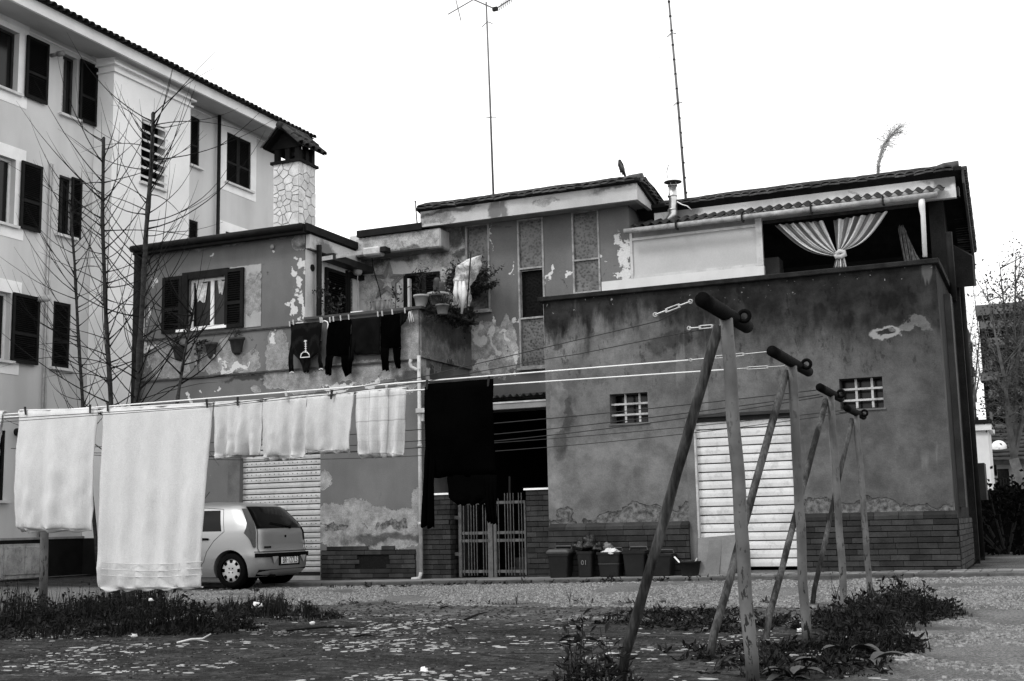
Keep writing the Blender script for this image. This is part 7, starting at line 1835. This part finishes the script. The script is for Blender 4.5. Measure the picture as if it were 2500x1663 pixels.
for r_ in range(9):
    MB().tube([(x0 - .3, Yc2 - .45 + r_ * .5, z1 + .04 + r_ * .167), (x1, Yc2 - .45 + r_ * .5, z1 + .04 + r_ * .167)], .05, 6).build('tile_course', M_tile, ct)
p = PY(2439, 1093, Yc2 + 1); ds = MB().lathe([(0, .08), (.14, .06), (.26, 0.0)], (0, 0, 0), 20, False); ds.v = [tuple(Matrix.Rotation(math.radians(80), 4, 'X') @ Vector(q) + p) for q in ds.v]; o = ds.build('dish', M_farw, None, True, org=p, solid=.02)
dsh = thing('satellite_dish', 'white satellite dish on the tiled roof beside the white tower', 'satellite dish', p); bpy.data.objects.remove(o); ds.build('dish', M_farw, dsh, True, solid=.02); MB().tube([p, p + Vector((0, .1, -.6))], .03, 6).build('stand', M_dpipe, dsh)
M_dwall = simple('dark_yard_wall', .004, .95, .4, 1.5, 20, .5)
a = PY(2390, 1205, 30.5); dw = thing('yard_wall', 'long nearly black wall closing the yard on the right', 'wall', (XR1 + .5, 30.5, 0)); MB().box(XR1 - 8, 14, 30.5, 30.8, -.2, a.z).build('wall', M_dwall, dw); MB().box(XR1 - 8, 14, 30.42, 30.88, a.z + .001, a.z + .07).build('coping', M_dwall, dw)
a, b = PY(2480, 1210, 27.5), PY(2500, 1210, 27.5); MB().box(a.x, a.x + .25, 30.2, 30.499, -.1, a.z).build('pier', M_dwall, dw)
# hedge like dark growth in the gap
def leaves_cloud(name, mat, c, rx, ry, rz, n, L, par=None, clump=26, seed=0, org=None):
    rnd = random.Random(seed); mb = MB(); cs = [(c[0] + rnd.uniform(-rx, rx), c[1] + rnd.uniform(-ry, ry), c[2] + rnd.uniform(-rz, rz)) for _ in range(clump)]
    for i in range(n):
        q = rnd.choice(cs); p = Vector(q) + Vector((rnd.gauss(0, rx * .2), rnd.gauss(0, ry * .2), rnd.gauss(0, rz * .2))); leaf(mb, p, (rnd.uniform(-1, 1), rnd.uniform(-1, 1), rnd.uniform(-1, 1)), L * rnd.uniform(.6, 1.4), L * .6)
    return mb.build(name, mat, par, org=org)
M_bush = simple('black_bush_leaf', .004, .9, .5, 9, spec=.05)
p = PY(2420, 1330, 29); bsh = thing('dark_bush', 'nearly black bush at the foot of the yard wall in the right corner', 'bush', (p.x, 28.8, .1)); leaves_cloud('foliage', M_bush, (p.x + .3, 28.8, .8), 1.5, .8, .8, 2600, .12, bsh, 40, 3)
mb = MB(); [mb.tube([(p.x + .3, 28.8, 0), (p.x + .3 + random.uniform(-1.2, 1.2), 28.8 + random.uniform(-.5, .5), random.uniform(.6, 1.5))], [.03, .01], 5) for _ in range(12)]; mb.build('stems', M_stem, bsh)
# two background trees with sparse dark leaves
M_farleaf = simple('far_dark_leaf', .035, .8, .4, 3, objvar=.3); M_fbark = simple('far_bark', .09, .9, .4, 4)
def big_tree(base, fork, tips, label, n_leaf, seed, r0, spread, leafL, cat='tree'):
    rnd = random.Random(seed); t = thing('background_tree', label, cat, (base.x, base.y, 0)); tr = MB(); ends = []
    tr.tube([base, base.lerp(fork, .5) + Vector((.1, 0, 0)), fork], [r0, r0 * .85, r0 * .7], 10)
    tr.build('trunk', M_fbark, t, True); br = MB()
    for tp in tips:
        m_ = fork.lerp(tp, .5) + Vector((rnd.uniform(-.5, .5), rnd.uniform(-.5, .5), 0)) * .6; pts = [fork, fork.lerp(m_, .5), m_, m_.lerp(tp, .5), tp]; br.tube(pts, [r0 * .5, r0 * .4, r0 * .28, r0 * .16, r0 * .05], 6)
        for k in range(26):
            u = rnd.uniform(.2, 1) * 4; i = min(3, int(u)); q = pts[i].lerp(pts[i + 1], u - i); d = Vector((rnd.uniform(-1, 1), rnd.uniform(-1, 1), rnd.uniform(.1, 1.2))).normalized(); L = spread * rnd.uniform(.4, 1); e1 = q + d * L * .5; e2 = e1 + (d + Vector((rnd.gauss(0, .4), rnd.gauss(0, .4), rnd.gauss(0, .3)))).normalized() * L * .5
            br.tube([q, e1, e2], [r0 * .09, r0 * .05, r0 * .02], 4, False); ends += [e1, e2, e1.lerp(e2, .5)]
            for _ in range(3):
                d3 = Vector((rnd.uniform(-1, 1), rnd.uniform(-1, 1), rnd.uniform(-.2, 1))).normalized(); e3 = e1 + d3 * L * .35; br.tube([e1, e3], [r0 * .03, r0 * .015], 3, False); ends.append(e3)
    br.build('crown', M_fbark, t)
    lf = MB()
    for i in range(n_leaf):
        q = rnd.choice(ends) + Vector((rnd.gauss(0, spread * .13), rnd.gauss(0, spread * .13), rnd.gauss(0, spread * .13))); leaf(lf, q, (rnd.uniform(-1, 1), rnd.uniform(-1, 1), rnd.uniform(-1, .6)), leafL * rnd.uniform(.6, 1.3), leafL * .7)
    if n_leaf: lf.build('foliage', M_farleaf, t)
Yq = 38.0
big_tree(Vector((PY(2510, 1205, Yq).x, Yq, 0)), PY(2475, 1120, Yq), [PY(x, y, Yq + random.uniform(-1, 1)) for x, y in ((2440, 640), (2480, 620), (2410, 720), (2520, 660), (2460, 780), (2420, 850), (2500, 740), (2530, 840), (2450, 950))],
         'sparse leafed dark tree before the far apartment block at the right edge', 2300, 5, .2, 1.5, .09)
big_tree(Vector((PY(2560, 1205, Yq + 4).x, Yq + 4, 0)), PY(2545, 1100, Yq + 4), [PY(x, y, Yq + 4) for x, y in ((2480, 700), (2510, 640), (2560, 700), (2490, 860), (2500, 960))], 'second dark tree partly cut off by the right edge', 1100, 6, .2, 1.6, .1)
big_tree(Vector((PY(2372, 1205, 55).x, 55, 0)), PY(2375, 1000, 55), [PY(x, y, 55) for x, y in ((2352, 690), (2372, 660), (2385, 720), (2360, 780), (2378, 820))], 'thin wispy bare tree just right of the garage block corner', 0, 7, .1, 1.6, .1)
# ================================================================ WEEDS, GRASS, LITTER
M_weed = simple('dark_weed', .008, .7, .5, 3, 30, .2, spec=.15); M_weed2 = simple('mid_weed', .025, .7, .5, 3, 30, .2, spec=.2); M_grass = simple('dark_grass', .011, .7, .5, 2, spec=.15); M_broad = simple('broad_leaf', .035, .5, .3, 4, 40, .2, spec=.3)
def gpt(x, y): p = PZ(x, y, 0); return Vector((p.x, p.y, gz(p.x, p.y)))
def blades(mb, c, n, h_, rnd, lean=.5, wd=.006):
    for i in range(n):
        a = rnd.uniform(0, 6.28); d = Vector((math.cos(a), math.sin(a), 0)); H = h_ * rnd.uniform(.4, 1.1); le = lean * rnd.uniform(.1, 1) * H; s = Vector((-d.y, d.x, 0)) * wd; b = c + Vector((rnd.gauss(0, .03), rnd.gauss(0, .03), -.01)); m_ = b + d * le * .35 + Vector((0, 0, H * .6)); e = b + d * le + Vector((0, 0, H * .95))
        k = len(mb.v); mb.v += [tuple(b - s), tuple(b + s), tuple(m_ + s * .7), tuple(m_ - s * .7), tuple(e)]; mb.f += [(k, k + 1, k + 2, k + 3), (k + 3, k + 2, k + 4)]
def weed_bed(name, label, cells, mat, seed, n_tuft, hgt, leafy=.4, cat='weeds'):
    """cells: (px x, px y, rx metres, ry metres, height factor)"""
    rnd = random.Random(seed); c0 = gpt(cells[0][0], cells[0][1]); mb = MB()
    for (x, y, rx, ry, hf) in cells:
        c = gpt(x, y); n = int(n_tuft * rx * ry * 3.14)
        for i in range(n):
            r = math.sqrt(rnd.random()); a = rnd.uniform(0, 6.28); px_, py_ = c.x + rx * r * math.cos(a), c.y + ry * r * math.sin(a); e = (1 - r) * 1.15 + .5 * noise.noise((px_ * 2, py_ * 2, seed)); h_ = hgt * hf * max(.15, e); b = Vector((px_, py_, gz(px_, py_)))
            if rnd.random() < leafy:
                k = rnd.randint(5, 12); top = b + Vector((rnd.gauss(0, .05), rnd.gauss(0, .05), h_ * rnd.uniform(.6, 1.2))); mb.tube([b, top], [.004, .002], 3, False)
                for q in range(k): leaf(mb, b.lerp(top, rnd.uniform(.2, 1)) + Vector((rnd.gauss(0, .025), rnd.gauss(0, .025), 0)), (rnd.uniform(-1, 1), rnd.uniform(-1, 1), rnd.uniform(-.3, .9)), rnd.uniform(.03, .1), rnd.uniform(.012, .035))
            else: blades(mb, b, rnd.randint(5, 9), h_, rnd)
    o = mb.build(name, mat, None, org=c0); tag(o, label, cat, None, 'stuff'); return o
weed_bed('weed_bed', 'dark tangle of weeds under the towels at the left', [(60, 1530, .9, .7, 1), (200, 1515, .9, .9, 1), (320, 1500, 1.0, .9, 1.2), (400, 1540, .8, .7, 1), (480, 1540, .7, .7, .8), (300, 1475, .7, .5, 1.2), (130, 1555, .8, .4, .6), (560, 1520, .4, .4, .5), (30, 1500, .5, .3, 1.5), (350, 1460, .4, .3, 1.3)], M_weed, 1, 100, .36, .34)
weed_bed('weed_bed', 'grassy dark weeds right of the largest towel', [(610, 1505, .6, .5, .8), (680, 1500, .6, .5, 1), (760, 1512, .4, .4, .7), (560, 1495, .35, .3, 1.4), (640, 1485, .4, .3, 1)], M_grass, 2, 120, .3, .25)
weed_bed('weed_bed', 'dark leafy weeds round the feet of the farthest clothes posts', [(2180, 1500, .75, 1.1, 1.05), (2130, 1530, .5, .9, .9), (2230, 1490, .5, .8, .9), (2080, 1590, .55, .7, .7), (2150, 1580, .4, .5, .7)], M_weed, 3, 120, .34, .42)
weed_bed('weed_bed', 'low dark moss and weeds between the clothes posts', [(1900, 1600, .9, .7, .18), (1750, 1530, .8, .6, .15), (1950, 1640, .6, .5, .35), (2000, 1520, .8, .8, .2), (1600, 1520, .8, .35, .32), (1700, 1500, .7, .4, .3), (1620, 1505, .6, .3, .35)], M_weed, 4, 120, .22, .4)
weed_bed('weed_bed', 'leafy weed clump at the bottom edge left of the nearest brace', [(1430, 1672, .2, .16, 1.7), (1485, 1678, .2, .14, 1.2), (1390, 1676, .14, .1, 1)], M_weed, 5, 170, .27, .8)
weed_bed('grass_fringe', 'thin broken fringe of weeds along the pavement kerb', [(820 + i * 75, 1434 - i * .6, .28, .05, .25 + .3 * (i % 3 == 0)) for i in range(21)], M_grass, 6, 240, .16, .3, 'grass')
weed_bed('grass_fringe', 'thin fringe of dry weeds at the edge of the gravel band', [(760 + i * 95, 1476, .35, .08, .35 + .3 * (i % 4 == 1)) for i in range(13)], M_weed2, 7, 60, .12, .2, 'grass')
weed_bed('grass_fringe', 'weeds growing along the foot of the brick base on the right', [(2020 + i * 60, 1403 - i * .9, .25, .05, .5 + .7 * (i % 3 == 1)) for i in range(7)] + [(1865, 1398, .15, .05, 1.6)], M_weed, 8, 260, .22, .6, 'grass')
# broad leaved plants
def dock(x, y, n, L, label, seed):
    rnd = random.Random(seed); c = gpt(x, y); t = thing('broad_leaf_plant', label, 'plant', c, 'broad leaved plants near the posts')
    for i in range(n):
        a = rnd.uniform(0, 6.28); up = rnd.uniform(.25, 1.2); d = Vector((math.cos(a), math.sin(a), up)).normalized(); l = L * rnd.uniform(.6, 1.15); m = 7; mb = MB(); side = Vector((-math.sin(a), math.cos(a), 0))
        p = Vector(c); dd = Vector(d)
        for k in range(m + 1):
            u = k / m; wv = l * .17 * math.sin(math.pi * min(1, u * 1.02)) ** .8 * (1 if u > .12 else .2) + .002
            mb.v += [tuple(p - side * wv + Vector((0, 0, wv * .4))), tuple(p), tuple(p + side * wv + Vector((0, 0, wv * .4)))]; dd = (dd + Vector((0, 0, -.16))).normalized(); p = p + dd * l / m
        for k in range(m):
            for q in (0, 1): A_ = k * 3 + q; mb.f.append((A_, A_ + 1, A_ + 4, A_ + 3))
        mb.build('leaf', M_broad, t, True)
for i, (x, y, n, L, lb) in enumerate(((2075, 1605, 9, .30, 'plant with one tall upright leaf between the second and third posts'), (2125, 1622, 8, .26, 'broad leaved plant spreading flat to the right of the upright leaf'), (1935, 1655, 10, .22, 'spiky broad leaved plant at the bottom edge right of the nearest post'),
                             (2200, 1470, 12, .24, 'broad leaved plant on the top left of the weed mound'), (2240, 1480, 12, .24, 'broad leaved plant on the right shoulder of the weed mound'), (2165, 1500, 10, .24, 'broad leaved plant just right of the farthest post'), (2010, 1630, 8, .2, 'small broad leaved plant low between the nearest posts'))):
    dock(x, y, n, L, lb, 20 + i)
# thin stalks
def stalk(x, y, h_, label, seed, n=3):
    rnd = random.Random(seed); c = gpt(x, y); mb = MB(); k = pxm(c)
    for i in range(n):
        q = [c]; d = Vector((rnd.uniform(-.35, .35), 0, 1)).normalized()
        for s in range(6): d = (d + Vector((rnd.gauss(0, .15), 0, 0))).normalized(); q.append(q[-1] + d * h_ / k / 6)
        mb.tube(q, [.005, .005, .004, .004, .003, .002, .001], 4)
    tag(mb.build('dry_stalk', M_stem, None, org=c), label, 'stalk', 'dry stalks in the gravel')
for i, (x, y, h_, lb) in enumerate(((1262, 1478, 32, 'pair of thin dry stalks in the gravel in front of the gate'), (1392, 1478, 42, 'bent dry stalk in the gravel in front of the bins'), (2042, 1470, 60, 'thin dry stalk beside the third clothes post'), (712, 1475, 18, 'low dry stalk near the rear of the parked car'), (138, 1500, 80, 'thin dry stalk right of the left clothes post'), (2185, 1460, 40, 'thin dry stalk on the weed mound'))): stalk(x, y, h_, lb, 40 + i)
# gravel and paving chips
def chips(name, label, mat, n, area, size, seed, th=.5, test=None, flat=True):
    rnd = random.Random(seed); mb = MB()
    for i in range(n):
        x, y = rnd.uniform(*area[0]), rnd.uniform(*area[1])
        if test and not test(x, y, rnd): continue
        z = gz(x, y); s = size * (.3 + 2.4 * rnd.random() ** 3); m = rnd.randint(5, 7); a0 = rnd.uniform(0, 6.28); pts = []; el = rnd.uniform(.6, 1.5)
        for k in range(m): a = a0 + 6.2832 * k / m; r = s * rnd.uniform(.6, 1.1); pts.append((x + r * math.cos(a) * el, y + r * math.sin(a)))
        t_ = s * th * rnd.uniform(.5, 1); b = len(mb.v); mb.v += [(p[0], p[1], z - .003) for p in pts] + [(x + (p[0] - x) * .8, y + (p[1] - y) * .8, z + t_) for p in pts]
        mb.f += [tuple(b + m + k for k in range(m))] + [(b + k, b + (k + 1) % m, b + m + (k + 1) % m, b + m + k) for k in range(m)]
    o = mb.build(name, mat, None, org=(area[0][0], area[1][0], 0)); tag(o, label, 'gravel' if 'gravel' in name else 'chips', None, 'stuff')
M_chip = simple('pale_chip', .28, .85, .4, 2, 60, .3, spec=.2); M_gr = simple('gravel_stone', .2, .85, .6, 30, 60, .4, spec=.15); M_gr2 = simple('light_gravel_stone', .2, .85, .5, 30, 60, .4, spec=.15)
nz = lambda x, y, s, o=0: noise.noise((x * s, y * s, o))
chips('paving_chips', 'scattered flat pale flakes of old paving in the foreground', M_chip, 12000, ((-9.5, -1.0), (7.0, 12.6)), .021, 1, .07, lambda x, y, r: nz(x, y, .9) + .5 * nz(x, y, 3.1, 4) + r.uniform(-.35, .25) > .12)
chips('loose_gravel', 'loose light gravel strewn over the band before the pavement', M_gr, 42000, ((-13.5, 1.5), (13.9, 18.6)), .014, 2, .6, lambda x, y, r: nz(x, y, .8, 3) > -.25)
chips('loose_gravel', 'loose light gravel at the right side of the yard', M_gr2, 42000, ((-2.2, 3.0), (7.0, 18.4)), .013, 3, .6, lambda x, y, r: x + .9 * nz(x, y, .9, 6) > -1.0 and nz(x, y, 1.1, 8) > -.2)
chips('loose_gravel', 'dark clods and grit scattered over the dirt', simple('dark_clod', .035, .95, .5, 9), 14000, ((-11, -2.2), (6.8, 14.0)), .009, 4, .7)
# litter
p = gpt(628, 1505) + Vector((0, 0, .12)); tag(lump(None, 'crumpled_paper', simple('white_paper', .7, .7, .1), tuple(p), .065, 2, .6, 10), 'crumpled white paper caught in the grass right of the largest towel', 'litter')
p = gpt(468, 1573); tag(MB().tube([p + Vector((-.16, 0, .02)), p + Vector((-.02, .02, .05)), p + Vector((.12, 0, .06)), p + Vector((.19, .02, .1))], [.009, .011, .009, .005], 6).tube([p + Vector((-.02, .02, .05)), p + Vector((.14, .05, .03))], [.008, .004], 5).build('dry_stick', simple('pale_stick', .5, .8), None, org=p), 'pale forked stick lying below the weeds at the left', 'stick')
p = gpt(2010, 1418); tag(lump(None, 'paper_scrap', simple('white_paper', .7), tuple(p + Vector((0, 0, .02))), .09, 7, .25, 10), 'flat white scrap on the pavement edge near the third post', 'litter')
for i, (x, y, lb) in enumerate(((763, 1524, 'small white pebble at the right end of the left weeds'), (328, 1558, 'small white pebble below the left weeds'), (1035, 1637, 'white round stone in the foreground centre'), (1955, 1543, 'small white pebble between the second and third posts'), (368, 1507, 'tiny white scrap in the weeds under the largest towel'))):
    p = gpt(x, y); tag(lump(None, 'pebble', simple('white_stone', .6, .8), tuple(p + Vector((0, 0, .015 if i != 4 else .2))), .032, i * 2.2, .6, 8), lb, 'pebble', 'white pebbles')
def twig(x0, y0, x1, y1, r, lb):
    a, b = gpt(x0, y0), gpt(x1, y1); a.z += r; b.z += r; m_ = a.lerp(b, .5) + Vector((0, .03, .015)); tag(MB().tube([a, m_, b], [r, r * .9, r * .4], 6).build('fallen_twig', M_twig, None, org=a), lb, 'twig', 'fallen twigs')
twig(700, 1541, 870, 1532, .012, 'long dark fallen twig right of the left weeds')
twig(1135, 1517, 1192, 1497, .012, 'dark fallen twig in the middle of the yard')
twig(865, 1555, 915, 1557, .012, 'short dark fallen twig below the long one')
twig(1095, 1530, 1120, 1552, .008, 'thin dark fallen twig among the paving flakes')
twig(1075, 1487, 1100, 1486, .01, 'short dark twig on the worn strip')
